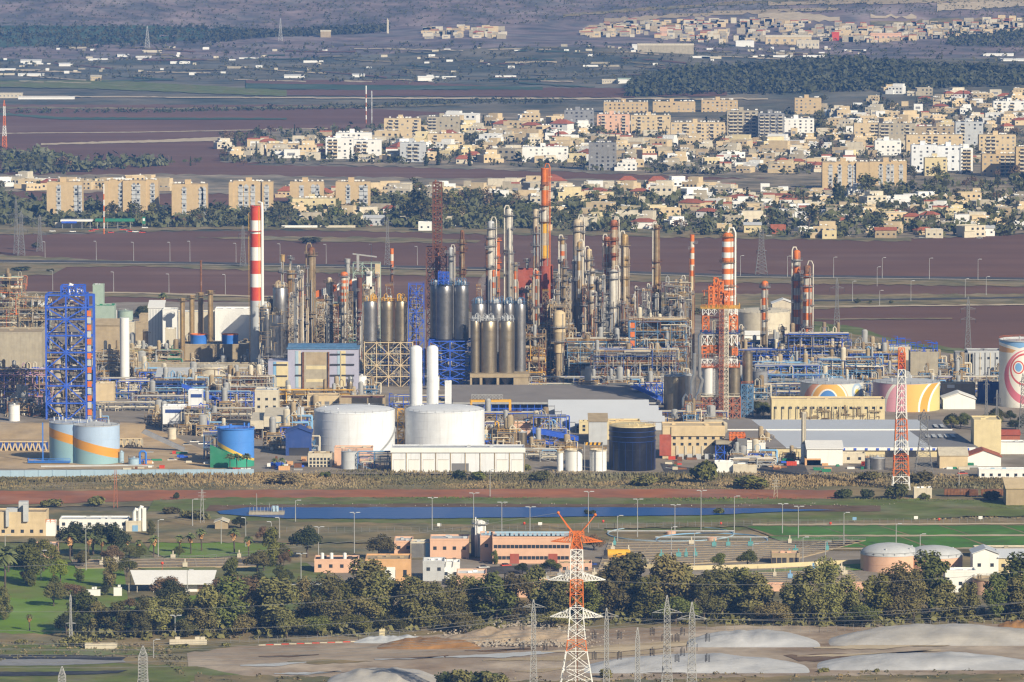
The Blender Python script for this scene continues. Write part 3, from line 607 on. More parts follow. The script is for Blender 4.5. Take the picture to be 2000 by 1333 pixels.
# ---------------------------------------------------------------- process plant
def unit_plant(label, g, pl, pr, pt, dep=14, fr='steelblue', seed=1, nz=None, bays=None, pipes=60, drums=8, cols=4, pc=('offwhite', 'galv', 'umber', 'rust'), name='process_unit', group=None, brace='d', rails='yellow', vm=('offwhite', 'umber', 'galv', 'tan'), pb=None, top=True, w_=.22):
    r = random.Random(seed); k = K(name, label, 'process unit', (pl + pr) / 2, g, group); X0, X1 = k.x(pl), k.x(pr); z1 = k.z(pt); zb = 0 if pb is None else k.z(pb)
    nz = nz or max(1, round((z1 - zb) / 5.5)); bays = bays or max(1, round((X1 - X0) / 6.5)); Z = [zb + (z1 - zb) * i / nz for i in range(nz + 1)]
    f = MB(); lattice(f, X0, X1, 0, dep, zb, z1, bays, nz, w_, brace, zs=Z); k.part('steel_frame', f, fr)
    d = MB()
    for z in Z[1:]:
        a, b = sorted((r.uniform(X0, X1), r.uniform(X0, X1))); a, b = max(X0, a - 4), min(X1, b + 4); d.box(a, b, .2, dep - .2, z + .2, z + .3)
    k.part('deck', d, 'galvdark')
    q = MB()
    for z in Z[1:]: railing(q, [(X0, -.1, z + .2), (X1, -.1, z + .2)], 1.1, .06, 3)
    k.part('railing', q, rails)
    for c in pc:
        p = MB()
        for _ in range(pipes // len(pc)):
            y = r.uniform(-.9, dep * .8); rr = r.choice([.1, .14, .18, .25, .34]); z = r.choice(Z) + r.uniform(-2.2, 3.4); z = min(max(z, zb + .5), z1 + 1.5); x = r.uniform(X0, X1)
            t = r.random()
            if t < .42: x2 = min(X1 + 1.5, max(X0 - 1.5, x + r.uniform(-18, 18))); z2 = max(zb + .3, z - r.uniform(0, 6)); p.tube([(x, y, z), (x2 - .1, y, z), (x2, y, z - .3), (x2, y, z2 - .5)], rr, n=6)
            elif t < .75: p.bar((x, y, z), (x, y, max(zb, z - r.uniform(3, 14))), rr, 0, 6)
            elif t < .9: p.bar((X0, y, z), (X1, y, z), rr, 0, 6)
            else: p.tube([(x, y, z), (x, y, z + 2.2), (x + .7, y, z + 3), (x + 1.5, y, z + 2.2), (x + 1.5, y, z - 3)], rr, n=6)
        k.part('pipework', p, c)
    for i in range(drums):
        z = r.choice(Z[:-1] if len(Z) > 1 else Z) + .4; rr = r.uniform(.5, 1.3); l = r.uniform(2.5, 6); p = MB(); x = r.uniform(X0 + 2, max(X0 + 2.1, X1 - 2)); p.drum((x, r.uniform(.3, dep * .7), z + rr), rr, l, 0, r.choice('xxy'))
        p.box(x - l * .3, x - l * .3 + .3, dep * .3, dep * .35, z - .3, z + rr); k.part('drum', p, r.choice(vm))
    for i in range(cols):
        rr = r.uniform(.6, 1.5); x = r.uniform(X0 + 1.5, max(X0 + 1.6, X1 - 1.5)); y = r.uniform(.8, dep * .8); za = r.choice(Z[:-1]); zt = min(z1 + (6 if top else -1), za + r.uniform(5, 14)); p = MB()
        p.lathe([(rr * .3, za), (rr, za + 1.2), (rr, zt), (rr * .6, zt + rr * .5), (0, zt + rr * .6)], x, y, 14); k.part('vessel', p, r.choice(vm))
    mark((pl + pr) / 2, (pt + g) / 2, None); return k
def rack(label, g, pl, pr, pt, levels=2, fr='blue', pipes=(('offwhite', .35), ('galv', .25), ('offwhite', .2), ('galv', .3)), dep=7, every=7, name='pipe_rack', group=None, zlow=.45):
    k = K(name, label, 'pipe rack', (pl + pr) / 2, g, group); X0, X1 = k.x(pl), k.x(pr); z1 = k.z(pt); f = MB(); n = max(1, round((X1 - X0) / every)); Z = [z1 * (zlow + (1 - zlow) * i / max(1, levels - 1)) if levels > 1 else z1 for i in range(levels)]
    for i in range(n + 1):
        x = X0 + (X1 - X0) * i / n
        for y in (0, dep): f.bar((x, y, 0), (x, y, z1), .2)
        for z in Z: f.bar((x, 0, z), (x, dep, z), .17)
        if i % 3 == 1: f.bar((x, 0, 0), (X0 + (X1 - X0) * (i - 1) / n, 0, Z[0]), .14)
    for z in Z: f.bar((X0, 0, z), (X1, 0, z), .16); f.bar((X0, dep, z), (X1, dep, z), .16)
    k.part('steel_frame', f, fr)
    for j, (m_, rr) in enumerate(pipes):
        p = MB(); z = Z[j % levels] + .2 + rr; y = .6 + (dep - 1.2) * ((j * .37) % 1); a = X0 + (X1 - X0) * rnd.uniform(-.02, .15); b = X1 - (X1 - X0) * rnd.uniform(-.02, .12)
        p.tube([(a, y, max(.2, z - rnd.uniform(1, 5))), (a, y, z - .3), (a + .4, y, z), (b - .4, y, z), (b, y, z - .3), (b, y, max(.2, z - rnd.uniform(1, 5)))], rr, n=7); k.part('pipe', p, m_)
    mark((pl + pr) / 2, (pt + g) / 2, None); return k
# ---------------------------------------------------------------- the works: silos and their frames
def frame(label, g, pl, pr, pt, pb, dep, m, nx, nz, brace, w_=.24, name='steel_frame_tower', cat='steel frame', ny=1, extra=None, group=None, rails=None):
    k = K(name, label, cat, (pl + pr) / 2, g, group); f = MB(); lattice(f, k.x(pl), k.x(pr), 0, dep, 0 if pb is None else k.z(pb), k.z(pt), nx, nz, w_, brace, ny=ny); k.part('frame', f, m)
    if rails: q = MB(); railing(q, [(k.x(pl), 0, k.z(pt)), (k.x(pr), 0, k.z(pt)), (k.x(pr), dep, k.z(pt))], 1.2, .07, 3); k.part('railing', q, rails)
    mark((pl + pr) / 2, (pt + g) / 2, None); return k
def tangle(k, x0, x1, y0, y1, z0, z1, n, m, seed, name='pipework', rr=(.1, .15, .22)):
    r = random.Random(seed); p = MB()
    for _ in range(n):
        x, y, z = r.uniform(x0, x1), r.uniform(y0, y1), r.uniform(z0, z1); q = r.choice(rr); t = r.random()
        if t < .35: p.bar((x, y, z), (x, y, max(z0, z - r.uniform(1, 5))), q, 0, 6)
        elif t < .7: x2 = min(x1, max(x0, x + r.uniform(-7, 7))); p.bar((x, y, z), (x2, y, z), q, 0, 6)
        else: x2 = min(x1, max(x0, x + r.uniform(-4, 4))); p.tube([(x, y, z), (x2 - .2, y, z), (x2, y, z - .3), (x2, y, max(z0, z - 4))], q, n=6)
    k.part(name, p, m)
SG = 'silver silos on the cream steel frame'
for i, (a, b) in enumerate(((710, 736.5), (743, 769), (770, 795))):
    silo(('silver silo with a bright front, westernmost of three above the cream frame', 'brownish steel silo in the middle of three above the cream lattice frame', 'brownish steel silo beside the blue stair tower, above the cream frame')[i], 757, a, b, 592, 668, ('steel', 'steelwarm', 'steelwarm')[i], SG, dy=2, rings_=5, top='yellow')
k = frame('cream lattice frame with crossed braces carrying three silos', 758, 712, 806, 669.5, None, 16, 'cream', 4, 4, 'd', .3, 'silo_support')
for j, c in enumerate(('offwhite', 'umber', 'navy', 'galv')): tangle(k, k.x(714), k.x(804), 2, 14, 1, k.z(676), 60, c, j + 40)
k = frame('open blue stair tower between the silver silos', 757, 798, 828, 556, None, 8, 'blue', 2, 11, 'd', .2, 'stair_tower', rails='blue')
for j, c in enumerate(('blue', 'umber', 'galv')): tangle(k, k.x(800), k.x(826), 1, 6, 30, k.z(560), 24, c, j + 60)
column('brown vessel inside the blue stair tower', 753, 804, 820, 596, [(596, 'umber'), (668, 'rust')], (), None, name='process_vessel', cat='vessel')
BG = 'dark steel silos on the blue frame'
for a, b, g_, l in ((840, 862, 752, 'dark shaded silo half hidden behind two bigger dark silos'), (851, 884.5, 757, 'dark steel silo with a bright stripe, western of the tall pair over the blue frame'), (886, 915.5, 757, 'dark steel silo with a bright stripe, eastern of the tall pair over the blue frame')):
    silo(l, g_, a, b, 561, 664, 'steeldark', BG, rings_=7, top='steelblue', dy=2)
k = frame('deep blue square frame with bracing under two dark silos', 758, 838, 920, 667, None, 17, 'blue', 2, 5, 'x', .36, 'silo_support', ny=2)
for j, c in enumerate(('blue', 'offwhite', 'steel', 'galvdark')): tangle(k, k.x(840), k.x(918), 2, 14, 3, k.z(672), 40, c, j + 70)
for px in (856, 879, 901): q = MB(); q.lathe([(3.2, k.z(676)), (.8, k.z(700)), (.8, k.z(704))], k.x(px), 6, 16); k.part('hopper', q, 'steel')
k = frame('small blue machinery frame on top of the dark silos', 757, 856, 877, 533, 556, 6, 'blue', 2, 3, 'x', .2, 'roof_machinery', 'machinery')
tangle(k, k.x(857), k.x(876), 1, 5, k.z(556), k.z(530), 20, 'blue', 5)
CG = 'grey silos on the concrete frame'
for a, b, l in ((919, 937, 'grey silo half hidden by the blue frame, first of the concrete frame row'), (937, 971, 'big grey silo with a bright stripe beside the half hidden one on the concrete frame'), (973.5, 1005, 'grey silo with a bright stripe, between two others on the concrete frame')):
    silo(l, 760, a, b, 630, 733, 'steelwarm', CG, rings_=6, top='lightgrey')
silo('taller plain grey silo at the eastern end of the concrete frame', 757, 1005, 1027, 597, 730, 'steel', CG, rings_=9, top='steelblue')
for a, b, l in ((921, 950, 'rear grey silo top with blue rail, beside the dark silos'), (955, 985, 'rear grey silo top with blue rail, in the middle of the back row'), (984, 1004, 'rear grey silo top with blue rail, next to the taller plain silo')):
    silo(l, 744, a, b, 596, 700, 'steel', CG, rings_=6, top='steelblue')
k = K('silo_plinth', 'sand coloured concrete frame with dark openings under four grey silos', 'concrete frame', 976, 762); q = MB()
q.box(k.x(918), k.x(1034), 0, 16, k.z(738), k.z(731))
for a, b in ((918, 922), (937, 942), (970, 975), (1003, 1009), (1009, 1034)): q.box(k.x(a), k.x(b), .3, 15, 0, k.z(738))
q.box(k.x(918), k.x(1034), 15.2, 15.8, 0, k.z(738)); k.part('frame', q, 'tan')
for px in (930, 956, 989): h = MB(); h.lathe([(4, k.z(738)), (1, k.z(752)), (1, k.z(755))], k.x(px), 7, 18); k.part('hopper', h, 'grey')
# ---------------------------------------------------------------- stacks and columns
k, r_, z_ = column('tall chimney banded red and white over a plain grey shaft', 735, 490, 511.5, 405, stripes(405, 588, 7, 'red', 'white', 'lightgrey'), (), None, name='chimney', cat='chimney', cap='open', pm='yellow', tr=1.12)
q = MB(); q.tube([(r_ + .4, r_ * .4, 2), (r_ + .4, r_ * .4, z_ - 2), (r_ + .2, r_ * .4, z_ + 2), (r_ * .5, r_, z_ + 2.4)], .75, n=8); k.part('side_pipe', q, 'white')
q = MB()
for x in (-r_ - .9, -r_ - .3): q.bar((x, r_, 0), (x, r_, z_ - 3), .14)
for i in range(60): q.bar((-r_ - .9, r_, i * 1.35), (-r_ - .3, r_, i * 1.35), .07)
k.part('ladder', q, 'yellow')
q = MB(); q.lathe([(r_, z_ - 12.5), (r_ + .9, z_ - 12.5), (r_ + .9, z_ - 12.2), (r_, z_ - 12.2)], 0, r_, 20); k.part('platform', q, 'red')
mark(500, 480, 'the tall banded chimney')
FB = 'brown stacks by the cooling fans'
for a, b, t, g_, l in ((352, 361.5, 585, 722, 'short brown stack, outermost of four by the cooling fans'), (370, 380, 579, 700, 'brown stack second of four, beside the blue fan'), (387, 397.5, 574, 697, 'brown stack with a thin mast on top, between other brown stacks'), (406, 416.5, 570, 700, 'tallest plain brown stack, between the two blue fans')):
    column(l, g_, a, b, t, [(t, 'bronze')], (t + 3,), None, FB, 'stack', 'stack', 'open', pm='umber')
column('thin rusty mast rising behind the brown stacks', 692, 391, 395, 511, [(511, 'rust')], (), None, None, 'vent_mast', 'mast', 'open', False)
column('white plain cylinder tower standing by the blue stair tower', 752, 234, 252.5, 622, [(622, 'white')], (), None, None, 'white_tower', 'tower', 'flat', ladder=False)
DC = 'distillation columns and stacks'
C = column
C('stout brown stack with a flared top near the banded chimney', 728, 560, 576, 531, [(531, 'bronze', 1), (545, 'bronze', .92)], (534,), None, DC, 'stack', 'stack', 'open')
C('thin brown pipe stack with a flared mouth', 728, 548, 557, 500, [(500, 'bronze', 1.0), (512, 'umber', .5)], (533,), None, DC, 'vent_stack', 'stack', 'open', False)
C('tall brown column with an orange top', 728, 601, 617, 487, [(487, 'rust', .8), (500, 'umber', 1)], (499, 613), -1.3, DC, pm='umber', pipem='umber')
C('slim grey brown vessel beside the tall brown column', 724, 592, 603, 580, [(580, 'umber')], (612,), None, DC)
C('beige column with a stubby top near a banded stack', 726, 637, 650, 545, [(545, 'offwhite', .7), (552, 'white', 1), (580, 'offwhite', .9), (620, 'offwhite')], (552, 582, 616), None, DC, pm='umber')
C('short white stack with thin red bands at its top', 730, 665, 680, 536, stripes(536, 590, 9, 'orange', 'white', 'white'), (540, 612), None, DC, 'chimney', 'chimney', 'dome')
C('silver pipe stack with a flared mouth behind the thin banded one', 722, 674, 684, 508, [(508, 'galv', 1.1), (514, 'galv', .7)], (), None, DC, 'vent_stack', 'stack', 'open', False)
C('dark brown slab stack by the white clad structure', 724, 697, 708, 543, [(543, 'brown')], (), None, DC, 'stack', 'stack', 'flat', False)
C('small banded stack orange and white with a rusty foot', 700, 762, 769, 488, [(488, 'orange'), (497, 'white'), (510, 'orange'), (522, 'rust', .8)], (), None, DC, 'chimney', 'chimney', 'open', False, pb=600)
C('slim rusty column with pipes above the dark silos', 726, 897, 908, 452, [(452, 'rust', .6), (468, 'umber', .9), (500, 'umber')], (476, 492, 535), None, DC, pm='rust')
C('grey pipe with a goose neck beside the rusty lattice tower', 726, 876, 886, 486, [(486, 'lightgrey', .9), (502, 'galv')], (500,), 1, DC, 'vent_stack', 'stack', pm='grey')
C('white grey column with a dark slot near its foot', 728, 951, 967, 436, [(436, 'lightgrey', .85), (448, 'white', .95), (480, 'white'), (548, 'lightgrey')], (447, 465, 481, 524), 1.2, DC)
C('slim orange and grey banded column', 726, 968, 976, 466, [(466, 'umber', .8), (470, 'orange'), (505, 'umber', .8), (514, 'orange'), (540, 'umber')], (470, 513), None, DC, pm='orange')
C('tall white column with an overhead pipe on its western side', 724, 988, 1002, 412, [(412, 'white'), (515, 'offwhite'), (560, 'offwhite')], (421, 495), -1.4, DC)
C('slender white column behind the orange flare stack', 722, 1040.5, 1052, 412, [(412, 'offwhite'), (455, 'lightgrey'), (500, 'offwhite')], (424, 456, 480), None, DC)
k, r_, z_ = C('tallest stack, orange with weathered white bands over yellow and a wide red foot', 730, 1056.5, 1071.5, 331, [(331, 'orange'), (356, 'rustfr'), (364, 'offwhite'), (372, 'orange'), (402, 'white'), (434, 'yellow'), (456, 'offwhite'), (480, 'yellow', 1.05), (505, 'redoxide', 1.1), (520, 'redoxide', 1.4)], (402, 434), 1.0, DC, 'flare_stack', 'stack', 'open', pm='rust', pipem='orange', tr=1.0)
mark(1064, 350, 'the tall orange stack')
C('orange and white banded column with a white side pipe', 724, 1094, 1104, 467, [(467, 'bronze'), (478, 'white'), (491, 'orange'), (500, 'white'), (512, 'umber'), (525, 'offwhite')], (467,), -1.4, DC)
C('slim umber column standing in front of the banded one', 735, 1098, 1107, 508, [(508, 'rust', .8), (522, 'umber')], (523, 560), None, DC)
C('tall pale column with domed head and overhead line', 724, 1119, 1138, 434, [(434, 'offwhite'), (500, 'lightgrey'), (570, 'offwhite')], (441, 452), 1.3, DC)
C('bronze and white banded column in front of the tall pale one', 734, 1127, 1136, 475, stripes(475, 600, 7, 'bronze', 'white', 'offwhite'), (488,), 1.2, DC)
C('short beige column with goose neck pipe', 732, 1145, 1156, 490, [(490, 'cream'), (502, 'offwhite')], (508, 536), -1.2, DC)
C('white and rust banded column with a broad waist', 740, 1150, 1164, 528, [(528, 'offwhite', .7), (540, 'white'), (555, 'bronze'), (567, 'white'), (580, 'offwhite'), (640, 'bronze', .9)], (531, 590), None, DC)
C('tall bronze and white banded column with many pipes', 726, 1192, 1206, 434, stripes(434, 600, 11, 'rustfr', 'offwhite', 'offwhite'), (441, 470, 500), 1.2, DC, pm='rust')
C('rust banded column with a dark pipe, in the tight pair', 728, 1180, 1191, 466, stripes(466, 620, 10, 'rustfr', 'offwhite', 'umber'), (470, 520), -1.2, DC, pm='rust')
C('massive plain white column with a dome', 742, 1190, 1207, 532, [(532, 'white'), (610, 'lightgrey'), (650, 'white')], (531, 545, 600), 1.0, DC)
C('wide bronze and white banded column', 732, 1213, 1227, 462, stripes(462, 580, 6, 'bronze', 'offwhite', 'offwhite'), (480, 520, 545), -1.3, DC, pm='umber')
C('dark brown and grey column with a white riser', 728, 1277, 1288, 442, [(442, 'umber'), (468, 'umber', 1.1), (540, 'bronze'), (590, 'umber')], (446, 512, 587), -1.2, DC, pm='rust')
C('slim chimney banded orange and white over a cream shaft', 722, 1347, 1355.5, 461, stripes(461, 540, 7, 'orange', 'white', 'cream'), (), None, DC, 'chimney', 'chimney', 'open', False, tr=1.35)
C('short banded column orange and white by the red hall', 730, 961, 968, 530, stripes(530, 574, 4, 'orange', 'white', 'offwhite'), (), None, DC, cap='dome')
C('short banded column with dull orange top beside the red hall', 732, 1003, 1011, 515, [(515, 'umber'), (530, 'orange'), (546, 'white'), (560, 'orange'), (572, 'white')], (518,), None, DC)
C('banded orange and white column standing before the red hall', 745, 1045, 1053.5, 532, stripes(532, 640, 8, 'orange', 'white', 'lightgrey'), (536, 600), -1.0, DC)
C('orange top column hung with walkways', 738, 1487, 1500, 553, stripes(553, 640, 6, 'orange', 'white', 'umber'), (560, 562, 606), None, DC)
C('tall banded column with a white overhead pipe', 742, 1549, 1562.5, 493, stripes(493, 690, 14, 'orange', 'white', 'navy'), (509, 548, 590), -1.4, DC)
C('banded column with round lamp on top, beside the taller banded one', 745, 1567.5, 1585, 523, [(523, 'rust', .8), (536, 'orange', .85), (544, 'white', .8)] + stripes(558, 666, 8, 'orange', 'white', 'navy'), (540, 560, 640), 1.1, DC)
for px, t, w_, m_, g_ in ((1012, 600, 5, 'offwhite', 730), (1032, 565, 8, 'offwhite', 736), (1078, 590, 9, 'umber', 735), (1086, 545, 6, 'lightgrey', 728), (1113, 545, 6, 'galv', 726), (1140, 592, 7, 'rust', 742), (1163, 570, 7, 'bronze', 738), (1172, 548, 7, 'offwhite', 728), (1222, 596, 6, 'rust', 742), (1236, 585, 8, 'umber', 735), (1252, 600, 6, 'galv', 738), (1320, 548, 10, 'umber', 728), (1331, 545, 9, 'galvdark', 728), (1310, 590, 7, 'rust', 736), (568, 470 + 30, 3, 'galv', 712), (582, 560, 7, 'offwhite', 720), (530, 586, 8, 'umber', 728), (543, 575, 7, 'offwhite', 720), (640, 580, 7, 'umber', 735), (690, 570, 8, 'mint', 722), (720, 530, 6, 'offwhite', 722), (1450, 640, 7, 'offwhite', 735), (1528, 640, 8, 'umber', 740)):
    k, r_, z_ = C(None, g_, px - w_ / 2, px + w_ / 2, t, [(t, m_), (t + 40, 'offwhite' if m_ != 'offwhite' else 'lightgrey'), (t + 60, m_)], (t + 5, t + 40), rnd.choice([None, 1, -1]), DC, 'process_vessel', 'vessel')
    auto(k.e, {'offwhite': 'slim off white', 'umber': 'slim umber', 'lightgrey': 'slim pale grey', 'galv': 'slim silver', 'rust': 'slim rusty', 'bronze': 'slim bronze', 'galvdark': 'slim dark grey', 'mint': 'slim mint'}[m_] + ' ringed vessel', px, t + 40)
rs = random.Random(17)
for i in range(84):
    lo = i % 11 < 8; px = rs.uniform(1012, 1345) if lo else rs.uniform(515, 745); t = rs.choice([rs.uniform(500, 590), rs.uniform(560, 640)]); w_ = rs.uniform(2.2, 6); m_ = rs.choice(['umber', 'rust', 'offwhite', 'bronze', 'galv', 'lightgrey']); g_ = rs.uniform(708, 748)
    k, r_, z_ = C(None, g_, px - w_ / 2, px + w_ / 2, t, [(t, m_), (t + rs.uniform(20, 50), rs.choice(['umber', 'offwhite', 'rustfr', m_])), (t + rs.uniform(55, 80), m_)], (t + 4, t + rs.uniform(25, 60)), rs.choice([None, 1, -1, .8]), DC, 'pipe_column', 'column')
    auto(k.e, {'offwhite': 'tan', 'lightgrey': 'pale grey', 'galv': 'silver', 'rust': 'rusty'}.get(m_, m_) + ' pipe column', px, t + 30)
# rusty lattice tower over the dark silos
k = K('lattice_tower', 'tall rusty square lattice tower behind the dark silos', 'lattice tower', 852, 722); f = MB()
lattice(f, k.x(846), k.x(863), 0, 4.5, k.z(490), k.z(357), 1, 12, .4, 'x', bw=.6); lattice(f, k.x(833), k.x(872), -1, 8, 0, k.z(484), 3, 14, .36, 'x', bw=.6); k.part('frame', f, 'brown')
q = MB(); q.bar((k.x(856), 2, 0), (k.x(856), 2, k.z(480)), 1.3, 0, 10); q.bar((k.x(851), 2, 0), (k.x(851), 2, k.z(352)), .4, 0, 8); k.part('riser_pipe', q, 'rustfr')
tangle(k, k.x(834), k.x(871), 0, 6, k.z(600), k.z(490), 40, 'umber', 3)
mark(853, 440, 'the rusty lattice tower')
# white and green clad structure
k = frame('pale green frame with white cladding and a sloping top beam', 722, 690, 743, 515, None, 10, 'mint', 3, 10, 'd', .22, 'conveyor_tower', 'tower')
for a, b, t, bo, m_ in ((688, 698, 545, 600, 'white'), (716, 727, 530, 565, 'white'), (697, 702, 497, 530, 'galv'), (733, 743, 516, 562, 'cream'), (722, 731, 560, 600, 'offwhite'), (686, 696, 590, 640, 'lightgrey')):
    q = MB(); q.box(k.x(a), k.x(b), -.6, 2, k.z(bo), k.z(t)); k.part('cladding', q, m_)
q = MB(); q.bar((k.x(689), 3, k.z(497)), (k.x(736), 3, k.z(503)), .5); k.part('top_beam', q, 'galv')
for j, c in enumerate(('green', 'offwhite', 'galvdark')): tangle(k, k.x(690), k.x(742), -.5, 8, 5, k.z(520), 40, c, j + 20)
k = K('inclined_conveyor', 'inclined conveyor gallery banded orange and white', 'conveyor', 640, 716); q = MB(); a, b = Vector((k.x(583), 3, k.z(587))), Vector((k.x(688), 3, k.z(553)))
for i in range(7): p0, p1 = a + (b - a) * i / 7, a + (b - a) * (i + 1) / 7; q.xprism([(p0.x, p0.z - 1.7), (p1.x, p1.z - 1.7), (p1.x, p1.z + 1.7), (p0.x, p0.z + 1.7)], 2, 5, i % 2)
k.part('gallery', q, ['orange', 'white'])
q = MB(); [q.bar((k.x(x), 3.5, 0), (k.x(x), 3.5, k.z(580 - (x - 590) * .3)), .3) for x in (592, 625, 660)]; k.part('leg', q, 'galv')
# older silos by the chimney
for a, b, t, bo, g_, l, m_ in ((528, 553, 618, 699, 742, 'silver silo with a railed head, in front of the older bins', 'steel'), (533, 562, 565, 690, 732, 'dark topped silver bin behind the lower silver silo', 'steel'), (512, 529, 606, 690, 736, 'grey bin wrapped in pipes next to the chimney foot', 'steeldark')):
    silo(l, g_, a, b, t, bo, m_, 'older silos by the chimney', rings_=4, top='cream')
k = frame('dull grey frame with pipes under the older silos', 744, 505, 562, 696, None, 12, 'grey', 3, 3, 'd', .25, 'silo_support')
tangle(k, k.x(505), k.x(562), -.8, 8, 2, k.z(600), 60, 'umber', 9); tangle(k, k.x(500), k.x(530), -1, 3, 2, k.z(590), 24, 'offwhite', 10)
# red reactor structure
k = K('reactor_structure', 'red and white steel reactor tower on a rust frame', 'reactor tower', 1406, 820); Zr = k.z
f = MB(); lattice(f, k.x(1372), k.x(1446), 0, 15, 0, Zr(776), 5, 3, .34, 'x', bw=.7); k.part('base_frame', f, 'rustfr')
f = MB(); lattice(f, k.x(1370), k.x(1440), 0, 14, Zr(718), Zr(702), 6, 1, .26, 'x'); lattice(f, k.x(1370), k.x(1440), 0, 14, Zr(676), Zr(655), 6, 1, .26, 'x'); lattice(f, k.x(1372), k.x(1440), 0, 12, Zr(616), Zr(602), 6, 1, .26, 'x'); k.part('truss', f, 'white')
for a, b, t, bo in ((1372, 1384, 618, 648), (1424, 1440, 618, 648), (1371, 1403, 676, 692), (1430, 1440, 682, 694), (1384, 1392, 560, 602), (1394, 1402, 545, 602), (1403, 1412, 550, 602), (1412, 1424, 572, 602)):
    f = MB(); lattice(f, k.x(a), k.x(b), 0, 8, Zr(bo), Zr(t), 1, 2, .34, 'x', bw=.7); tangleq = f; k.part('red_frame', f, 'orange')
for j, c in enumerate(('orange', 'rustfr', 'offwhite', 'rustfr')): tangle(k, k.x(1371), k.x(1442), -.5, 10, Zr(700), Zr(560) if j < 2 else Zr(610), 46, c, 80 + j)
for a, b, t, bo, m_ in ((1372, 1402.5, 720, 773, 'white'), (1423, 1446, 718, 773, 'steelwarm'), (1383, 1403, 660, 690, 'umber'), (1424, 1435, 660, 696, 'steelwarm'), (1388, 1398, 628, 655, 'offwhite'), (1425, 1437, 625, 655, 'offwhite')):
    q = MB(); r_ = (k.x(b) - k.x(a)) / 2; q.lathe([(r_, Zr(bo)), (r_, Zr(t)), (r_ * .6, Zr(t) + r_ * .4), (0, Zr(t) + r_ * .5)], k.x((a + b) / 2), r_, 24); k.part('vessel', q, m_)
for py, m_ in ((775, 'offwhite'), (717, 'orange'), (651, 'navy'), (602, 'yellow')):
    q = MB(); q.box(k.x(1368), k.x(1445), -.6, 14, Zr(py) - .2, Zr(py) + .2); railing(q, [(k.x(1368), -.6, Zr(py)), (k.x(1445), -.6, Zr(py)), (k.x(1445), 14, Zr(py))], 1.4, .1, 2.5); k.part('deck', q, m_)
f = MB(); lattice(f, k.x(1404), k.x(1412.5), -3.5, -.8, 0, Zr(604), 1, 24, .15, 'x', 0); lattice(f, k.x(1413.5), k.x(1422), -3.4, -.9, 0, Zr(604), 1, 24, .15, 'x', 1); k.part('lift_mast', f, ['rustfr', 'offwhite'])
f = MB()
for pts, rr in (([(1356, 690), (1356, 730), (1351, 745), (1351, 780), (1338, 800)], .9), ([(1371, 650), (1366, 655), (1366, 735), (1371, 742), (1366, 765), (1360, 775), (1360, 795), (1346, 812)], .9), ([(1334, 800), (1334, 778), (1339, 770), (1343, 776)], .6)): f.tube([(k.x(x), -1.5, Zr(y)) for x, y in pts], rr, n=10)
k.part('silver_duct', f, 'chrome')
C('white column banded orange above the red reactor tower', 812, 1409.5, 1432, 462, stripes(462, 610, 14, 'orange', 'white', 'white'), (463, 513, 560), 1.9, None, pm='umber', pb=640, pipem='white')
mark(1406, 640, 'the red reactor tower')
k = frame('narrow steel blue frame with a silver vessel on top', 818, 1448, 1471, 751, None, 7, 'steelblue', 2, 6, 'x', .26, 'vessel_tower', rails='orange')
q = MB(); r_ = (k.x(1470) - k.x(1450)) / 2; q.lathe([(r_, k.z(749)), (r_, k.z(692)), (r_ * .5, k.z(692) + 1.5), (0, k.z(692) + 1.6)], k.x(1460), r_, 24); k.part('vessel', q, 'steelwarm')
# process units, near rows drawn after far rows
U = unit_plant
PU = 'process units'
for args in ((1030, 1120, 640, 745, 'umber', ('offwhite', 'umber', 'rust', 'galv'), 'tall umber unit of pipes below the orange stack'), (1108, 1235, 668, 752, 'steelblue', ('offwhite', 'rust', 'offwhite', 'galv'), 'steel blue framed unit with brick red heaters below the columns'), (1228, 1340, 628, 750, 'steelblue', ('offwhite', 'galv', 'rust', 'umber'), 'tall steel blue unit with an orange panelled stair'), (1160, 1320, 690, 762, 'grey', ('offwhite', 'rust', 'galv', 'navy'), 'grey pipe unit in front of the steel blue frames'),
             (1440, 1545, 690, 748, 'navy', ('offwhite', 'navy', 'galv', 'blue'), 'dark blue unit between the red tower and the banded columns'), (1540, 1658, 658, 748, 'navy', ('offwhite', 'offwhite', 'galv', 'blue'), 'three storey dark blue unit with white pipes'), (1660, 1760, 692, 750, 'blue', ('cream', 'galv', 'tan', 'skyblue'), 'low blue unit with cream panels by the mast'), (1475, 1600, 715, 770, 'blue', ('skyblue', 'offwhite', 'navy', 'galv'), 'blue tangle of pipes in front of the dark blue units'),
             (-30, 45, 548, 700, 'umber', ('mint', 'orange', 'umber', 'offwhite'), 'old green and rust unit at the western edge'), (38, 92, 585, 730, 'tan', ('umber', 'offwhite', 'mint', 'galv'), 'weathered tan unit behind the blue lattice tower'), (-20, 95, 728, 800, 'pinkpipe', ('pinkpipe', 'blue', 'umber', 'offwhite'), 'low unit of pink and blue pipes west of the blue tower'), (570, 690, 640, 725, 'mint', ('green', 'offwhite', 'galv', 'galvdark'), 'pale green pipe unit behind the lilac hall'),
             (1300, 1345, 560, 735, 'galvdark', ('umber', 'galv', 'offwhite', 'galvdark'), 'dark grey unit of slim pipes near the slim banded chimney'), (1010, 1060, 660, 755, 'umber', ('yellow', 'umber', 'offwhite', 'rust'), 'yellow railed unit beside the concrete silo frame'), (1075, 1105, 600, 748, 'tan', ('tan', 'umber', 'cream', 'rust'), 'beige reactor bay with a domed vessel')):
    a, b, t, g_, fr, pc, l = args; U(l, g_, a, b, t, 16, fr, int(a) + 7, pipes=int((b - a) * 3) + 50, drums=int((b - a) / 7) + 3, cols=int((b - a) / 9) + 2, pc=pc, group=PU)
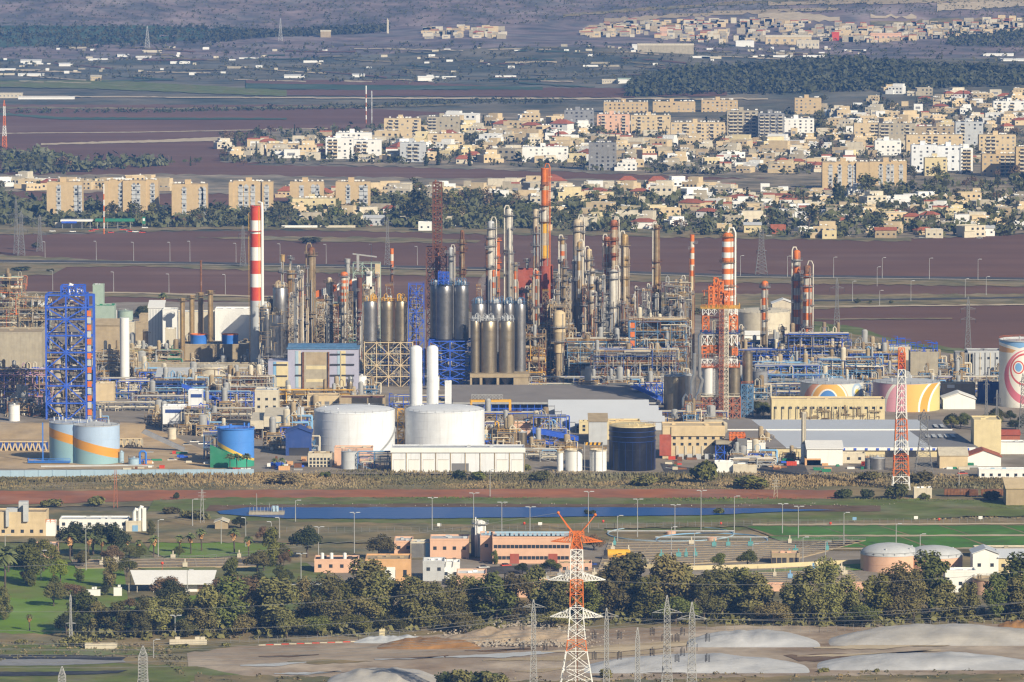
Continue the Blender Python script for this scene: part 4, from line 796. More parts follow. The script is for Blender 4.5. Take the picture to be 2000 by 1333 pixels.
for args in ((188, 262, 690, 748, 'tan', ('cream', 'umber', 'galv', 'offwhite'), 'low tan plant unit behind the white plain cylinder'), (258, 350, 690, 726, 'umber', ('umber', 'offwhite', 'galv', 'green'), 'umber plant unit in front of the ribbed white hall'), (300, 400, 745, 786, 'navy', ('skyblue', 'offwhite', 'galv', 'navy'), 'navy pipe unit in front of the sloping roofed peach house'), (440, 530, 742, 790, 'grey', ('offwhite', 'rust', 'galv', 'umber'), 'grey pipe unit beside the lilac hall'),
             (1040, 1180, 655, 728, 'umber', ('coltan', 'rust', 'colwhite', 'galv'), 'umber pipe unit at the feet of the columns'), (1170, 1290, 640, 728, 'galvdark', ('coltan', 'colwhite', 'umber', 'galv'), 'dark grey pipe unit between columns'), (1440, 1520, 670, 736, 'blue', ('skyblue', 'colwhite', 'galv', 'navy'), 'bright blue pipe unit beside the red reactor tower'), (1600, 1720, 705, 762, 'steelblue', ('skyblue', 'colwhite', 'cream', 'navy'), 'steel blue pipe unit behind the pink painted tank'), (620, 700, 600, 720, 'umber', ('coltan', 'mint', 'galv', 'rust'), 'tall umber pipe unit behind the lilac hall')):
    a, b, t, g_, fr, pc, l = args; U(l, g_, a, b, t, 12, fr, int(a) + 3, pipes=int((b - a) * 2.2) + 30, drums=int((b - a) / 8) + 3, cols=int((b - a) / 10) + 2, pc=pc, group=PU)
rs = random.Random(9)
for i, (px, t) in enumerate(((1024, 610), (1036, 585), (1066, 570), (1084, 600), (1110, 560), (1142, 560), (1168, 590), (1184, 540), (1232, 600), (1262, 570), (1300, 600), (1334, 575), (570, 580), (588, 610), (626, 590), (657, 600), (684, 575), (716, 560), (760, 560), (935, 560))):
    w_ = rs.uniform(4, 8); m_ = rs.choice(['umber', 'rust', 'galvdark', 'coltan']); k = frame(None, 740, px - w_, px + w_, t, None, 5, m_, 1, 14, 'x', .14, 'scaffold_tower', rails='yellow'); auto(k.e, {'umber': 'umber', 'rust': 'rusty', 'galvdark': 'dark grey', 'coltan': 'tan'}[m_] + ' open scaffold tower', px, t + 20)
    tangle(k, k.x(px - w_), k.x(px + w_), 0, 4, 4, k.z(t), 26, rs.choice(['coltan', 'colwhite', 'rust', 'galv']), i + 400, rr=(.12, .2, .3))
for i, (a, b, t, bo) in enumerate(((1122, 1150, 690, 740), (1152, 1178, 690, 740), (1192, 1224, 690, 740), (1240, 1262, 712, 756), (1290, 1316, 706, 756), (1130, 1155, 730, 762), (1165, 1200, 735, 764))):
    k, _, _ = bldg(None, bo - 10, a, b, t, 8, 'redoxide', 'redoxide', name='furnace', cat='furnace', group='brick red heaters'); auto(k.e, 'brick red box heater among pipes', (a + b) / 2, t + 10)
k = frame('orange panelled stair tower of the steel blue unit', 757, 1229, 1241, 628, None, 4, 'steelblue', 1, 9, 'x', .2, 'stair_tower')
for i in range(8): q = MB(); q.box(k.x(1231), k.x(1239.5), -.35, -.1, k.z(641 + i * 17.4), k.z(631 + i * 17.4)); k.part('panel', q, 'orange')
bldg('dark red furnace hall behind the orange stack', 722, 1012, 1046, 530, 12, 'brick', 'brick', name='furnace_hall'); bldg('tall dark red duct joined to the orange stack', 716, 1060, 1080, 522, 8, 'brick', 'brick', name='furnace_duct', cat='furnace')
k, r_, z_ = C('beige stubby reactor with domed top and thick walls', 752, 1080, 1104, 614, [(614, 'cream'), (650, 'tan', .9), (668, 'cream', .8), (690, 'tan', .6)], (640, 668), None, None, 'reactor_vessel', 'vessel')
# blue lattice tower on the west side
k = K('lattice_stair_tower', 'bright blue open lattice tower with orange panels up one bay', 'steel tower', 138, 822); Zt = k.z; f = MB()
zs = [0] + [Zt(y) for y in (788, 754, 721, 689, 656, 624, 601, 577)]
lattice(f, k.x(91), k.x(169), 0, 16, 0, Zt(577), 2, 8, .55, 'd', zs=zs, ny=1); lattice(f, k.x(169), k.x(184), 0, 5, 0, Zt(577), 1, 8, .6, None, zs=zs); lattice(f, k.x(120), k.x(165), 2, 12, Zt(577), Zt(560), 3, 1, .4, 'x')
for z in zs[1:-1]: f.box(k.x(91), k.x(184), -.1, .3, z - .45, z + .1)
k.part('frame', f, 'blue')
for i in range(8):
    q = MB(); q.box(k.x(171.5), k.x(179.5), -.5, -.2, Zt(618 + i * 27.6), Zt(607 + i * 27.6)); k.part('panel', q, 'orange')
    q = MB(); q.box(k.x(171.5), k.x(179), -.4, -.2, Zt(632 + i * 27.6), Zt(620 + i * 27.6)); k.part('panel', q, 'lightgrey')
for j, (c, n_) in enumerate((('offwhite', 90), ('umber', 90), ('galvdark', 70), ('rust', 40), ('tan', 50))): tangle(k, k.x(92), k.x(168), .5, 14, 1, Zt(580), n_, c, 200 + j, rr=(.15, .25, .4))
for py in (728, 765, 795, 700): q = MB(); q.lathe([(2.6, Zt(py + 12)), (.9, Zt(py - 8)), (.9, Zt(py - 14))], k.x(112), 4, 14); k.part('hopper', q, 'concrete')
q = MB(); q.tube([(k.x(135), 3, Zt(577)), (k.x(135), 3, Zt(563)), (k.x(138), 3, Zt(557)), (k.x(143), 3, Zt(560))], .9, n=10); q.drum((k.x(152), 4, Zt(571)), 1.5, 4); k.part('duct', q, 'white')
for z in zs[1:]: q = MB(); railing(q, [(k.x(91), -.2, z), (k.x(169), -.2, z)], 1.2, .08, 3); k.part('railing', q, 'navy')
mark(138, 680, 'the blue lattice tower')
# ---------------------------------------------------------------- the works: front tanks
def paint(key, base, fn):
    """painted mural: fn(sep, math) returns a list of (factor socket, colour)"""
    m = mat(key, base, .5, var=.06, scale=.2, streak=.06); n, L = m.node_tree.nodes, m.node_tree.links; b = n['Principled BSDF']
    tc = n.new('ShaderNodeTexCoord'); sp = n.new('ShaderNodeSeparateXYZ'); L.new(tc.outputs['Object'], sp.inputs[0])
    def M(op, a, c=None, d=None):
        q = n.new('ShaderNodeMath'); q.operation = op
        for i, v in enumerate((a, c, d)):
            if v is None: continue
            if hasattr(v, 'is_linked'): L.new(v, q.inputs[i])
            else: q.inputs[i].default_value = v
        return q.outputs[0]
    cur = b.inputs['Base Color'].links[0].from_socket
    for f, c in fn(sp.outputs[0], sp.outputs[1], sp.outputs[2], M):
        q = n.new('ShaderNodeMix'); q.data_type = 'RGBA'; L.new(f, q.inputs[0]); L.new(cur, q.inputs[6]); q.inputs[7].default_value = (*c, 1); cur = q.outputs[2]
    L.new(cur, b.inputs['Base Color'])
def disc(M, x, z, cx, cz, rx, rz):
    u = M('DIVIDE', M('SUBTRACT', x, cx), rx); v = M('DIVIDE', M('SUBTRACT', z, cz), rz); return M('LESS_THAN', M('ADD', M('MULTIPLY', u, u), M('MULTIPLY', v, v)), 1.)
s_ = S(910)
def sash(x0):
    def fn(x, y, z, M):
        d = M('ADD', z, M('MULTIPLY', M('ADD', x, x0), .27)); return [(M('LESS_THAN', d, 9.4), (.26, .43, .48)), (M('MULTIPLY', M('GREATER_THAN', d, 5.6), M('LESS_THAN', d, 9.6)), (.62, .30, .04))]
    return fn
paint('sashtank', (.40, .53, .72), sash(0)); paint('sashtankwest', (.36, .50, .70), sash(-13))
tank('light blue tank with an orange sash and a blue rim, partly hidden by its twin', 908, 93, 185, 829, 'sashtankwest', 'cone', 'lightgrey', rise=.10, rail='midblue')
tank('light blue tank with an orange sash sloping down, in front of its twin', 911, 138.5, 231, 834, 'sashtank', 'cone', 'lightgrey', rise=.14)
mark(185, 870, 'the orange sashed tanks')
paint('hilltank', (.075, .25, .70), lambda x, y, z, M: [(M('LESS_THAN', M('ADD', z, M('MULTIPLY', x, .48)), 7.8), (.72, .50, .08)), (M('LESS_THAN', M('ADD', z, M('MULTIPLY', x, .42)), 6.3), (.04, .30, .20))])
k, r_, z0, z1 = tank('bright blue tank with painted yellow and green slope', 916, 423, 495, 840, 'hilltank', 'flat', 'midblue', rail='umber'); mark(458, 870, 'the bright blue tank')
q = MB(); q.xprism([(k.x(411), 0), (k.x(446), 0), (k.x(446), k.z(885)), (k.x(411), k.z(868))], -2.5, -.6); k.part('green_annex', q, 'green')
tank('big white tank with a zigzag stair on its side, beside its twin', 888, 611, 770, 809, 'whiteclean', 'dome', 'whiteclean', rise=.05, hoops=4, rail='lightgrey', stair=(-52, -8)); mark(690, 850, 'the stair sided white tank')
tank('big white tank behind the long white shed', 888, 790, 946, 808, 'whiteclean', 'dome', 'whiteclean', rise=.05, hoops=4, rail='lightgrey'); mark(866, 840, 'the big white tank by the shed')
k = frame('yellow stair tower squeezed between the two big white tanks', 880, 777, 789, 800, None, 4, 'yellow', 1, 7, 'd', .2, 'stair_tower'); tangle(k, k.x(772), k.x(790), -1, 3, 1, k.z(800), 20, 'umber', 4)
WS = 'white cylinder stacks'
for a, b, t, g_, l in ((800, 824.5, 683, 842, 'tall white cylinder, first of the pair behind the white tank'), (833.5, 856, 682, 842, 'tall white cylinder, second of the pair behind the white tank')):
    C(l, g_, a, b, t, [(t, 'whiteclean', 1), (t + 68, 'whiteclean', 1.03)], (), None, WS, 'white_tower', 'tower', 'dome', ladder=False); mark((a + b) / 2, 740, 'the tall white cylinders')
bldg('slim white square tower beside the white cylinders', 842, 869, 882, 748, 4, 'whiteclean', 'white', name='white_tower', cat='tower')
WT = 'small white tanks in front'
tank('narrow white tank, first of three beside the dark blue tank', 924, 1088, 1100, 884, 'white', 'flat', 'offwhite', rail='yellow', group=WT); tank('white tank in the middle of three small ones', 924, 1104.5, 1137.5, 881, 'white', 'flat', 'offwhite', rail='yellow', group=WT); tank('white tank nearest to the big dark blue tank', 924, 1152, 1185, 881, 'white', 'flat', 'offwhite', rail='yellow', group=WT)
k, r_, z0, z1 = tank('big dark navy tank with a cream roof', 924, 1190.5, 1281, 836, 'black', 'dome', 'lemon', rise=.05, hoops=1, rail='yellow'); mark(1236, 880, 'the dark navy tank')
q = MB()
for i in range(1, 4): z = z1 * (1 - .11 * i); q.lathe([(r_ + .05, z), (r_ + .3, z), (r_ + .3, z + .22), (r_ + .05, z + .22)], 0, r_, 48)
for i in range(20): a = 2 * pi * i / 20; q.bar(((r_ + .06) * cos(a), r_ + (r_ + .06) * sin(a), 0), ((r_ + .06) * cos(a), r_ + (r_ + .06) * sin(a), z1 * .66), .07)
k.part('stiffener', q, 'deepblue')
for a, b, t, g_, m_, l in ((1297, 1339, 736, 812, 'steelwarm', 'large silver tank with a conical roof by the red reactor tower'), (1334, 1360, 734, 800, 'steel', 'silver tank half hidden between the larger one and the red tower'), (1470, 1500, 727, 782, 'grey', 'plain grey tank beside the steel blue vessel frame'), (1440, 1546, 613, 655, 'offwhite', 'wide cream tank far behind the red reactor tower'),
                        (1690, 1712, 897, 920, 'grey', 'small grey tank in the scrap yard, rear'), (1699, 1730, 896, 921, 'steel', 'small silver tank in the scrap yard'), (1011, 1029, 845, 880, 'steelwarm', 'small silver tank beside the white shed, taller'), (1034, 1050, 856, 880, 'steelwarm', 'small silver tank beside the white shed, shorter'), (979, 998, 808, 840, 'steelwarm', 'silver tank under the yellow crane'),
                        (16, 38, 793, 826, 'white', 'small white tank at the western pipe unit'), (382, 444, 719, 748, 'offwhite', 'squat white tank with a dark mark near its rim'), (666, 697, 884, 920, 'lightgrey', 'pale vertical tank before the stair sided tank'), (229, 259, 609, 634, 'mint', 'mint green tank beside the green roofed building'),
                        (278, 305, 650, 690, 'umber', 'old brown tank behind the white plain cylinder'), (232, 242, 884, 908, 'paleblue', 'little pale blue tank beside the sashed tanks'), (250, 271, 897, 912, 'paleblue', 'low pale blue basin near the perimeter wall'), (327, 344, 838, 862, 'offwhite', 'off white tank at the foot of the tower with the blue stripe'), (697, 716, 736, 772, 'white', 'small white tank beside the pointed silver bin'),
                        (553, 568.5, 797, 836, 'lightgrey', 'light grey upright drum by the white conveyor house, western'), (577, 594, 797, 836, 'lightgrey', 'light grey upright drum by the white conveyor house, eastern'), (845, 858, 757 - 20, 765, 'white', 'white ball shaped tank below the blue silo frame')):
    k, *_ = tank(l, g_, a, b, t, m_, 'cone' if m_ not in ('offwhite',) else 'dome', 'lightgrey' if m_ in ('steel', 'steelwarm') else m_, rail='galv' if b - a > 18 else None, rise=.16 if m_ != 'offwhite' else .06, hoops=4 if 'steel' in m_ else 1)
    if a == 382:
        q = MB(); r_ = (k.x(444) - k.x(382)) / 2
        for z in (728, 731, 734): t0 = radians(-58); q.bar((r_ * cos(t0) * 1.01, r_ + r_ * sin(t0) * 1.01, k.z(z)), (r_ * cos(t0 + .28) * 1.01, r_ + r_ * sin(t0 + .28) * 1.01, k.z(z)), .3)
        k.part('mark', q, 'galvdark')
silo('pointed silver bin on the works roofs', 776, 677, 690, 748, 768, 'steelwarm', None, rings_=3)
# murals
s2 = S(800); r2 = 62 * s2; cz = lambda g_, py: (g_ - py) * s2
def m1(x, y, z, M):
    Z0 = 800; q = lambda px, py, a, b: disc(M, x, z, (px - 1628) * s2, (Z0 - py) * s2, a * s2, b * s2)
    return [(q(1615, 788, 44, 46), (.80, .40, .26)), (q(1620, 788, 37, 43), (.86, .84, .76)), (q(1620, 788, 34, 40), (.80, .45, .12)), (q(1617, 788, 21, 28), (.85, .83, .78)), (q(1617, 788, 18, 25), (.10, .26, .62)), (q(1675, 768, 11, 18), (.36, .47, .62)), (q(1675, 766, 6.5, 11), (.62, .68, .72)), (q(1675, 768, 4, 6), (.75, .62, .12))]
def m2(x, y, z, M):
    q = lambda px, py, a, b: disc(M, x, z, (px - 1774) * s2, (808 - py) * s2, a * s2, b * s2); g = lambda px: M('GREATER_THAN', x, (px - 1774) * s2)
    return [(g(1720), (.55, .30, .36)), (M('MULTIPLY', q(1775, 800, 48, 62), g(1727)), (.84, .84, .78)), (M('MULTIPLY', q(1778, 800, 46, 58), g(1729)), (.80, .40, .48)), (g(1771), (.80, .45, .13)), (q(1850, 800, 57, 62), (.86, .84, .76)), (q(1850, 800, 53, 58), (.66, .34, .06)), (q(1856, 805, 44, 60), (.86, .85, .78)), (q(1856, 805, 40, 56), (.60, .54, .22))]
def m3(x, y, z, M):
    q = lambda px, py, a, b: disc(M, x, z, (px - 2005) * s2, (800 - py) * s2, a * s2, b * s2)
    d = M('ADD', z, M('MULTIPLY', x, .25))
    return [(M('GREATER_THAN', z, (800 - 690) * s2), (.72, .40, .16)), (M('GREATER_THAN', d, (800 - 690) * s2), (.84, .84, .8)), (M('MULTIPLY', M('GREATER_THAN', d, (800 - 684) * s2), M('LESS_THAN', d, (800 - 671) * s2)), (.22, .42, .72)), (q(2004, 738, 44, 60), (.85, .83, .78)), (q(2003, 737, 40, 53), (.70, .20, .26)), (q(2006, 730, 35, 45), (.85, .84, .78)), (q(2002, 722, 29, 32), (.62, .12, .14)), (q(2002, 722, 26, 28), (.85, .84, .78)), (q(1989, 718, 11, 13), (.66, .12, .10)), (q(1989, 718, 8.5, 10.5), (.85, .82, .78)), (q(1989, 718, 6.5, 8.5), (.20, .42, .74))]
paint('muralrainbow', (.66, .67, .62), m1); paint('muralstripes', (.42, .30, .36), m2); paint('muralspiral', (.80, .80, .74), m3)
tank('painted tank with an orange arch and blue discs', 800, 1566, 1690, 751, 'muralrainbow', 'cone', 'lightgrey', rise=.10, hoops=1); tank('painted tank in pink, orange and yellow arcs behind the tall mast', 808, 1708, 1840, 751, 'muralstripes', 'cone', 'lightgrey', rise=.10, hoops=1)
tank('tall painted tank with a red spiral and blue eye, at the eastern edge', 800, 1955, 2055, 668, 'muralspiral', 'flat', 'lightgrey', hoops=1, rail='orange'); mark(1628, 770, 'the arch painted tank'); mark(1774, 775, 'the pink and orange tank'); mark(1980, 730, 'the spiral painted tank')
# ---------------------------------------------------------------- the works: sheds and halls
k = K('grey_roofed_hall', 'long low hall with a flat dark grey roof and blue walls', 'hall', 1085, 812); q = MB(); y1 = Yg(757.5, 7) - k.Y; z1 = k.z(787.5)
q.add([(k.x(884), 0, z1), (k.x(1291), 0, z1), (k.x(1235) * 1.03, y1, z1 + 2.4), (k.x(884) * 1.03, y1, z1 + 2.4), (k.x(884), 0, z1 - .7), (k.x(1291), 0, z1 - .7), (k.x(1235) * 1.03, y1, z1 + 1.7), (k.x(884) * 1.03, y1, z1 + 1.7)], [(0, 1, 2, 3), (7, 6, 5, 4), (0, 4, 5, 1), (1, 5, 6, 2), (2, 6, 7, 3), (3, 7, 4, 0)]); k.part('roof', q, 'darkroof')
q = MB(); q.box(k.x(884), k.x(1291), -.25, -.004, z1 - .6, z1 + .35); k.part('gutter', q, 'galv')
q = MB(); q.box(k.x(890), k.x(1286), 2.5, 3, 0, z1 - .72); k.part('wall', q, 'deepblue')
q = MB(); [q.bar((k.x(x), .3, 0), (k.x(x), .3, z1 - .7), .22) for x in range(890, 1290, 14)]; q.bar((k.x(890), .3, z1 * .55), (k.x(1288), .3, z1 * .55), .2); k.part('post', q, 'blue'); mark(1085, 790, 'the long grey roofed hall')
k = K('big_warehouse', 'huge pale blue roofed warehouse in two slopes, grey at both ends', 'warehouse', 1650, 896); zf = k.z(874.5); yb = Yg(817, 9) - k.Y; ym = Yg(836.5, 8.5) - k.Y
def slope(a, b, c, d, y0, y1, z0, z1_, m_, nm):
    q = MB(); q.add([(k.x(a), y0, z0), (k.x(b), y0, z0), (k.x(d) * (1 + y1 / k.Y), y1, z1_), (k.x(c) * (1 + y1 / k.Y), y1, z1_), (k.x(a), y0, z0 - .4), (k.x(b), y0, z0 - .4), (k.x(d) * (1 + y1 / k.Y), y1, z1_ - .4), (k.x(c) * (1 + y1 / k.Y), y1, z1_ - .4)], [(0, 1, 2, 3), (7, 6, 5, 4), (0, 4, 5, 1), (1, 5, 6, 2), (2, 6, 7, 3), (3, 7, 4, 0)]); k.part(nm, q, m_)
zr, zq = zf + 2.6, zf + 3.4
for y0, y1, z0, z1_, e in ((0, ym - .6, zf, zr, ((1424, 1535, 1416, 1508), (1535.2, 1822, 1508.2, 1787), (1822.2, 1912, 1787.2, 1872))), (ym + .6, yb, zr, zq, ((1418, 1504, 1412, 1489), (1504.2, 1832, 1489.2, 1815), (1832.2, 1872, 1815.2, 1857)))):
    for (a, b, c, d), m_ in zip(e, ('darkroof', 'blueroof', 'greyroof')): slope(a, b, c, d, y0, y1, z0, z1_, m_, 'roof')
q = MB(); q.bar((k.x(1416) * 1.04, ym, zr + .1), (k.x(1868) * 1.04, ym, zr + .1), .55); k.part('ridge', q, 'white')
q = MB(); q.box(k.x(1426), k.x(1950), .6, 1.2, 0, zf - .45); k.part('wall', q, 'lemon')
q = MB(); q.box(k.x(1640), k.x(1905), -.3, -.02, zf - 1.3, zf + .1); k.part('eave', q, 'white')
for i in range(12): upart(k, 'window', 'blue', (k.x(1648 + i * 22), -.4, zf - .7), (1.2, .3, .9))
for i in range(5): upart(k, 'skylight', 'lightgrey', (k.x(1818 + i * 12.3) * 1.02, ym * .66, zf + 2.0), (1.7, ym * .30, .1))
for i in range(2): upart(k, 'skylight', 'lightgrey', (k.x(1838 + i * 12) * 1.05, ym + 13, zr + .8), (1.6, 12, .1))
q = MB(); q.box(k.x(1730), k.x(1790), .2, .59, 0, 5); k.part('doorway', q, 'dark'); mark(1650, 850, 'the huge pale blue warehouse')
bldg('tall cream hall at the eastern end of the huge warehouse', 892, 1902, 1955, 823, 18, 'lemon', 'lemon')
k = K('sawtooth_shed', 'grey blue shed with a sawtooth roof of sloping bays', 'shed', 1180, 848); q = MB(); tr_ = MB()
for i, (a, b, z, y) in enumerate(((1072, 1272, 799, 44), (1085, 1290, 803, 33), (1098, 1296, 806, 22), (1112, 1300, 809, 11), (1124, 1236, 814, 0))):
    zt = k.z(z + (44 - y) * .25 + 2); q.yprism([(y, 0), (y + 10.8, 0), (y + 10.8, zt - 2.4), (y + 5.4, zt), (y, zt - 2.4)], k.x(a), k.x(b)); tr_.bar((k.x(a) - .1, y, zt - 2.4), (k.x(a) - .1, y + 5.4, zt), .16); tr_.bar((k.x(a) - .1, y + 10.8, zt - 2.4), (k.x(a) - .1, y + 5.4, zt), .16); tr_.bar((k.x(a), y - .1, zt - 2.45), (k.x(b), y - .1, zt - 2.45), .16)
k.part('roof_bay', q, 'blueroof'); k.part('gutter', tr_, 'grey'); q = MB(); [q.box(k.x(1126 + i * 12), k.x(1132 + i * 12), -.12, -.02, 1, 4) for i in range(8)]; k.part('window', q, 'glass'); mark(1180, 820, 'the sawtooth shed')
k, w_, z1 = bldg('long plain white shed in front of the big white tank', 925, 765, 1024, 877, 13, 'whiteclean', 'lightgrey', name='shed', cat='shed', par=.5); mark(895, 900, 'the long white shed')
q = MB(); q.box(-w_ - .5, w_ + .5, -.6, -.08, z1 - 1.6, z1 + .4); k.part('fascia', q, 'white')
for i in range(10): x = -w_ + 2 * w_ * i / 9; q = MB(); q.box(x - .18, x + .18, -.25, -.005, 0, z1 - 1.6); k.part('pilaster', q, 'tan')
for i in (0, 1, 2, 3, 7, 8): x = -w_ + 2 * w_ * (i + .5) / 9; upart(k, 'door', 'white', (x, -.06, 2.9), (4.6, .08, 5.8)); upart(k, 'door_frame', 'tan', (x, -.04, 5.95), (4.8, .14, .16))
upart(k, 'gate', 'galvdark', (k.x(899), -.08, 2.2), (7.4, .12, 4.4))
B = bldg
B('low beige works house with many small windows by the stair sided tank', 915, 602, 648, 889, 9, 'offwhite', 'tan', (897, 904, 911), wx=[607 + 7 * i for i in range(6)], ww=1.0, wh=1.1)
B('peach block behind the pale vertical tank', 912, 653, 728, 878, 10, 'peach', 'offwhite'); B('navy blue gabled shed left of the stair sided white tank', 893, 558, 608, 846, 14, 'navy', 'navy', kind='gablef', name='shed', cat='shed', doors=((565, 604, 875, 'dark'),))
k = K('conveyor_house', 'white conveyor gallery sloping down to a white house', 'conveyor', 525, 862); q = MB(); q.yprism([(0, k.z(838)), (30, k.z(832)), (30, k.z(818)), (0, k.z(822))], k.x(489), k.x(515)); q.yprism([(0, k.z(834)), (24, k.z(830)), (24, k.z(806)), (0, k.z(814))], k.x(515.2), k.x(553)); k.part('gallery', q, 'offwhite')
q = MB(); [q.bar((k.x(x), 2, 0), (k.x(x), 2, k.z(836)), .35) for x in (494, 512, 530, 548)]; k.part('leg', q, 'galvdark'); tangle(k, k.x(490), k.x(550), 1, 8, .2, k.z(838), 50, 'umber', 77); tangle(k, k.x(490), k.x(550), 1, 8, .2, k.z(845), 20, 'rust', 78)
B('white hall with conveyor head behind the conveyor gallery', 840, 498, 544, 765, 14, 'offwhite', 'lightgrey', (780, 795)); B('tan works house with dark window strips under the lilac hall', 812, 550, 600, 768, 14, 'tan', 'umber', (790,), ww=2.5); B('cream works house with louvres under the lilac hall', 822, 600, 662, 776, 12, 'cream', 'tan', (789,), ww=2.2, wh=2.2, wm='galvdark'); B('brown roofed works house below the pointed silver bin', 826, 664, 752, 780, 14, 'tan', 'brown', (792,), ww=3)
# lilac hall with cream bays
k = K('lilac_hall', 'big lilac and cream process hall with dark window slots', 'hall', 630, 776); Zt = k.z; q = MB()
for a, b, t, y0 in ((562, 700, 683, 1), (524, 565, 706, 0)): q.box(k.x(a), k.x(b), y0, 16, 0, Zt(t))
k.part('wall', q, 'lilac'); q = MB(); q.box(k.x(560), k.x(702), .6, 16.4, Zt(683) + .01, Zt(680)); q.yprism([(2, Zt(679.8)), (14, Zt(679.8)), (10, Zt(674)), (6, Zt(674))], k.x(562), k.x(696)); k.part('roof', q, 'steelblue')
for a, b, t, bo, m_ in ((540, 563, 707, 760, 'lemon'), (534, 540, 707, 760, 'skyblue'), (577, 583, 686, 758, 'paleblue'), (583, 588, 686, 758, 'offwhite'), (594, 641, 688, 764, 'concrete'), (598, 637, 715, 722, 'lemon'), (598, 637, 741, 747, 'lemon'), (659, 664, 686, 770, 'paleblue'), (665, 675, 686, 776, 'lemon'), (598, 637, 690, 713, 'tan')):
    q = MB(); d_ = {'tan': .31, 'lemon': .30, 'concrete': .25}.get(m_, .2); q.box(k.x(a), k.x(b), (-d_ if a < 565 else 1 - d_), (-.003 if a < 565 else .997), Zt(bo), Zt(t)); k.part('wall_panel', q, m_)
for a, b, ys in ((535, 561, (713, 735, 757)), (577, 590, (713, 734)), (645, 664, (693, 713, 734)), (667, 692, (693, 713, 734, 757))):
    for y in ys: upart(k, 'window', 'dark', (k.x((a + b) / 2), -.42 if a < 565 else .60, Zt(y)), (k.x(b) - k.x(a), .12, .8))
for x in (592, 642): q = MB(); q.bar((k.x(x), .3, 0), (k.x(x), .3, Zt(688)), .5); k.part('rust_pipe', q, 'rust')
mark(630, 720, 'the lilac hall')
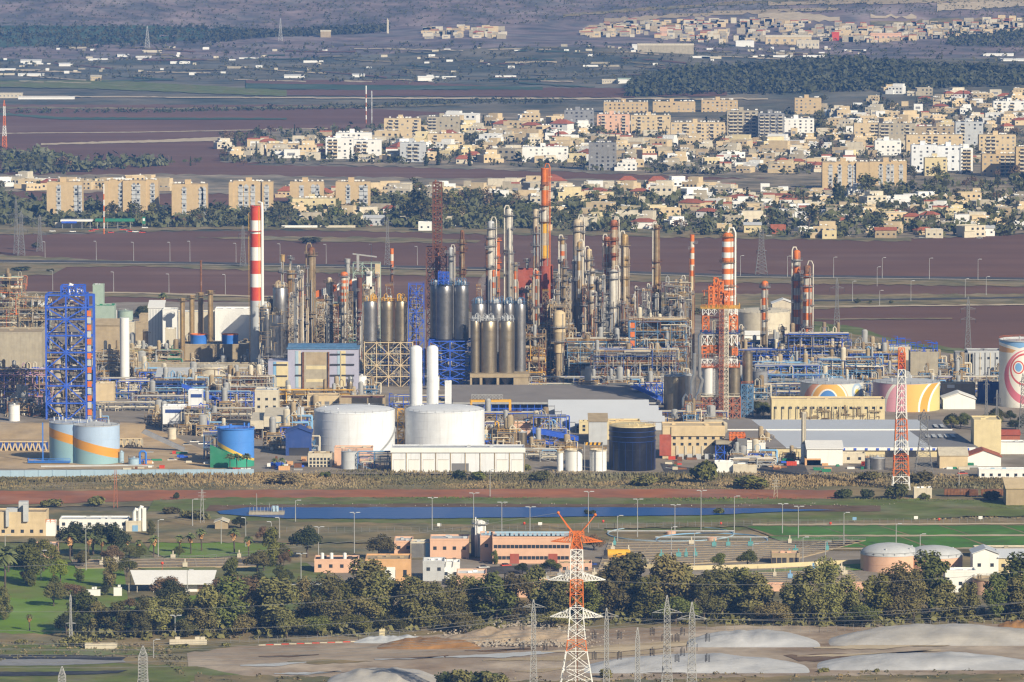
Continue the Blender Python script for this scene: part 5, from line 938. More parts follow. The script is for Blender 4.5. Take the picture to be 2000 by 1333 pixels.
for a, b, t, g_, d, wl, rf, rw, kd, l in (
 (560, 632, 634, 716, 14, 'midblue', 'skyblue', (), 'flat', 'bright blue block behind the lilac hall'), (420, 490, 606, 668, 14, 'white', 'white', (), 'flat', 'pale low hall behind the cooling tower'), (340, 420, 612, 664, 12, 'offwhite', 'lightgrey', (), 'flat', 'off white low hall behind the brown stacks'), (228, 262, 632, 690, 12, 'offwhite', 'lightgrey', (), 'flat', 'pale block under the mint green tank'), (262, 292, 634, 668, 12, 'tan', 'tan', (), 'flat', 'tan low block near the ribbed white hall'), (500, 560, 596, 676, 14, 'white', 'lightgrey', (), 'flat', 'white low hall behind the banded chimney foot'), (560, 700, 600, 690, 12, 'lightgrey', 'mint', (), 'gable', 'long pale shed behind the brown columns'), (60, 92, 600, 700, 12, 'concrete', 'white', (), 'shed', 'beige house with a white sloping roof behind the blue tower'),
 (-60, 82, 652, 752, 30, 'concrete', 'tan', (), 'flat', 'large blank beige concrete block at the western edge'), (182, 203, 559, 712, 8, 'mint', 'lightgrey', (), 'flat', 'pale grey green lift shaft tower behind the blue lattice tower'), (186, 224, 600, 716, 14, 'mint', 'green', (), 'flat', 'green topped building with white lower walls'), (186, 226, 612, 712, 12, 'white', 'white', (), 'flat', 'white block below the green topped building'),
 (187, 234, 636, 735, 16, 'tan', 'tan', (), 'gable', 'tan block with an arched roof by the white plain cylinder'), (290, 320, 602, 690, 14, 'white', 'white', (), 'shed', 'white hall with vertical ribs and a sloping roof'), (318, 346, 607, 694, 12, 'white', 'lightgrey', (), 'flat', 'plain white hall beside a red pipe'), (323, 343, 645, 706, 8, 'offwhite', 'white', (), 'flat', 'slim off white panel tower by the brown stacks'), (272, 292, 617, 640, 12, 'tan', 'tan', (), 'flat', 'low tan house near the palm beyond the works'),
 (263, 310, 680, 712, 10, 'offwhite', 'lightgrey', (), 'flat', 'pale shed behind the white plain cylinder'), (187, 232, 708, 742, 10, 'cream', 'tan', (), 'flat', 'cream plant house between the blue tower and the white cylinder'), (187, 222, 752, 790, 10, 'cream', 'offwhite', (), 'flat', 'cream block at the foot of the blue lattice tower'), (305, 371, 738, 775, 16, 'peach', 'lightgrey', (), 'shed', 'peach house with a pale grey sloping roof'), (250, 500, 714, 742, 10, 'concrete', 'tan', (), 'flat', 'long low concrete block with openings below the cooling tower'),
 (436, 455, 752, 770, 8, 'peach', 'tan', (), 'flat', 'tiny peach hut among blue pipe racks'), (1507, 1728, 783, 826, 14, 'lemon', 'cream', (797,), 'flat', 'long yellow office block in front of the painted tanks'), (1512, 1560, 797, 822, 10, 'tan', 'tan', (), 'flat', 'tan shed at the end of the yellow office block'), (1842, 1905, 780, 802, 14, 'white', 'white', (), 'gablef', 'white shed beside the pink and orange tank'), (1840, 1905, 752, 782, 10, 'tan', 'offwhite', (), 'flat', 'tan block with a small white sign behind the white shed'), (1912, 1953, 752, 790, 10, 'deepblue', 'deepblue', (), 'flat', 'dark blue tank house beside the spiral painted tank'),
 (1866, 1900, 692, 742, 12, 'grey', 'grey', (), 'flat', 'dark grey ribbed turbine hall'), (1890, 1955, 688, 742, 14, 'lightgrey', 'grey', (700, 720), 'flat', 'light grey ribbed turbine hall with equipment on its roof'), (1778, 1832, 690, 742, 14, 'concrete', 'concrete', (), 'flat', 'blank concrete house with blue gear on its roof'), (1722, 1780, 680, 706, 12, 'offwhite', 'lightgrey', (), 'flat', 'small pale house behind the blue roofed gear'), (1508, 1552, 594, 612, 12, 'offwhite', 'white', (), 'gablef', 'off white shed beside the wide cream tank'), (1450, 1500, 655, 680, 10, 'white', 'white', (), 'gable', 'small white shed in front of the wide cream tank'),
 (1150, 1250, 826, 862, 12, 'lemon', 'cream', (), 'flat', 'cream house behind the dark navy tank'), (1131, 1150, 826, 850, 6, 'lemon', 'lemon', (833, 840), 'flat', 'narrow cream stair house by the sawtooth shed'), (1150, 1186, 824, 872, 12, 'lightgrey', 'tan', (), 'shed', 'pale grey lean-to beside the dark navy tank'), (1004, 1037, 831, 868, 10, 'peach', 'tan', (), 'flat', 'peach block by the small silver tanks'),
 (1294, 1416, 835, 899, 18, 'cream', 'cream', (856, 868), 'flat', 'beige pump hall with two rows of windows and pilasters'), (1440, 1459, 860, 905, 14, 'galvdark', 'orange', (), 'flat', 'dark grey hopper house with an orange frame'), (1459, 1495, 868, 902, 10, 'white', 'offwhite', (), 'flat', 'white filter house with round ducts'), (1496, 1545, 862, 884, 8, 'lightgrey', 'lightgrey', (), 'flat', 'boxy grey filter unit raised over the white ducts'), (1576, 1646, 878, 912, 12, 'white', 'white', (), 'shed', 'white sided shed in the scrap yard'), (1572, 1603, 899, 912, 8, 'ochre', 'ochre', (), 'flat', 'ochre hut with dark openings in the scrap yard'), (1646, 1690, 889, 908, 8, 'offwhite', 'offwhite', (896,), 'flat', 'off white office hut in the scrap yard'),
 (1835, 1890, 890, 918, 16, 'cream', 'offwhite', (), 'gable', 'low cream roofed house below the tall cream hall'), (1888, 1955, 893, 914, 14, 'white', 'tileroof', (), 'gablef', 'white gabled house with a reddish verge'), (1912, 2040, 920, 935, 8, 'white', 'paleblue', (928,), 'flat', 'row of white cabins with a pale blue roof'), (1396, 1432, 905, 926, 6, 'white', 'white', (), 'flat', 'white transformer house at the switch yard'), (1432, 1478, 912, 927, 5, 'offwhite', 'tan', (), 'flat', 'cream transformer bay with white cabinets'),
 (1955, 2050, 868, 890, 12, 'white', 'lightgrey', (), 'flat', 'white cluster of plant boxes at the eastern edge'), (1955, 1992, 850, 870, 10, 'tileroof', 'brick', (), 'gable', 'low house with a red roof behind the plant boxes'), (1965, 2060, 955, 990, 14, 'tan', 'cream', (), 'shed', 'sandy open barn at the eastern edge of the river track'), (1785, 1820, 957, 975, 6, 'offwhite', 'white', (), 'flat', 'pale hut on the track by the mast bushes')):
    k, w_, z1 = B(l, g_, a, b, t, d, wl, rf, rw, kind=kd, name='works_building'); mark((a + b) / 2, (t + g_) / 2, None)
    if a == 1294:
        q = MB(); q.box(k.x(1288), k.x(1311), -.4, -.01, 2, k.z(849)); k.part('corner_panel', q, 'brick')
        q = MB(); q.box(k.x(1311), k.x(1416), -.6, -.02, k.z(852), k.z(835) + .3); k.part('fascia', q, 'cream')
        for i in range(5): upart(k, 'pilaster', 'offwhite', (k.x(1323 + i * 16.5), -.25, k.z(882)), (1.1, .4, 5)); upart(k, 'cabinet', 'lightgrey', (k.x(1330 + i * 17), -2, 1.5), (2.2, 1.4, 3))
        mark(1350, 860, 'the beige pump hall')
    if a == 290: [upart(k, 'rib', 'lightgrey', (k.x(292 + i * 3), -.1, z1 / 2), (.25, .15, z1 * .95)) for i in range(9)]
    if a in (1866, 1890): [upart(k, 'rib', 'galvdark' if i % 2 else 'offwhite', (k.x(a + 4 + i * (6 if a == 1866 else 10)), -.12, z1 / 2), (.5, .2, z1 * .95)) for i in range(6)]
    if a == 1840: upart(k, 'sign', 'white', (k.x(1857), -.3, k.z(755)), (3.6, .2, 1.6))
    if a == 1507: mark(1610, 800, 'the long yellow office block'); [upart(k, 'pipe_support', 'galvdark', (k.x(1515 + i * 14), -.9, k.z(805)), (.2, .4, 6)) for i in range(15)]; tangle(k, k.x(1560), k.x(1720), -1.6, -.3, 2, k.z(790), 50, 'umber', 71)
    if a == 1442: pass
    if a in (1778, 1722): tangle(k, -w_, w_, 1, 8, z1, z1 + 6, 40, 'blue', a)
# peach block in front of the reactor tower: white towers with blue stripes
for a, b, t, g_, l in ((368, 395.5, 766, 830, 'taller white cabin tower with a blue band, among pipe racks'), (318, 364, 796, 846, 'lower wide white cabin block with blue bands')):
    k, w_, z1 = B(l, g_, a, b, t, 9, 'whiteclean', 'white', name='cabin_tower', pb=t + 33); q = MB(); q.box(-w_ + 1.2, w_ - .2, -.15, -.005, z1 - 2.6, z1 - 1.0); k.part('blue_band', q, 'navy'); q = MB(); lattice(q, -w_, w_, 0, 8, 0, k.z(t + 33), 2, 2, .2, 'x'); k.part('leg_frame', q, 'galvdark'); mark((a + b) / 2, t + 16, 'the banded cabin towers')
# cooling tower
k, w_, z1 = B('beige cooling tower block carrying two blue fan rings', 712, 356, 488, 675, 16, 'tan', 'concrete', name='cooling_tower', cat='cooling tower'); mark(425, 690, 'the beige cooling tower')
for a, b in ((370, 404), (432, 465)):
    q = MB(); r_ = (k.x(b) - k.x(a)) / 2; q.lathe([(r_ * .95, z1 + .13, 0), (r_ * .97, k.z(658), 0), (r_, k.z(656.5), 1), (r_, k.z(655), 1), (r_ * .9, k.z(655), 1), (r_ * .85, z1 + 1, 0), (0, z1 + 1, 0)], k.x((a + b) / 2), 8, 32); k.part('fan_ring', q, ['midblue', 'orange'])
# ---------------------------------------------------------------- racks, galleries, small plant
RG = 'pipe racks'
PB = (('offwhite', .4), ('galv', .3), ('skyblue', .25), ('offwhite', .2), ('galvdark', .3), ('umber', .2))
for a, b, t, g_, lv, fr, l in ((185, 300, 741, 768, 2, 'blue', 'blue rack between the blue tower and the white cylinder'), (228, 298, 746, 782, 2, 'blue', 'short blue rack under the white cylinder'), (186, 345, 788, 806, 2, 'galvdark', 'long grey rack at the foot of the blue tower'), (255, 400, 776, 800, 2, 'navy', 'navy rack behind the banded cabin towers'), (390, 495, 768, 800, 3, 'blue', 'blue rack of close bents by the lilac hall'), (400, 500, 800, 822, 2, 'galvdark', 'grey rack in front of the close blue bents'), (350, 500, 742, 765, 3, 'grey', 'grey rack in front of the squat white tank'), (260, 500, 722, 748, 2, 'umber', 'brown rack behind the squat white tank'),
                               (1030, 1200, 652, 742, 4, 'umber', 'tall umber rack between the columns'), (1190, 1345, 640, 744, 4, 'galvdark', 'tall dark rack between the columns'), (560, 700, 625, 722, 4, 'galv', 'tall silver rack behind the lilac hall'), (1035, 1320, 739, 770, 2, 'galv', 'long pale rack in front of the brick red heaters'), (1035, 1300, 752, 776, 2, 'mint', 'long pale green rack by the grey roofed hall'), (1450, 1640, 735, 775, 3, 'steelblue', 'steel blue rack in front of the dark blue units'), (1490, 1700, 752, 780, 2, 'navy', 'navy rack behind the painted tanks'), (1640, 1760, 712, 748, 3, 'blue', 'bright blue rack by the tall mast'), (1700, 1955, 752, 770, 2, 'galv', 'thin pale rack over the painted tanks'), (1690, 1960, 738, 760, 2, 'umber', 'brown rack behind the painted tanks'), (760, 900, 775, 800, 2, 'blue', 'blue rack behind the white cylinders'), (940, 1060, 808, 842, 2, 'blue', 'blue rack under the yellow crane'), (950, 1050, 833, 866, 2, 'umber', 'brown rack beside the big white tank by the shed'),
                               (1275, 1420, 806, 832, 2, 'navy', 'navy rack with looping silver pipes by the beige pump hall'), (1055, 1090, 884, 905, 3, 'galv', 'short silver rack beside the small white tanks'), (698, 765, 886, 920, 3, 'steelblue', 'steel blue pipe skid beside the pale vertical tank'), (985, 1090, 880, 900, 2, 'galv', 'low silver pipe run in front of the small white tanks'), (130, 185, 840, 850, 1, 'galv', 'pale rack by the sashed tanks')):
    k = rack(l + ', carrying several pipes', g_, a, b, t, lv, fr, PB, group=RG, every=4 if 'close' in l else 7)
    tangle(k, k.x(a), k.x(b), -.5, 6, .2, k.z(t), int((b - a) * .35), rnd.choice(['offwhite', 'galv', 'umber']), int(a)); tangle(k, k.x(a), k.x(b), 0, 7, .2, k.z(t) + 1, int((b - a) * .2), rnd.choice(['blue', 'rust', 'galvdark']), int(a) + 1)
U('blue framed loading bay with ramps beside the sawtooth shed', 872, 1042, 1106, 816, 12, 'blue', 55, nz=2, pipes=24, drums=2, cols=1, pc=('blue', 'galv', 'offwhite'), rails='blue', name='loading_bay')
k = K('conveyor_ramp', 'bright blue covered conveyor ramp sloping down by the sawtooth shed', 'conveyor', 1085, 880); q = MB(); q.xprism([(k.x(1040), k.z(846)), (k.x(1130), k.z(862)), (k.x(1130), k.z(854)), (k.x(1040), k.z(836))], 0, 5); q.xprism([(k.x(1040), k.z(862)), (k.x(1090), k.z(872)), (k.x(1090), k.z(867)), (k.x(1040), k.z(855))], 0, 3); k.part('gallery', q, 'blue'); q = MB(); [q.bar((k.x(x), 1, 0), (k.x(x), 1, k.z(850)), .25) for x in range(1042, 1130, 12)]; k.part('leg', q, 'navy')
k = K('conveyor_gallery', 'blue covered conveyor gallery sloping down by the banded cabin towers', 'conveyor', 400, 812); q = MB(); q.xprism([(k.x(355), k.z(757)), (k.x(440), k.z(792)), (k.x(440), k.z(786)), (k.x(355), k.z(751))], 0, 5); k.part('gallery', q, 'blue'); q = MB(); [q.bar((k.x(x), 1, 0), (k.x(x), 1, k.z(755 + (x - 355) * .41)), .25) for x in range(360, 440, 9)]; k.part('leg', q, 'navy')
k = K('conveyor_gallery', 'bright blue stair ramp at the end of the grey roofed hall', 'conveyor', 1270, 800); q = MB(); q.xprism([(k.x(1232), k.z(759)), (k.x(1295), k.z(788)), (k.x(1295), k.z(781)), (k.x(1244), k.z(757))], 8, 14); lattice(q, k.x(1240), k.x(1296), 18, 26, 0, k.z(758), 5, 2, .25, 'x'); k.part('gallery', q, 'blue')
k = K('gantry', 'yellow pipe gantry over the grey roofed hall edge', 'gantry', 960, 832); q = MB()
for x in (921, 997): q.bar((k.x(x), 0, 0), (k.x(x), 0, k.z(782)), .55); q.bar((k.x(x) - .4, 4, 0), (k.x(x) - .4, 4, k.z(782)), .5)
q.bar((k.x(920), 0, k.z(784)), (k.x(998), 0, k.z(784)), .6); q.bar((k.x(920), 4, k.z(784)), (k.x(998), 4, k.z(784)), .6); k.part('beam', q, 'yellow'); q = MB(); lattice(q, k.x(921), k.x(982), 1, 3.4, k.z(781), k.z(772), 9, 1, .12, 'x'); k.part('walkway', q, 'galv')
k = K('warning_barrier', 'yellow and black striped height barrier beside the dark navy tank', 'barrier', 1160, 926); q = MB(); n_ = 8
for i in range(n_): a, b = k.x(1143 + 33 * i / n_), k.x(1143 + 33 * (i + 1) / n_); q.xprism([(a, k.z(870)), (b, k.z(870)), (b + .3, k.z(864.5)), (a + .3, k.z(864.5))], 0, .4, i % 2)
k.part('bar', q, ['yellow', 'dark']); q = MB(); [q.bar((k.x(x), .2, 0), (k.x(x), .2, k.z(864)), .2) for x in (1142, 1177)]; k.part('leg', q, 'galv')
k = K('duct', 'fat silver duct running along the end of the huge warehouse', 'duct', 1470, 884); q = MB(); q.tube([(k.x(x), 2, k.z(y)) for x, y in ((1375, 826), (1408, 826), (1416, 830), (1416, 842), (1404, 856))], 1.3, n=12); k.part('pipe', q, 'concrete')
q = MB(); q.tube([(k.x(x), -2, k.z(y)) for x, y in ((1470, 900), (1470, 880), (1480, 876), (1490, 884), (1490, 896), (1560, 893))], 1.2, n=12); k.part('pipe', q, 'offwhite')
C('slim white stack on the pale blue warehouse front', 906, 1565, 1574, 808, [(808, 'offwhite'), (868, 'white', 1.15)], (), None, None, 'vent_stack', 'stack', 'open')
k = frame('orange topped hopper frame with blue legs by the beige pump hall', 902, 1398, 1432, 866, None, 10, 'blue', 2, 2, 'x', .25, 'hopper_tower'); q = MB(); q.box(k.x(1398), k.x(1436), -1, 9, k.z(868), k.z(862)); k.part('deck', q, 'concrete'); q = MB(); lattice(q, k.x(1426), k.x(1455), 2, 9, k.z(868), k.z(849), 4, 2, .35, 'x'); k.part('crane', q, 'orange')
# trestles, wall, bits on the western yard
for a, b, g_, l in ((-10, 92, 884, 'sandy concrete trestle of slanting legs west of the sashed tanks'), (231, 278, 878, 'sandy concrete trestle of slanting legs east of the sashed tanks')):
    k = K('trestle', l, 'trestle', (a + b) / 2, g_); q = MB(); n_ = int((b - a) / 11); X = lambda i: k.x(a + (b - a) * i / n_)
    for i in range(n_): q.bar((X(i), 0, 0), (X(i + .5), 0, k.z(g_ - 20)), .42); q.bar((X(i + .5), 0, k.z(g_ - 20)), (X(i + 1), 0, 0), .42)
    q.box(X(0), X(n_), -.6, .6, k.z(g_ - 20), k.z(g_ - 22)); k.part('leg', q, 'cream'); q = MB(); q.box(X(0), X(n_), 6, 7, 0, k.z(g_ - 17)); k.part('bin_wall', q, 'navy' if a < 0 else 'concrete')
k = K('inclined_gallery', 'dark grey inclined conveyor falling across the sandy yard', 'conveyor', 318, 884); q = MB(); q.xprism([(k.x(276), k.z(846)), (k.x(360), k.z(884)), (k.x(360), k.z(876)), (k.x(282), k.z(840))], 0, 4); k.part('gallery', q, 'grey')
k = K('railing_platform', 'bright blue railed platform at the foot of the sashed tanks', 'platform', 100, 908); q = MB(); q.box(k.x(55), k.x(138), -3, 1, 1.2, 1.6); railing(q, [(k.x(55), 1, 1.6), (k.x(55), -3, 1.6), (k.x(138), -3, 1.6)], 1.3, .14, 3); q.bar((k.x(84), 0, 0), (k.x(84), 0, k.z(826)), .35); k.part('deck', q, 'midblue')
k = K('pipe_loop', 'blue pipe loop standing beside the pale blue basin', 'pipe', 280, 910); q = MB(); q.tube([(k.x(273), 0, 0), (k.x(273), 0, k.z(885)), (k.x(276), 0, k.z(882)), (k.x(282), 0, k.z(882)), (k.x(285), 0, k.z(885)), (k.x(285), 0, 0)], .5, n=10); k.part('pipe', q, 'midblue')
def wall_run(label, pts, h, m, name='perimeter_wall', th=.35, cat='wall', panel=0):
    a = G(*pts[0]); e = link(name, None, None, a); tag(e, label, cat); q = MB(); W = [G(*p) - a for p in pts]
    for u, v in zip(W, W[1:]):
        d = (v - u).normalized(); n_ = Vector((-d.y, d.x, 0)) * th; q.add([tuple(u), tuple(v), tuple(v + n_), tuple(u + n_)] + [tuple(p + Vector((0, 0, h))) for p in (u, v, v + n_, u + n_)], [(0, 3, 2, 1), (4, 5, 6, 7), (0, 1, 5, 4), (1, 2, 6, 5), (2, 3, 7, 6), (3, 0, 4, 7)])
        if panel:
            L_ = (v - u).length
            for i in range(int(L_ / panel)): p = u + d * i * panel; q.bar(p - n_ * .25, p - n_ * .25 + Vector((0, 0, h + .1)), .13)
    link('panel', q.mesh('panel', m), e); return e
wall_run('long pale blue perimeter wall along the western yard', [(-60, 934), (250, 932), (496, 931)], 3.2, 'paleblue', panel=6)
wall_run('pale inner retaining wall behind the perimeter wall', [(80, 916), (250, 914), (300, 915)], 1.4, 'lightgrey')
k = K('embankment', 'sandy earth bank behind the sashed tanks', 'embankment', 150, 862); q = MB(); q.yprism([(0, 0), (30, 0), (30, 5.0), (20, 5.0)], k.x(-60), k.x(276)); k.part('earth', q, 'yard')
U('grey pipe skid by the bright blue tank', 900, 398, 428, 850, 8, 'steelblue', 91, nz=2, pipes=30, drums=2, cols=1, pc=('blue', 'offwhite', 'galv'), rails='blue', name='pipe_skid')
U('cluttered cabin frame under the banded cabin towers', 850, 360, 400, 800, 10, 'galvdark', 92, nz=3, pipes=40, drums=3, cols=1, pc=('galv', 'offwhite', 'blue'), name='pipe_skid')
U('low tangle of silver and yellow pipes beside the big white tank by the shed', 874, 948, 1012, 842, 10, 'umber', 93, nz=2, pipes=60, drums=4, cols=3, pc=('yellow', 'galv', 'umber', 'offwhite'), name='pipe_skid')
U('rust coloured pump frame below the red reactor tower', 826, 1338, 1372, 790, 8, 'rustfr', 94, nz=2, pipes=40, drums=2, cols=1, pc=('rust', 'galv', 'rust', 'navy'), name='pipe_skid')
U('roof pipework of the works house below the lilac hall', 814, 545, 690, 768, 4, 'umber', 95, nz=2, pipes=70, drums=4, cols=3, pc=('yellow', 'galv', 'umber', 'offwhite'), name='roof_pipework')
U('switch yard of pale insulators and frames in front of the white filter house', 916, 1433, 1510, 902, 12, 'galv', 96, nz=1, pipes=60, drums=0, cols=0, pc=('galv', 'white', 'offwhite'), name='switch_yard', top=False)
# small bits in the yard
r = random.Random(77)
for i in range(110):
    a = r.choice([(1600, 1700), (1500, 1560), (1830, 1900), (240, 480), (270, 420), (530, 600), (1290, 1440)]); px = r.uniform(*a); g_ = r.uniform(880 if px < 420 else 900, 922); s = S(g_); kind = r.choice(['crate', 'container', 'drum'])
    m_ = r.choice(['green', 'rust', 'white', 'blue', 'ochre', 'offwhite', 'red', 'galv']); k = K(kind if kind != 'drum' else 'steel_drum', None, kind, px, g_, 'yard clutter'); q = MB()
    L_, h = r.uniform(1, 5), r.uniform(.8, 2.6)
    if kind == 'drum': q.drum((0, 0, .8), .8, L_)
    else: q.box(-L_ / 2, L_ / 2, 0, 2, 0, h); [q.box(-L_ / 2 + L_ * j / 5, -L_ / 2 + L_ * j / 5 + .12, -.06, -.004, .05, h - .05) for j in range(5)]
    k.part('body', q, m_); auto(k.e, {'offwhite': 'off white', 'galv': 'silver', 'rust': 'rusty'}.get(m_, m_) + ' ' + kind + ' in the yard', px, g_)
for a, b, g_, m_, l in ((1588, 1604, 922, 'green', 'green skip, taller, in the scrap yard'), (1604, 1624, 925, 'green', 'long green skip in the scrap yard')):
    k = K('skip', l, 'skip', (a + b) / 2, g_); q = MB(); q.xprism([(k.x(a) + .6, 0), (k.x(b) - .6, 0), (k.x(b), 1.8), (k.x(a), 1.8)], 0, 2.4); k.part('body', q, m_)
def vehicle(px, g_, m_, kind, label=None, rz=0, group='parked vehicles'):
    k = K(kind, label, kind.split('_')[-1], px, g_, group, rz); q = MB(); c = MB()
    if kind == 'car': q.xprism([(-2.1, .35), (2.1, .35), (2.15, .85), (1.2, .95), (-2.1, 1.0)], -.85, .85); c.xprism([(-1.5, 1.0), (1.1, .96), (.5, 1.5), (-1.2, 1.5)], -.75, .75)
    elif kind == 'white_bus': q.box(-6, 6, -1.25, 1.25, .4, 3.1); c.box(-5.7, 5.9, -1.28, -1.255, 1.6, 2.6)
    else: q.box(-3.5, 2, -1.2, 1.2, .6, 3.2); c.box(2.1, 3.8, -1.15, 1.15, .5, 2.6)
    k.part('body', q, m_); k.part('cabin' if kind == 'truck' else 'windows', c, 'white' if kind == 'truck' else 'glass')
    for x in (-1.3, 1.3) if kind == 'car' else (-2.4, 2.9): w2 = MB(); w2.v = []; w2.drum((x, 0, .36), .36, 1.55, 0, 'y', 10); k.part('wheel', w2, 'dark')
    if not label: auto(k.e, {'white': 'white', 'blue': 'blue', 'red': 'red', 'galv': 'silver', 'dark': 'black'}.get(m_, m_) + ' ' + kind.replace('_', ' '), px, g_)
    return k
# ---------------------------------------------------------------- the town across the fields
def apartment(label, g, pl, pr, pt, m='sand', bays=None, dep=14, heads=1, balc=(), roofm='concrete', group='apartment blocks', floors=None, split=(), wm='glass', dense=1., sk=0):
    """a block of flats: window bays, balcony stacks, stair heads and solar boilers on the roof"""
    k = K('apartment_block', label, 'apartment block', (pl + pr) / 2, g, group); w_ = (k.x(pr) - k.x(pl)) / 2; z1 = k.z(pt); r = random.Random(int(pl * 7 + pt)); n = floors or max(2, round(z1 / 3.1)); fh = z1 / n
    q = MB(); cuts = [-w_] + [k.x(c) for c in split] + [w_]
    for i, (a, b) in enumerate(zip(cuts, cuts[1:])): o = (i % 2) * 1.6; q.box(a, b, o, dep + o, 0, z1 - (i % 2) * .0 + (i * .7 % 1.3)); q.box(a + .1, b - .1, o + .05, dep + o - .1, z1, z1 + .9 + (i * .7 % 1.3))
    k.part('wall', q, m)
    for i in range(heads): x = cuts[0] + 2 * w_ * (i + .45) / heads; q = MB(); q.box(x - 2.2, x + 2.2, 3, 8, z1 + .9, z1 + 4.2); k.part('stair_head', q, m)
    if group == 'sand coloured slab blocks facing the fields':
        for x in bays: off = next((((i % 2) * 1.6) for i, (a, b) in enumerate(zip(cuts, cuts[1:])) if a <= k.x(x) <= b), 0); q = MB(); q.box(k.x(x) - 1.6, k.x(x) + 1.6, off - .02, off + .5, 1, z1 - 1.5); [q.box(k.x(x) - 1.7, k.x(x) + 1.7, off - .5, off - .03, fh * j, fh * j + .9) for j in range(1, n)]; k.part('balcony_stack', q, 'lightgrey')
    bays = bays if bays is not None else [pl + (pr - pl) * (i + .5) / max(2, int(2 * w_ / 4.4)) for i in range(max(2, int(2 * w_ / 4.4)))]
    tot = 0
    for x in bays:
        off = next((((i % 2) * 1.6) for i, (a, b) in enumerate(zip(cuts, cuts[1:])) if a <= k.x(x) <= b), 0)
        for j in range(n):
            if tot < 96 and r.random() < dense: upart(k, 'window', r.choice([wm, wm, 'grey', 'lightgrey'] if dense > .7 else [wm, 'grey']), (k.x(x), off - .03, fh * (j + .55)), (r.uniform(1.1, 2.2), .12, 1.5)); tot += 1
    for x in balc:
        for j in range(n):
            if j: q = MB(); q.box(k.x(x) - 1.9, k.x(x) + 1.9, -1.3, -.01, fh * j, fh * j + .95); k.part('balcony', q, 'offwhite' if m != 'white' else 'cream')
            upart(k, 'window', 'dark', (k.x(x), -.05, fh * (j + .62)), (3, .1, 1.5))
    q = MB()
    for i in range(int(2 * w_ / 2.6)):
        x, y = r.uniform(-w_ + .8, w_ - .8), r.uniform(.6, dep * .5); q.drum((x, y, z1 + 1.9), .6, 1.2, 0, 'x', 8); q.bar((x - .4, y, z1 + .8), (x - .4, y, z1 + 1.5), .08)
    if q.v: k.part('solar_boiler', q, 'white'); tag(k.e.children[-1], kind='stuff')
    mark((pl + pr) / 2, (pt + g) / 2, None); return k
A = apartment
SL = 'sand coloured slab blocks facing the fields'
for pl, pr, pt, g_, bays, sp, l in ((91.5, 161, 358.5, 428, (115, 149, 156), (), 'westernmost sand coloured slab block by the grey pylons'), (204, 309, 356, 429, (236, 262, 298, 270), (212, 240, 285), 'wide sand coloured slab block in stepped sections behind the petrol station'), (335.5, 405, 363, 433, (360, 393, 398), (), 'sand coloured slab block between the wide stepped block and the banded chimney'), (447, 533, 359, 427, (470, 481, 494, 521), (455, 512), 'sand coloured slab block right behind the banded chimney'),
                             (566, 632, 358.5, 400, (589, 620, 612), (), 'sand coloured slab block above the long cream building'), (655.5, 723, 358.5, 413, (680, 706, 714), (), 'sand coloured slab block east of the long cream building'), (1606, 1697, 320, 371, (1622, 1640, 1660, 1670), (1631, 1672), 'large sand coloured slab block west of the twin, with a dark gap'), (1697.5, 1771, 319, 364, (1720, 1735, 1742, 1760), (1740,), 'large sand coloured slab block joined to the twin, nearer the white towers')):
    A(l, g_, pl, pr, pt, 'sand', bays, 14, 1, (), group=SL, split=sp, dense=.85)
    mark((pl + pr) / 2, (pt + g_) / 2, 'the ' + l.split(' block')[0].replace('westernmost ', 'western ').replace('large ', 'eastern ').replace('wide ', 'wide ') + ' block')
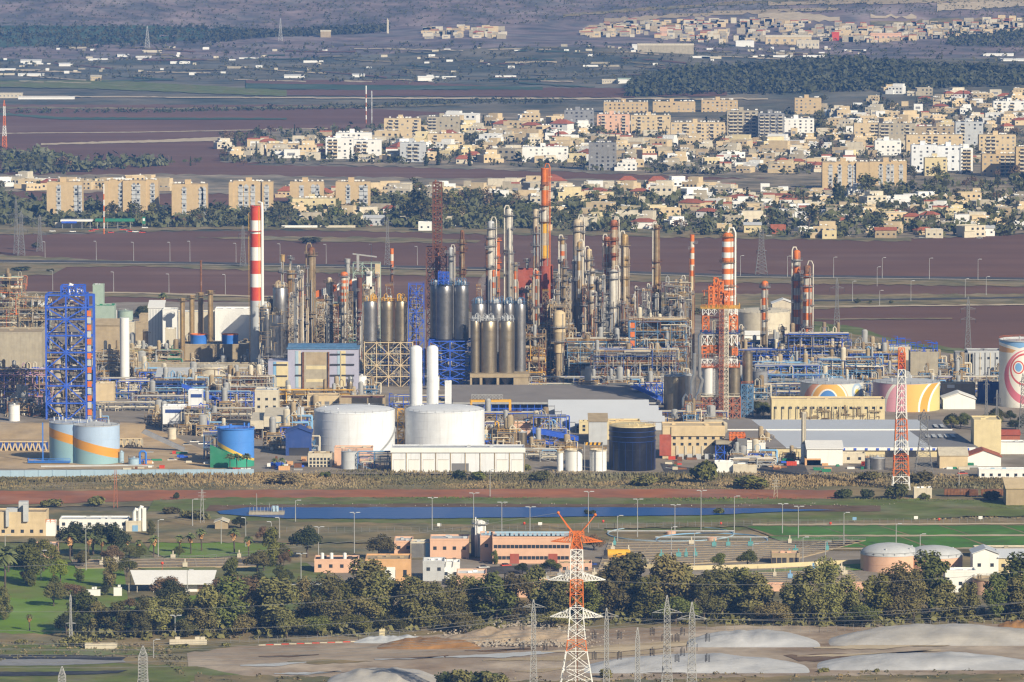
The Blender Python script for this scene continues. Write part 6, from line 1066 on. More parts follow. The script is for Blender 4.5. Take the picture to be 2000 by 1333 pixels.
for pl, pr, pt, g_, m_, balc, l in ((750, 822, 234, 274, 'cream', (762, 775, 812), 'cream tower block with stacked balconies by the twin masts'), (834, 898, 231, 268, 'concrete', (840, 848), 'greyish tower block with balconies on its western corner'), (1102, 1160, 218, 252, 'grey', (), 'modern dark grey office block with big square windows'), (1166, 1230, 226, 262, 'peach', (1178, 1218), 'peach and cream block with a square opening at its top'), (1232, 1310, 228, 262, 'cream', (1248, 1290), 'peach trimmed cream block beside the one with the square opening'), (1310, 1416, 242, 276, 'cream', (1338, 1366, 1390), 'long cream block with dark window stacks beside the unfinished tower'),
                            (1179, 1266, 202, 222, 'sand', (), 'sand block on the ridge behind the office block'), (1275, 1358, 201, 222, 'sand', (), 'long sand block on the ridge in front of the wood'), (1370, 1441, 198, 222, 'sand', (), 'sand block on the ridge above the unfinished towers'), (1552, 1604, 194, 226, 'sand', (), 'sand tower standing alone on the ridge'),
                            (1420, 1481, 219, 272, 'concrete', (1428, 1436, 1446, 1460, 1472), 'grey unfinished concrete tower with open floors, taller'), (1481, 1532, 224, 274, 'grey', (1488, 1498, 1510, 1524), 'grey unfinished concrete tower with open floors, joined to the taller one'), (1526, 1590, 234, 266, 'white', (), 'plain off white block with six small windows next to the unfinished towers'), (1668, 1718, 243, 276, 'cream', (1704, 1712), 'cream tower with stepped balconies below the eastern wood'), (1716, 1788, 244, 292, 'concrete', (1724, 1732, 1772), 'grey balconied tower behind the white tower group'),
                            (1786, 1890, 250, 282, 'tan', (1815, 1826), 'long tan block behind the white tower group'), (1866, 1920, 241, 290, 'lightgrey', (1880,), 'pale tower with a teal stripe in the eastern town'), (1770, 1880, 266, 300, 'cream', (1815, 1828), 'wide cream block with a balcony stack in the middle'), (1912, 1984, 266, 310, 'cream', (1930, 1940), 'cream block with stacked dark balconies at the eastern side'), (1709, 1760, 277, 305, 'white', (), 'white tower with small dotted windows, lower'), (1780, 1830, 286, 338, 'whiteclean', (), 'bright white tower with peach panel'), (1806, 1850, 311, 345, 'lemon', (), 'cream white stepped block at the foot of the bright white tower'), (1830, 1880, 288, 335, 'whiteclean', (1886,), 'bright white tower with grey stripes'), (1876, 1900, 292, 340, 'white', (1884, 1892), 'white balcony stack tower at the edge of the white group'),
                            (1918, 1990, 304, 345, 'sand', (1958, 1968, 1978), 'sand block with projecting balconies by the dark wood'), (1984, 2050, 290, 350, 'sand', (1996,), 'sand block at the eastern edge of the town'), (1940, 2010, 200, 226, 'white', (1952, 1976), 'white grid fronted block on the eastern hillside'), (1150, 1204, 282, 334, 'grey', (), 'grey concrete shell with square openings, hazed by smoke'), (636, 690, 272, 312, 'white', (645, 655), 'white block with curved balconies facing the field'), (656, 726, 262, 300, 'white', (), 'long white block behind the curved balconies'), (688, 745, 276, 306, 'white', (700, 712), 'white block with stepped red topped terraces'), (781, 832, 281, 318, 'lightgrey', (800, 812), 'pale grey block with strip balconies by the cypress trees'),
                            (571, 655, 391, 418, 'lemon', (), 'long cream building between two slab blocks'), (520, 602, 283, 304, 'cream', (560, 575), 'long low cream terrace at the edge of the field'), (835, 905, 264, 290, 'cream', (850,), 'cream block with a flat roof below the greyish tower block'), (1020, 1110, 290, 318, 'white', (), 'long white terrace beside the smoke')):
    gs = 'unfinished' in l or 'shell' in l or 'office' in l
    A(l, g_, pl, pr, pt, m_, None if m_ != 'sand' or pr - pl < 60 else None, 14, 1, balc, group=None, dense=.9 if gs else .5, wm='dark' if gs else 'glass')
    if any(w in l for w in ('modern', 'standing alone', 'taller', 'bright white tower with grey', 'twin masts', 'long cream building', 'shell', 'curved balconies', 'office', 'square opening at', 'greyish')): mark((pl + pr) / 2, (pt + g_) / 2, {'modern': 'the dark office block', 'sand tower': 'the lone sand tower', 'grey unfinished': 'the unfinished towers', 'bright': 'the bright white towers', 'cream tower': 'the twin masts', 'long cream': 'the long cream building', 'grey concrete': 'the grey concrete shell', 'white block': 'the curved balconies', 'peach and': 'the peach block', 'greyish tower': 'the greyish tower block'}.get(next((p for p in ('modern', 'sand tower', 'grey unfinished', 'bright', 'cream tower', 'long cream', 'grey concrete', 'white block', 'peach and', 'greyish tower') if l.startswith(p)), ''), None))
HV = {}
def house_mesh(v, wallm, roofm, red):
    """small house: one or two stepped blocks, a flat or hipped roof, dark openings, boilers on the roof; 1 m = 1 unit, about 11 wide"""
    key = (v, wallm, roofm, red)
    if key in HV: return HV[key]
    r = random.Random(v * 13 + 5); q = MB(); w_, d, h = r.uniform(4.5, 7.5), r.uniform(8, 11), r.uniform(3.2, 6.6)
    q.box(-w_, w_, 0, d, 0, h)
    if red: o = .6; a, b = (-w_ - o, -o), (w_ + o, d + o); zc = h + 2.2; q.add([(-w_ - o, -o, h + .02), (w_ + o, -o, h + .02), (w_ + o, d + o, h + .02), (-w_ - o, d + o, h + .02), (-w_ * .45, d / 2, zc), (w_ * .45, d / 2, zc)], [(0, 1, 5, 4), (1, 2, 5), (2, 3, 4, 5), (3, 0, 4), (3, 2, 1, 0)], 1)
    else:
        q.box(-w_ + .3, w_ - .3, .3, d - .3, h + .01, h + .1, 1); [q.box(-w_ - .04, w_ + .04, y0, y1, h, h + .55) for y0, y1 in ((-.04, .25), (d - .25, d + .04))]
        if v % 2: q.box(w_ * r.uniform(-.6, 0), w_ * .9, d * .3, d * .95, h + .1, h + 2.9)
        for i in range(r.randint(1, 4)): x, y = r.uniform(-w_ * .8, w_ * .8), r.uniform(.6, d * .3); q.drum((x, y, h + 1.2), .4, .9, 3, 'x', 7); q.bar((x, y, h), (x, y, h + .9), .1, 3)
    s_ = 1 if v % 3 else -1; q.box(s_ * w_ * .2, s_ * w_ * 1.25, -2.5, -.02, 0, h * .55); q.box(s_ * w_ * .2, s_ * w_ * 1.25, -2.4, -.1, h * .55 + .01, h * .58, 1)
    fl = 2 if h > 5 else 1
    for f in range(fl):
        for i in range(4):
            if r.random() < .8: x = -w_ + 2 * w_ * (i + .5) / 4; z = h * (f + .55) / fl; q.box(x - .65, x + .65, -.06, -.003, z - .55, z + .6, 2)
    HV[key] = q.mesh('house', [wallm, roofm, 'glass', 'white']); return HV[key]
WN = {'cream': 'cream', 'offwhite': 'off white', 'sand': 'sandy', 'white': 'white', 'lemon': 'pale yellow', 'peach': 'peach', 'concrete': 'drab beige'}
def house(px, g, r, sc_=1., rz=None, red=None, wall=None):
    p = gp(px, g); wall = wall or r.choice(['cream', 'cream', 'cream', 'lemon', 'offwhite', 'offwhite', 'white', 'concrete', 'cream']); red = r.random() < .13 if red is None else red
    o = link('house', house_mesh(r.randrange(7), wall, 'tileroof' if red else r.choice(['concrete', 'lightgrey']), red), None, p, r.uniform(-.5, .5) if rz is None else rz); o.scale = (sc_ * r.uniform(.85, 1.3), sc_, sc_ * r.uniform(.85, 1.25))
    tag(o, None, 'house', 'houses of the town'); return auto(o, WN[wall] + (' red roofed house' if red else ' flat roofed house'), px, g - 8)
r = random.Random(21); n_h = 0
ZONES = [  # (px range, py range, number, size, trees)
 ((430, 640), (292, 312), 12, 1.), ((740, 1160), (272, 322), 46, 1.05), ((860, 1160), (238, 275), 26, 1.1), ((1200, 1640), (280, 342), 46, 1.05), ((1640, 1700), (270, 318), 8, 1.), ((1600, 1800), (222, 262), 26, .95), ((1800, 2040), (190, 262), 34, .95), ((1700, 2040), (182, 215), 14, .9),
 ((0, 330), (362, 374), 22, 1.), ((540, 1000), (376, 392), 22, 1.), ((1000, 1420), (362, 400), 34, 1.), ((1330, 1640), (380, 420), 20, .95), ((1640, 2040), (392, 442), 36, .95), ((1010, 1500), (408, 455), 22, .95), ((560, 950), (420, 442), 12, .9), ((1560, 2000), (440, 468), 12, .9)]
for (a, b), (c, d), n_, sz in ZONES:
    for i in range(n_):
        t = (i + r.random()) / n_; px = a + (b - a) * ((t * 3.0) % 1); g_ = c + (d - c) * ((i * .618) % 1); house(px, g_, r, sz * r.uniform(.95, 1.4)); n_h += 1
# trees among them
TZ = [((430, 700), (265, 320), 22, 26), ((760, 1160), (250, 325), 34, 22), ((1160, 1640), (255, 345), 46, 24), ((1600, 2040), (200, 300), 46, 20), ((0, 130), (325, 340), 14, 34), ((330, 560), (318, 326), 8, 16), ((0, 330), (366, 382), 14, 20), ((140, 560), (415, 445), 30, 34), ((560, 1000), (385, 445), 34, 36), ((780, 900), (405, 440), 10, 50), ((1000, 1620), (385, 455), 64, 28), ((1620, 2040), (370, 455), 54, 28), ((1640, 2040), (348, 372), 26, 30)]
nt_ = 0
for (a, b), (c, d), n_, hh in TZ:
    for i in range(n_):
        px = r.uniform(a, b); g_ = r.uniform(c, d); kd = r.choice(['round', 'round', 'round', 'euca', 'cypress']); hp = hh * r.uniform(.6, 1.15)
        lm, nm = r.choice([('fartree', 'dark green'), ('fartree', 'dark green'), ('leaf', 'mid green'), ('euca', 'grey green'), ('leafrust', 'brownish')] if kd != 'cypress' else [('leafdark', 'blackish green')])
        fartree(kd, px, g_, hp * (1.15 if kd == 'cypress' else 1), lm, {'round': 1.05, 'euca': 1.0, 'cypress': .9}[kd] * r.uniform(.85, 1.3), nm + {'round': ' spreading tree', 'euca': ' tall tree', 'cypress': ' cypress'}[kd], r=r); nt_ += 1
for px, g_, hp, kd, l in ((856, 324, 36, 'cypress', 'tall dark cypress in front of the pale grey block'), (917, 326, 38, 'cypress', 'slender dark cypress in front of the cream terraces'), (832, 326, 30, 'cypress', 'dark cypress beside the strip balconies'), (1120, 262, 26, 'round', ''), (1600, 262, 46, 'euca', 'tall dark tree beside the plain off white block'), (1690, 395, 62, 'round', 'big dark tree in front of the joined slab block'), (1632, 400, 62, 'cypress', 'black cypress in front of the large slab block'), (1640, 398, 44, 'cypress', ''), (262, 432, 42, 'round', 'big dark tree in front of the wide stepped block'), (545, 440, 52, 'round', 'big dark tree at the corner of the banded chimney'), (820, 440, 80, 'euca', ''), (1580, 452, 60, 'round', ''), (300, 425, 38, 'round', '')):
    o = fartree(kd, px, g_, hp, 'leafdark' if kd == 'cypress' else 'fartree', 1.2, 'dark ' + kd, r=r)
    if l: o['label'] = l; AUTO.pop()
for px, g_ in ((700, 405), (712, 408), (655, 402), (676, 404), (395, 412), (408, 416), (155, 418), (1408, 430)): palm(px, g_, 20, 'far palm with a shaggy brown skirt', 'far palms', r=r)
for px, g_, w_, h in ((610, 476, 48, 15), (70, 486, 22, 14), (40, 530, 50, 10), (100, 532, 18, 8), (1676, 594, 14, 12), (1700, 594, 12, 9), (1740, 594, 10, 8), (300, 608, 26, 14), (1640, 662, 50, 16), (1350, 616, 46, 18)):
    s = S(g_); o = tree('bush', px, g_, h, 'fartree', w_ / h * .6, 300, .14, 'low dark field bush', 'field bushes', r)
# petrol station and bits by the slab blocks
k = K('petrol_station', 'petrol station canopy in white, blue and green below the slab blocks', 'petrol station', 190, 448)
q = MB(); q.box(k.x(118), k.x(180), 0, 10, 5.4, 6.6); k.part('canopy', q, 'white'); q = MB(); q.box(k.x(120), k.x(150), -.2, -.01, 4.2, 5.6); k.part('blue_fascia', q, 'blue'); q = MB(); q.box(k.x(186), k.x(262), 0, 8, 5.4, 7.2); k.part('green_canopy', q, 'green'); q = MB(); [q.bar((k.x(x), 1, 0), (k.x(x), 1, 5.4), .25) for x in (122, 140, 160, 176, 190, 210, 230, 255)]; k.part('post', q, 'galv'); q = MB(); q.box(k.x(105), k.x(160), 11, 14, 0, 4); k.part('shop', q, 'offwhite'); mark(190, 440, 'the petrol station')
k = K('price_sign', 'tall green and white price sign by the petrol station', 'sign', 281, 446); q = MB(); q.box(k.x(278), k.x(284), 0, .6, 3, k.z(424)); k.part('panel', q, 'green'); q = MB(); q.box(k.x(279), k.x(283), -.1, -.01, k.z(432), k.z(427)); k.part('face', q, 'white'); q = MB(); [q.bar((k.x(x), .3, 0), (k.x(x), .3, 3), .2) for x in (279, 283)]; k.part('post', q, 'galv')
for i in range(26): vehicle(r.uniform(100, 290) if i < 14 else r.uniform(600, 960) if i < 18 else r.uniform(1500, 1980), r.uniform(446, 456) if i < 14 else r.uniform(438, 444) if i < 18 else r.uniform(462, 468), r.choice(['white', 'white', 'galv', 'blue', 'red']), 'car')
for px, g_, m_, l in ((590, 446, 'white', 'long white wall by the dark trees'), (660, 446, 'offwhite', 'low off white wall')):
    wall_run(l, [(px - 40, g_), (px + 34, g_)], 2, m_)
for i, (px, g_, w1, m_) in enumerate(((1415, 456, 30, 'cream'), (1470, 456, 34, 'lemon'), (1520, 458, 30, 'tileroof'), (1730, 466, 42, 'tan'), (1825, 466, 34, 'offwhite'), (1930, 462, 26, 'white'), (1620, 468, 28, 'lemon'), (730, 442, 40, 'lightgrey'), (830, 452, 26, 'white'))):
    k, _, _ = bldg(None, g_, px - w1 / 2, px + w1 / 2, g_ - 16, 9, m_, 'tileroof' if m_ in ('tileroof', 'tan') else 'lightgrey', (g_ - 8,), name='farm_shed', cat='shed', kind='gable' if i % 2 else 'flat', group='sheds along the field edge'); auto(k.e, {'cream': 'cream', 'lemon': 'pale yellow', 'tileroof': 'reddish', 'tan': 'brown gabled', 'offwhite': 'off white', 'white': 'white', 'lightgrey': 'pale grey'}[m_] + ' shed at the field edge', px, g_)
# pylons, masts, lamps over the plain
def pylon(label, px, g, top, hw, m='galv', arms=(), group='grey lattice pylons', name='lattice_pylon', band=None, w_=.14, levels=14, mats=None, al=5., peak=.18, waist=.62, insul=True):
    k = K(name, label, 'pylon', px, g, group); h = k.z(top); hb = hw * k.s; f = MB(); pr = []
    for i in range(levels + 1): t = (i / levels) ** .9; z = h * t; pr.append((z, hb * (1 - .6 * t / waist) if t < waist else hb * (.4 - .08 * (t - waist)) if t < .86 else hb * .37 * (1 - (t - .86) / .14) + .1))
    taper(f, pr, w_, band or (lambda i: 0)); k.part('tower', f, mats or m)
    for py, half in arms:
        z = k.z(py); a = half * k.s; q = MB(); b = hb * .28
        for s_ in (-1, 1):
            for y in (-b, b): q.bar((s_ * b * .8, y, z), (s_ * a, 0, z), w_ * .6); q.bar((s_ * b * .6, y, z + a * .3), (s_ * a, 0, z), w_ * .6)
            for j in range(1, 4): t = j / 4; q.bar((s_ * (b + (a - b) * t), b * (1 - t), z), (s_ * (b + (a - b) * t), b * (1 - t), z + a * .3 * (1 - t)), w_ * .4)
        ca = k.part('cross_arm', q, mats[0] if mats else m)
        if insul:
            q = MB()
            for s_ in (-1, 1): q.bar((s_ * a, 0, z), (s_ * a, 0, z - 2.2), .14)
            k.part('insulator', q, 'dark', ca)
    if not label: auto(k.e, 'grey lattice pylon', px, top)
    return k
for px, g_, t, hw, arms, l in ((32, 497, 388, 5, ((420, 14), (440, 12)), 'thin grey pylon at the western edge of the fields'), (42, 500, 412, 7, ((425, 13), (450, 12)), 'thick grey pylon at the western edge of the fields'), (78, 492, 420, 6, ((428, 14), (440, 14), (456, 12)), 'grey pylon with three arms beside the slab block'), (475, 522, 440, 6, ((458, 9),), 'faint pylon behind the banded chimney'), (757, 520, 424, 6, ((436, 9),), 'faint pylon in front of the low trees'), (1487, 538, 445, 12, ((490, 10),), 'broad pylon standing by the highway'), (1634.5, 642, 543, 6, ((563, 14),), 'slim pylon with one arm in the eastern field'), (1890.5, 690, 580, 6.5, ((604, 15), (624, 15)), 'slim pylon with two arms in the eastern field'), (9, 290, 196, 4.5, (), ''), (548, 82, 34, 4, (), ''), (288, 96, 52, 5, (), '')):
    if g_ < 200:
        p = gp(px, g_); k = K.__new__(K); k.Y = p.y; k.o = p; k.px, k.g = px, g_; k.s = p.y * CP * TH; k.e = link('lattice_pylon', None, None, p); tag(k.e, 'faint %s pylon on the far plain' % ('tall grey' if px > 400 else 'bluish'), 'pylon'); f = MB(); h = 44 * k.s; taper(f, [(h * i / 8, hw * k.s * (1 - i / 9)) for i in range(9)], .3); k.part('tower', f, 'galv')
    elif g_ == 290: pylon('red and white lattice mast at the western edge', px, g_, t, hw, arms=(), name='lattice_mast', mats=['orange', 'white'], band=lambda i: (i // 3) % 2, w_=.22, peak=.1)
    else: pylon(l, px, g_, t, hw, 'galvdark', arms, w_=.17)
for px, g_, t, m_, l in ((715, 242, 168, ('white', 'rustfr'), 'red and white antenna mast, taller of the twin masts'), (726, 242, 178, ('lightgrey', 'galv'), 'plain grey antenna mast, shorter of the twin masts'), (203, 458, 360, ('white', 'orange'), 'white and orange flagpole mast before the wide stepped block')):
    C(l, g_, px - 1.2, px + 1.2, t, stripes(t + 8, g_, 8, m_[0], m_[1]) + [(t, m_[0])], (), None, None, 'antenna_mast', 'mast', 'flat', False)
def lamp(px, g, top, label=None, arm=1, m='galv', desc='slim highway lamp post', group='highway lamp posts', rr=.16):
    k = K('lamp_post', label, 'lamp post', px, g, group); h = k.z(top); q = MB(); q.lathe([(rr * 1.3, 0), (rr * .7, h), (0, h + .01)], n=7); k.part('pole', q, m)
    q = MB()
    for s_ in ((1, -1) if arm == 2 else (arm,)): q.tube([(0, 0, h - .3), (s_ * .8, 0, h + .1), (s_ * 1.8, 0, h + .2)], rr * .55, n=6); q.box(s_ * 1.2 - .5, s_ * 1.2 + 1.1 * 1 - .5 + .5, -.25, .25, h + .05, h + .3)
    k.part('lamp_head', q, 'lightgrey')
    if not label: auto(k.e, desc, px, top)
    return k
for px, g_, t in ((88, 505, 473), (188, 510, 472), (261, 511, 474), (332, 512, 474), (371, 513, 472), (461, 514, 476), (547, 515, 477), (637, 516, 478), (726, 517, 478), (815, 519, 482), (1446, 541, 500), (1538, 543, 501), (1628, 545, 503), (1723, 546, 504), (1815, 548, 505), (1910, 549, 507), (1713, 560, 522), (1665, 590, 550), (1779, 590, 549), (1885, 583, 545), (1926, 578, 541), (103, 568, 530), (222, 572, 532), (330, 574, 536), (440, 576, 537), (1718, 600, 568)):
    lamp(px, g_, t, arm=1 if px > 1400 else -1)
# far plain: sheds, trees, woods, hill town
for px, g_, w1, h1, m_, kd, l in ((20, 193, 46, 10, 'offwhite', 'flat', 'long off white packing shed on the far road'), (90, 195, 110, 5, 'white', 'flat', 'long white low greenhouse beside the packing shed'), (60, 124, 40, 6, 'white', 'gable', 'white far barn with a bright roof, western'), (128, 130, 26, 6, 'white', 'gable', 'white far barn with a cream wall'), (60, 150, 50, 5, 'white', 'flat', 'white far shed in a long row'), (14, 139, 30, 4, 'white', 'flat', 'low white far shed by the edge'), (187, 160, 20, 11, 'cream', 'gable', 'cream far silo house with a pale gable'), (832, 160, 32, 10, 'white', 'flat', 'plain white box shed on the far plain'), (240, 112, 22, 5, 'white', 'gable', 'small white far shed with a blue roof'), (280, 113, 30, 3, 'white', 'flat', 'flat white far shed'), (636, 74, 20, 14, 'tan', 'flat', 'lone beige tower house on the far ridge'), (575, 153, 40, 6, 'white', 'gable', 'white far barn with a dark roof by the grey pylon'), (700, 152, 24, 6, 'white', 'gable', 'white far barn near the cream tower'), (1190, 165, 28, 8, 'offwhite', 'flat', 'off white far shed by the wood'), (1230, 164, 46, 9, 'mint', 'flat', 'green roofed far greenhouse by the wood'), (1300, 163, 40, 7, 'white', 'flat', 'white far greenhouse beside the green one'), (1300, 105, 110, 18, 'concrete', 'flat', 'wide pale factory block below the hill town'), (1280, 100, 90, 12, 'white', 'flat', 'white factory wing below the hill town'), (1455, 92, 36, 12, 'white', 'flat', 'white works hall in the hill town'), (1540, 88, 90, 18, 'cream', 'flat', 'cream works hall in the hill town'), (1578, 96, 44, 16, 'offwhite', 'flat', 'off white works hall in the hill town'), (1296, 72, 14, 18, 'peach', 'flat', 'slim orange tower in the hill town'), (1632, 80, 14, 16, 'red', 'flat', 'red tower block in the hill town'), (1730, 80, 60, 14, 'peach', 'flat', 'peach hall in the hill town'), (1540, 62, 18, 14, 'cream', 'flat', 'slim cream tower in the hill town'), (1950, 110, 60, 5, 'white', 'flat', 'long white far greenhouse at the eastern edge'), (1980, 120, 50, 5, 'white', 'gable', 'white far barn at the eastern edge')):
    p = gp(px, g_); s = p.y * CP * TH; w_ = w1 * s / 2; h = h1 * s; d = 12; e = link('far_building', None, None, p); tag(e, l, 'building'); q = MB(); q.box(-w_, w_, 0, d, -3, h * .8); link('wall', q.mesh('wall', m_ if m_ != 'mint' else 'white'), e); q = MB()
    if kd == 'gable': q.yprism([(-.5, h * .8 + .05), (d + .5, h * .8 + .05), (d / 2, h * 1.1)], -w_ - .5, w_ + .5)
    else: q.box(-w_ - .3, w_ + .3, -.3, d + .3, h * .8 + .02, h)
    link('roof', q.mesh('roof', {'mint': 'mint', 'red': 'red', 'peach': 'peach'}.get(m_, 'white' if m_ == 'white' else 'offwhite')), e)
    if m_ in ('offwhite', 'cream', 'peach'): [upart(e, 'window', 'grey', (-w_ + 2 * w_ * (i + .5) / 6, -.05, h * .45), (w_ * .12, .15, h * .25)) for i in range(6)]
C('white minaret like tower on the far ridge', 88, 1000, 1002, 60, [(60, 'white')], (), None, None, 'far_tower', 'tower', 'dome', False) if False else None
p = gp(757, 66); q = MB(); q.lathe([(1.6, 0), (1.3, 16), (1.8, 16.2), (1.8, 17), (.8, 17.2), (.1, 20)], n=10); tag(link('water_tower', q.mesh('water_tower', 'offwhite'), None, p), 'pale slender tower on the far ridge', 'tower')
clumps('far_wood', [(-60, 97, 55), (200, 96, 54), (420, 86, 56), (520, 74, 66), (620, 72, 60), (760, 64, 52)], 1500, (5, 9), 'fartree', 3, 'dark bluish far wood below the hills', per=8)
clumps('hill_wood', [(1230, 192, 168), (1320, 188, 140), (1500, 186, 132), (1640, 182, 120), (1760, 180, 130), (1900, 172, 138), (2060, 168, 142)], 2600, (6, 11), 'fartree', 4, 'dark wood covering the low hill behind the town', per=9)
clumps('hill_wood_edge', [(1850, 90, 66), (2060, 98, 62)], 420, (5, 9), 'fartree', 14, 'dark wood on the far slope beside the hill town', per=8)
clumps('plain_trees', [(-60, 160, 100), (400, 160, 90), (800, 165, 85), (1200, 168, 90), (1600, 128, 60), (2060, 130, 40)], 1500, (3, 7), 'fartree', 5, 'scattered dark trees dotting the far plain', per=7)
clumps('field_hedge', [(-40, 224, 220), (300, 222, 218), (520, 218, 213), (720, 214, 208), (900, 206, 199), (1100, 204, 198)], 420, (3, 6), 'fartree', 6, 'dark hedge line between far fields', per=7)
clumps('far_orchard', [(-60, 345, 300), (60, 345, 296), (140, 340, 318), (330, 325, 318)], 260, (5, 11), 'fartree', 7, 'dark grove at the western edge of the fields', per=12)
clumps('hill_scrub', [(-60, 54, -6), (500, 60, -6), (1000, 50, -6), (1500, 26, -6), (2060, 40, -6)], 2600, (2, 4.5), 'fartree', 8, 'scattered scrub on the far hillside', per=6)
clumps('town_shrubs', [(430, 322, 262), (900, 322, 245), (1300, 342, 250), (1650, 345, 210), (2040, 345, 190)], 1500, (4, 9), 'fartree', 9, 'shrubs and small trees packed between the far houses', per=10)
clumps('town_shrubs', [(-20, 445, 385), (350, 446, 420), (760, 446, 390), (1100, 452, 380), (1600, 468, 385), (2040, 462, 352)], 2600, (4, 10), 'fartree', 10, 'shrubs and hedges packed between the nearer houses', per=12)
def hilltown(name, pts, n, label, seed):
    r = random.Random(seed); q = MB(); ms = ['cream', 'concrete' if 'side' in name else 'offwhite', 'offwhite' if 'side' in name else 'white', 'tan', 'concrete', 'grey', 'tileroof']
    for _ in range(n):
        i = r.randrange(len(pts) - 1); t = r.random(); a, b = pts[i], pts[i + 1]; px = a[0] + (b[0] - a[0]) * t; py = a[1] + (b[1] - a[1]) * t + (a[2] + (b[2] - a[2]) * t - a[1] - (b[1] - a[1]) * t) * r.random()
        p = gp(px, py); w_, d, h = (r.uniform(2.5, 7), r.uniform(6, 10), r.uniform(2.5, 8)) if 'town' in name else (r.choice([2, 3, 4, 12]), 6, r.uniform(1.2, 3)); m_ = r.choice([0, 0, 1, 1, 2, 2, 3, 4] if 'town' in name else [1, 2, 2, 4]); q.box(p.x - w_, p.x + w_, p.y, p.y + d, p.z - 3, p.z + h, m_)
        if 'town' in name and r.random() < .5: q.box(p.x - w_ * .6, p.x + w_ * .4, p.y - .1, p.y - .01, p.z + h * .35, p.z + h * .65, 5)
        if 'town' in name and r.random() < .15: q.box(p.x - w_, p.x + w_, p.y, p.y + d, p.z + h + .02, p.z + h + 1, 6)
    return tag(link(name, q.mesh(name, ms)), label, None, None, 'stuff')
hilltown('far_hillside_town', [(1140, 74, 60), (1240, 74, 50), (1400, 86, 44), (1560, 84, 46), (1720, 84, 56), (1850, 76, 50), (2040, 64, 30)], 560, 'pale far town scattered over the hillside', 31)
hilltown('far_hillside_town', [(830, 78, 62), (900, 76, 56), (985, 77, 60)], 70, 'small pale hamlet on the far ridge', 35)
hilltown('far_plain_sheds', [(-40, 150, 92), (300, 150, 92), (700, 160, 100), (1100, 150, 90), (1400, 120, 96), (1700, 110, 90)], 110, 'scattered pale sheds on the far plain', 32)
hilltown('dense_town_houses', [(470, 312, 290), (760, 318, 262), (1160, 322, 240), (1500, 340, 255), (1700, 320, 200), (2040, 330, 186)], 330, 'closely packed small houses filling the far town', 33)
hilltown('dense_town_houses', [(560, 390, 376), (1000, 398, 362), (1400, 420, 365), (1640, 440, 385), (2040, 446, 380)], 170, 'closely packed small houses filling the nearer town', 34)
# ---------------------------------------------------------------- reed belt, river, treatment works
RB = [(-60, 944, 932), (250, 944, 931), (500, 946, 926), (640, 948, 922), (900, 950, 922), (1200, 950, 924), (1450, 952, 926), (1650, 952, 926), (1850, 956, 930), (2050, 958, 934)]
reeds('reed_belt', RB, 1.9, 24000, 'reedmat', 3, 'belt of dry brown reeds in front of the works', .4)
reeds('reed_belt', [(-60, 958, 944), (500, 957, 946), (1000, 956, 948), (1600, 958, 950)], 1.5, 6000, 'reedmat', 4, 'low dry reeds along the red soil strip', .35)
reeds('river_grass', [(300, 980, 974), (1000, 980, 974), (1700, 984, 976), (2050, 1000, 980)], 1.0, 4500, 'bank', 5, 'green grass on the far river bank', .5)
reeds('river_grass', [(430, 1026, 1018), (900, 1026, 1018), (1200, 1024, 1014), (1700, 1020, 1005), (2050, 1016, 1004)], .6, 5500, 'reedmat', 6, 'mixed dry grass on the near river bank', .5)
for px, g_, h, w_, m_ in ((1375, 946, 52, 75, 'leaf'), (1466, 956, 30, 88, 'leaf'), (897, 938, 22, 34, 'leafdark'), (638, 935, 16, 26, 'leaf'), (930, 940, 20, 50, 'leaf'), (1262, 950, 24, 60, 'euca'), (1300, 946, 16, 40, 'euca'), (1650, 976, 24, 42, 'leaf'), (1690, 976, 24, 40, 'leafdark'), (1755, 976, 36, 54, 'leaf'), (1806, 976, 14, 26, 'leaf'), (1060, 940, 22, 60, 'euca'), (560, 946, 24, 80, 'reedmat'), (1940, 980, 22, 60, 'euca'), (1700, 940, 22, 50, 'euca'), (1800, 944, 26, 70, 'euca'), (100, 992, 20, 44, 'euca'), (185, 990, 24, 48, 'euca'), (345, 976, 16, 16, 'leafdark'), (1030, 921, 16, 28, 'leaf'), (1404, 1006, 16, 26, 'leaf'), (1150, 1008, 14, 26, 'leafdark'), (330, 1008, 20, 50, 'euca'), (380, 1018, 24, 60, 'euca')):
    tree('bush', px, g_, h, m_, w_ / h * .55, 900, .11, {'leaf': 'dark green', 'leafdark': 'blackish green', 'euca': 'grey green', 'reedmat': 'dry brown'}[m_] + (' wide bush' if w_ > 50 else ' small bush'), 'bushes in the reed belt')
for px, g_, h in ((449, 921, 36), (463, 921, 36), (482, 922, 38), (537, 920, 26), (550, 921, 28)): palm(px, g_, h, 'green palm in front of the bright blue tank', 'palms by the bright blue tank', False, spread=.34)
palm(318, 614, 46, 'lone palm on the edge of the ploughed field', None)
# pond jetty, fences
def fence(label, pts, h=2.2, every=3.2, m='galvdark', mesh_=True, name='fence'):
    a = G(*pts[0], .9); e = link(name, None, None, a); tag(e, label, 'fence'); q = MB(); w_ = MB(); W = [G(*p, .9) - a for p in pts]; up = Vector((0, 0, h))
    for u, v in zip(W, W[1:]):
        n_ = max(1, int((v - u).length / every))
        for i in range(n_ + 1): p = u + (v - u) * i / n_; q.bar(p, p + up, .09)
        for t in (.35, .7, .98): w_.bar(u + up * t, v + up * t, .025)
    link('post', q.mesh('post', m), e); link('wire', w_.mesh('wire', m), e); return e
fence('post and wire fence along the near river bank', [(560, 1040), (900, 1040), (1200, 1032), (1500, 1026), (2060, 1020)])
fence('tall fence along the edge of the bare ground', [(450, 1256), (560, 1256), (700, 1252), (780, 1246)], 2.4); fence('tall fence behind the tarpaulin mounds', [(1380, 1230), (1600, 1236), (1800, 1226), (2060, 1218)], 2.4)
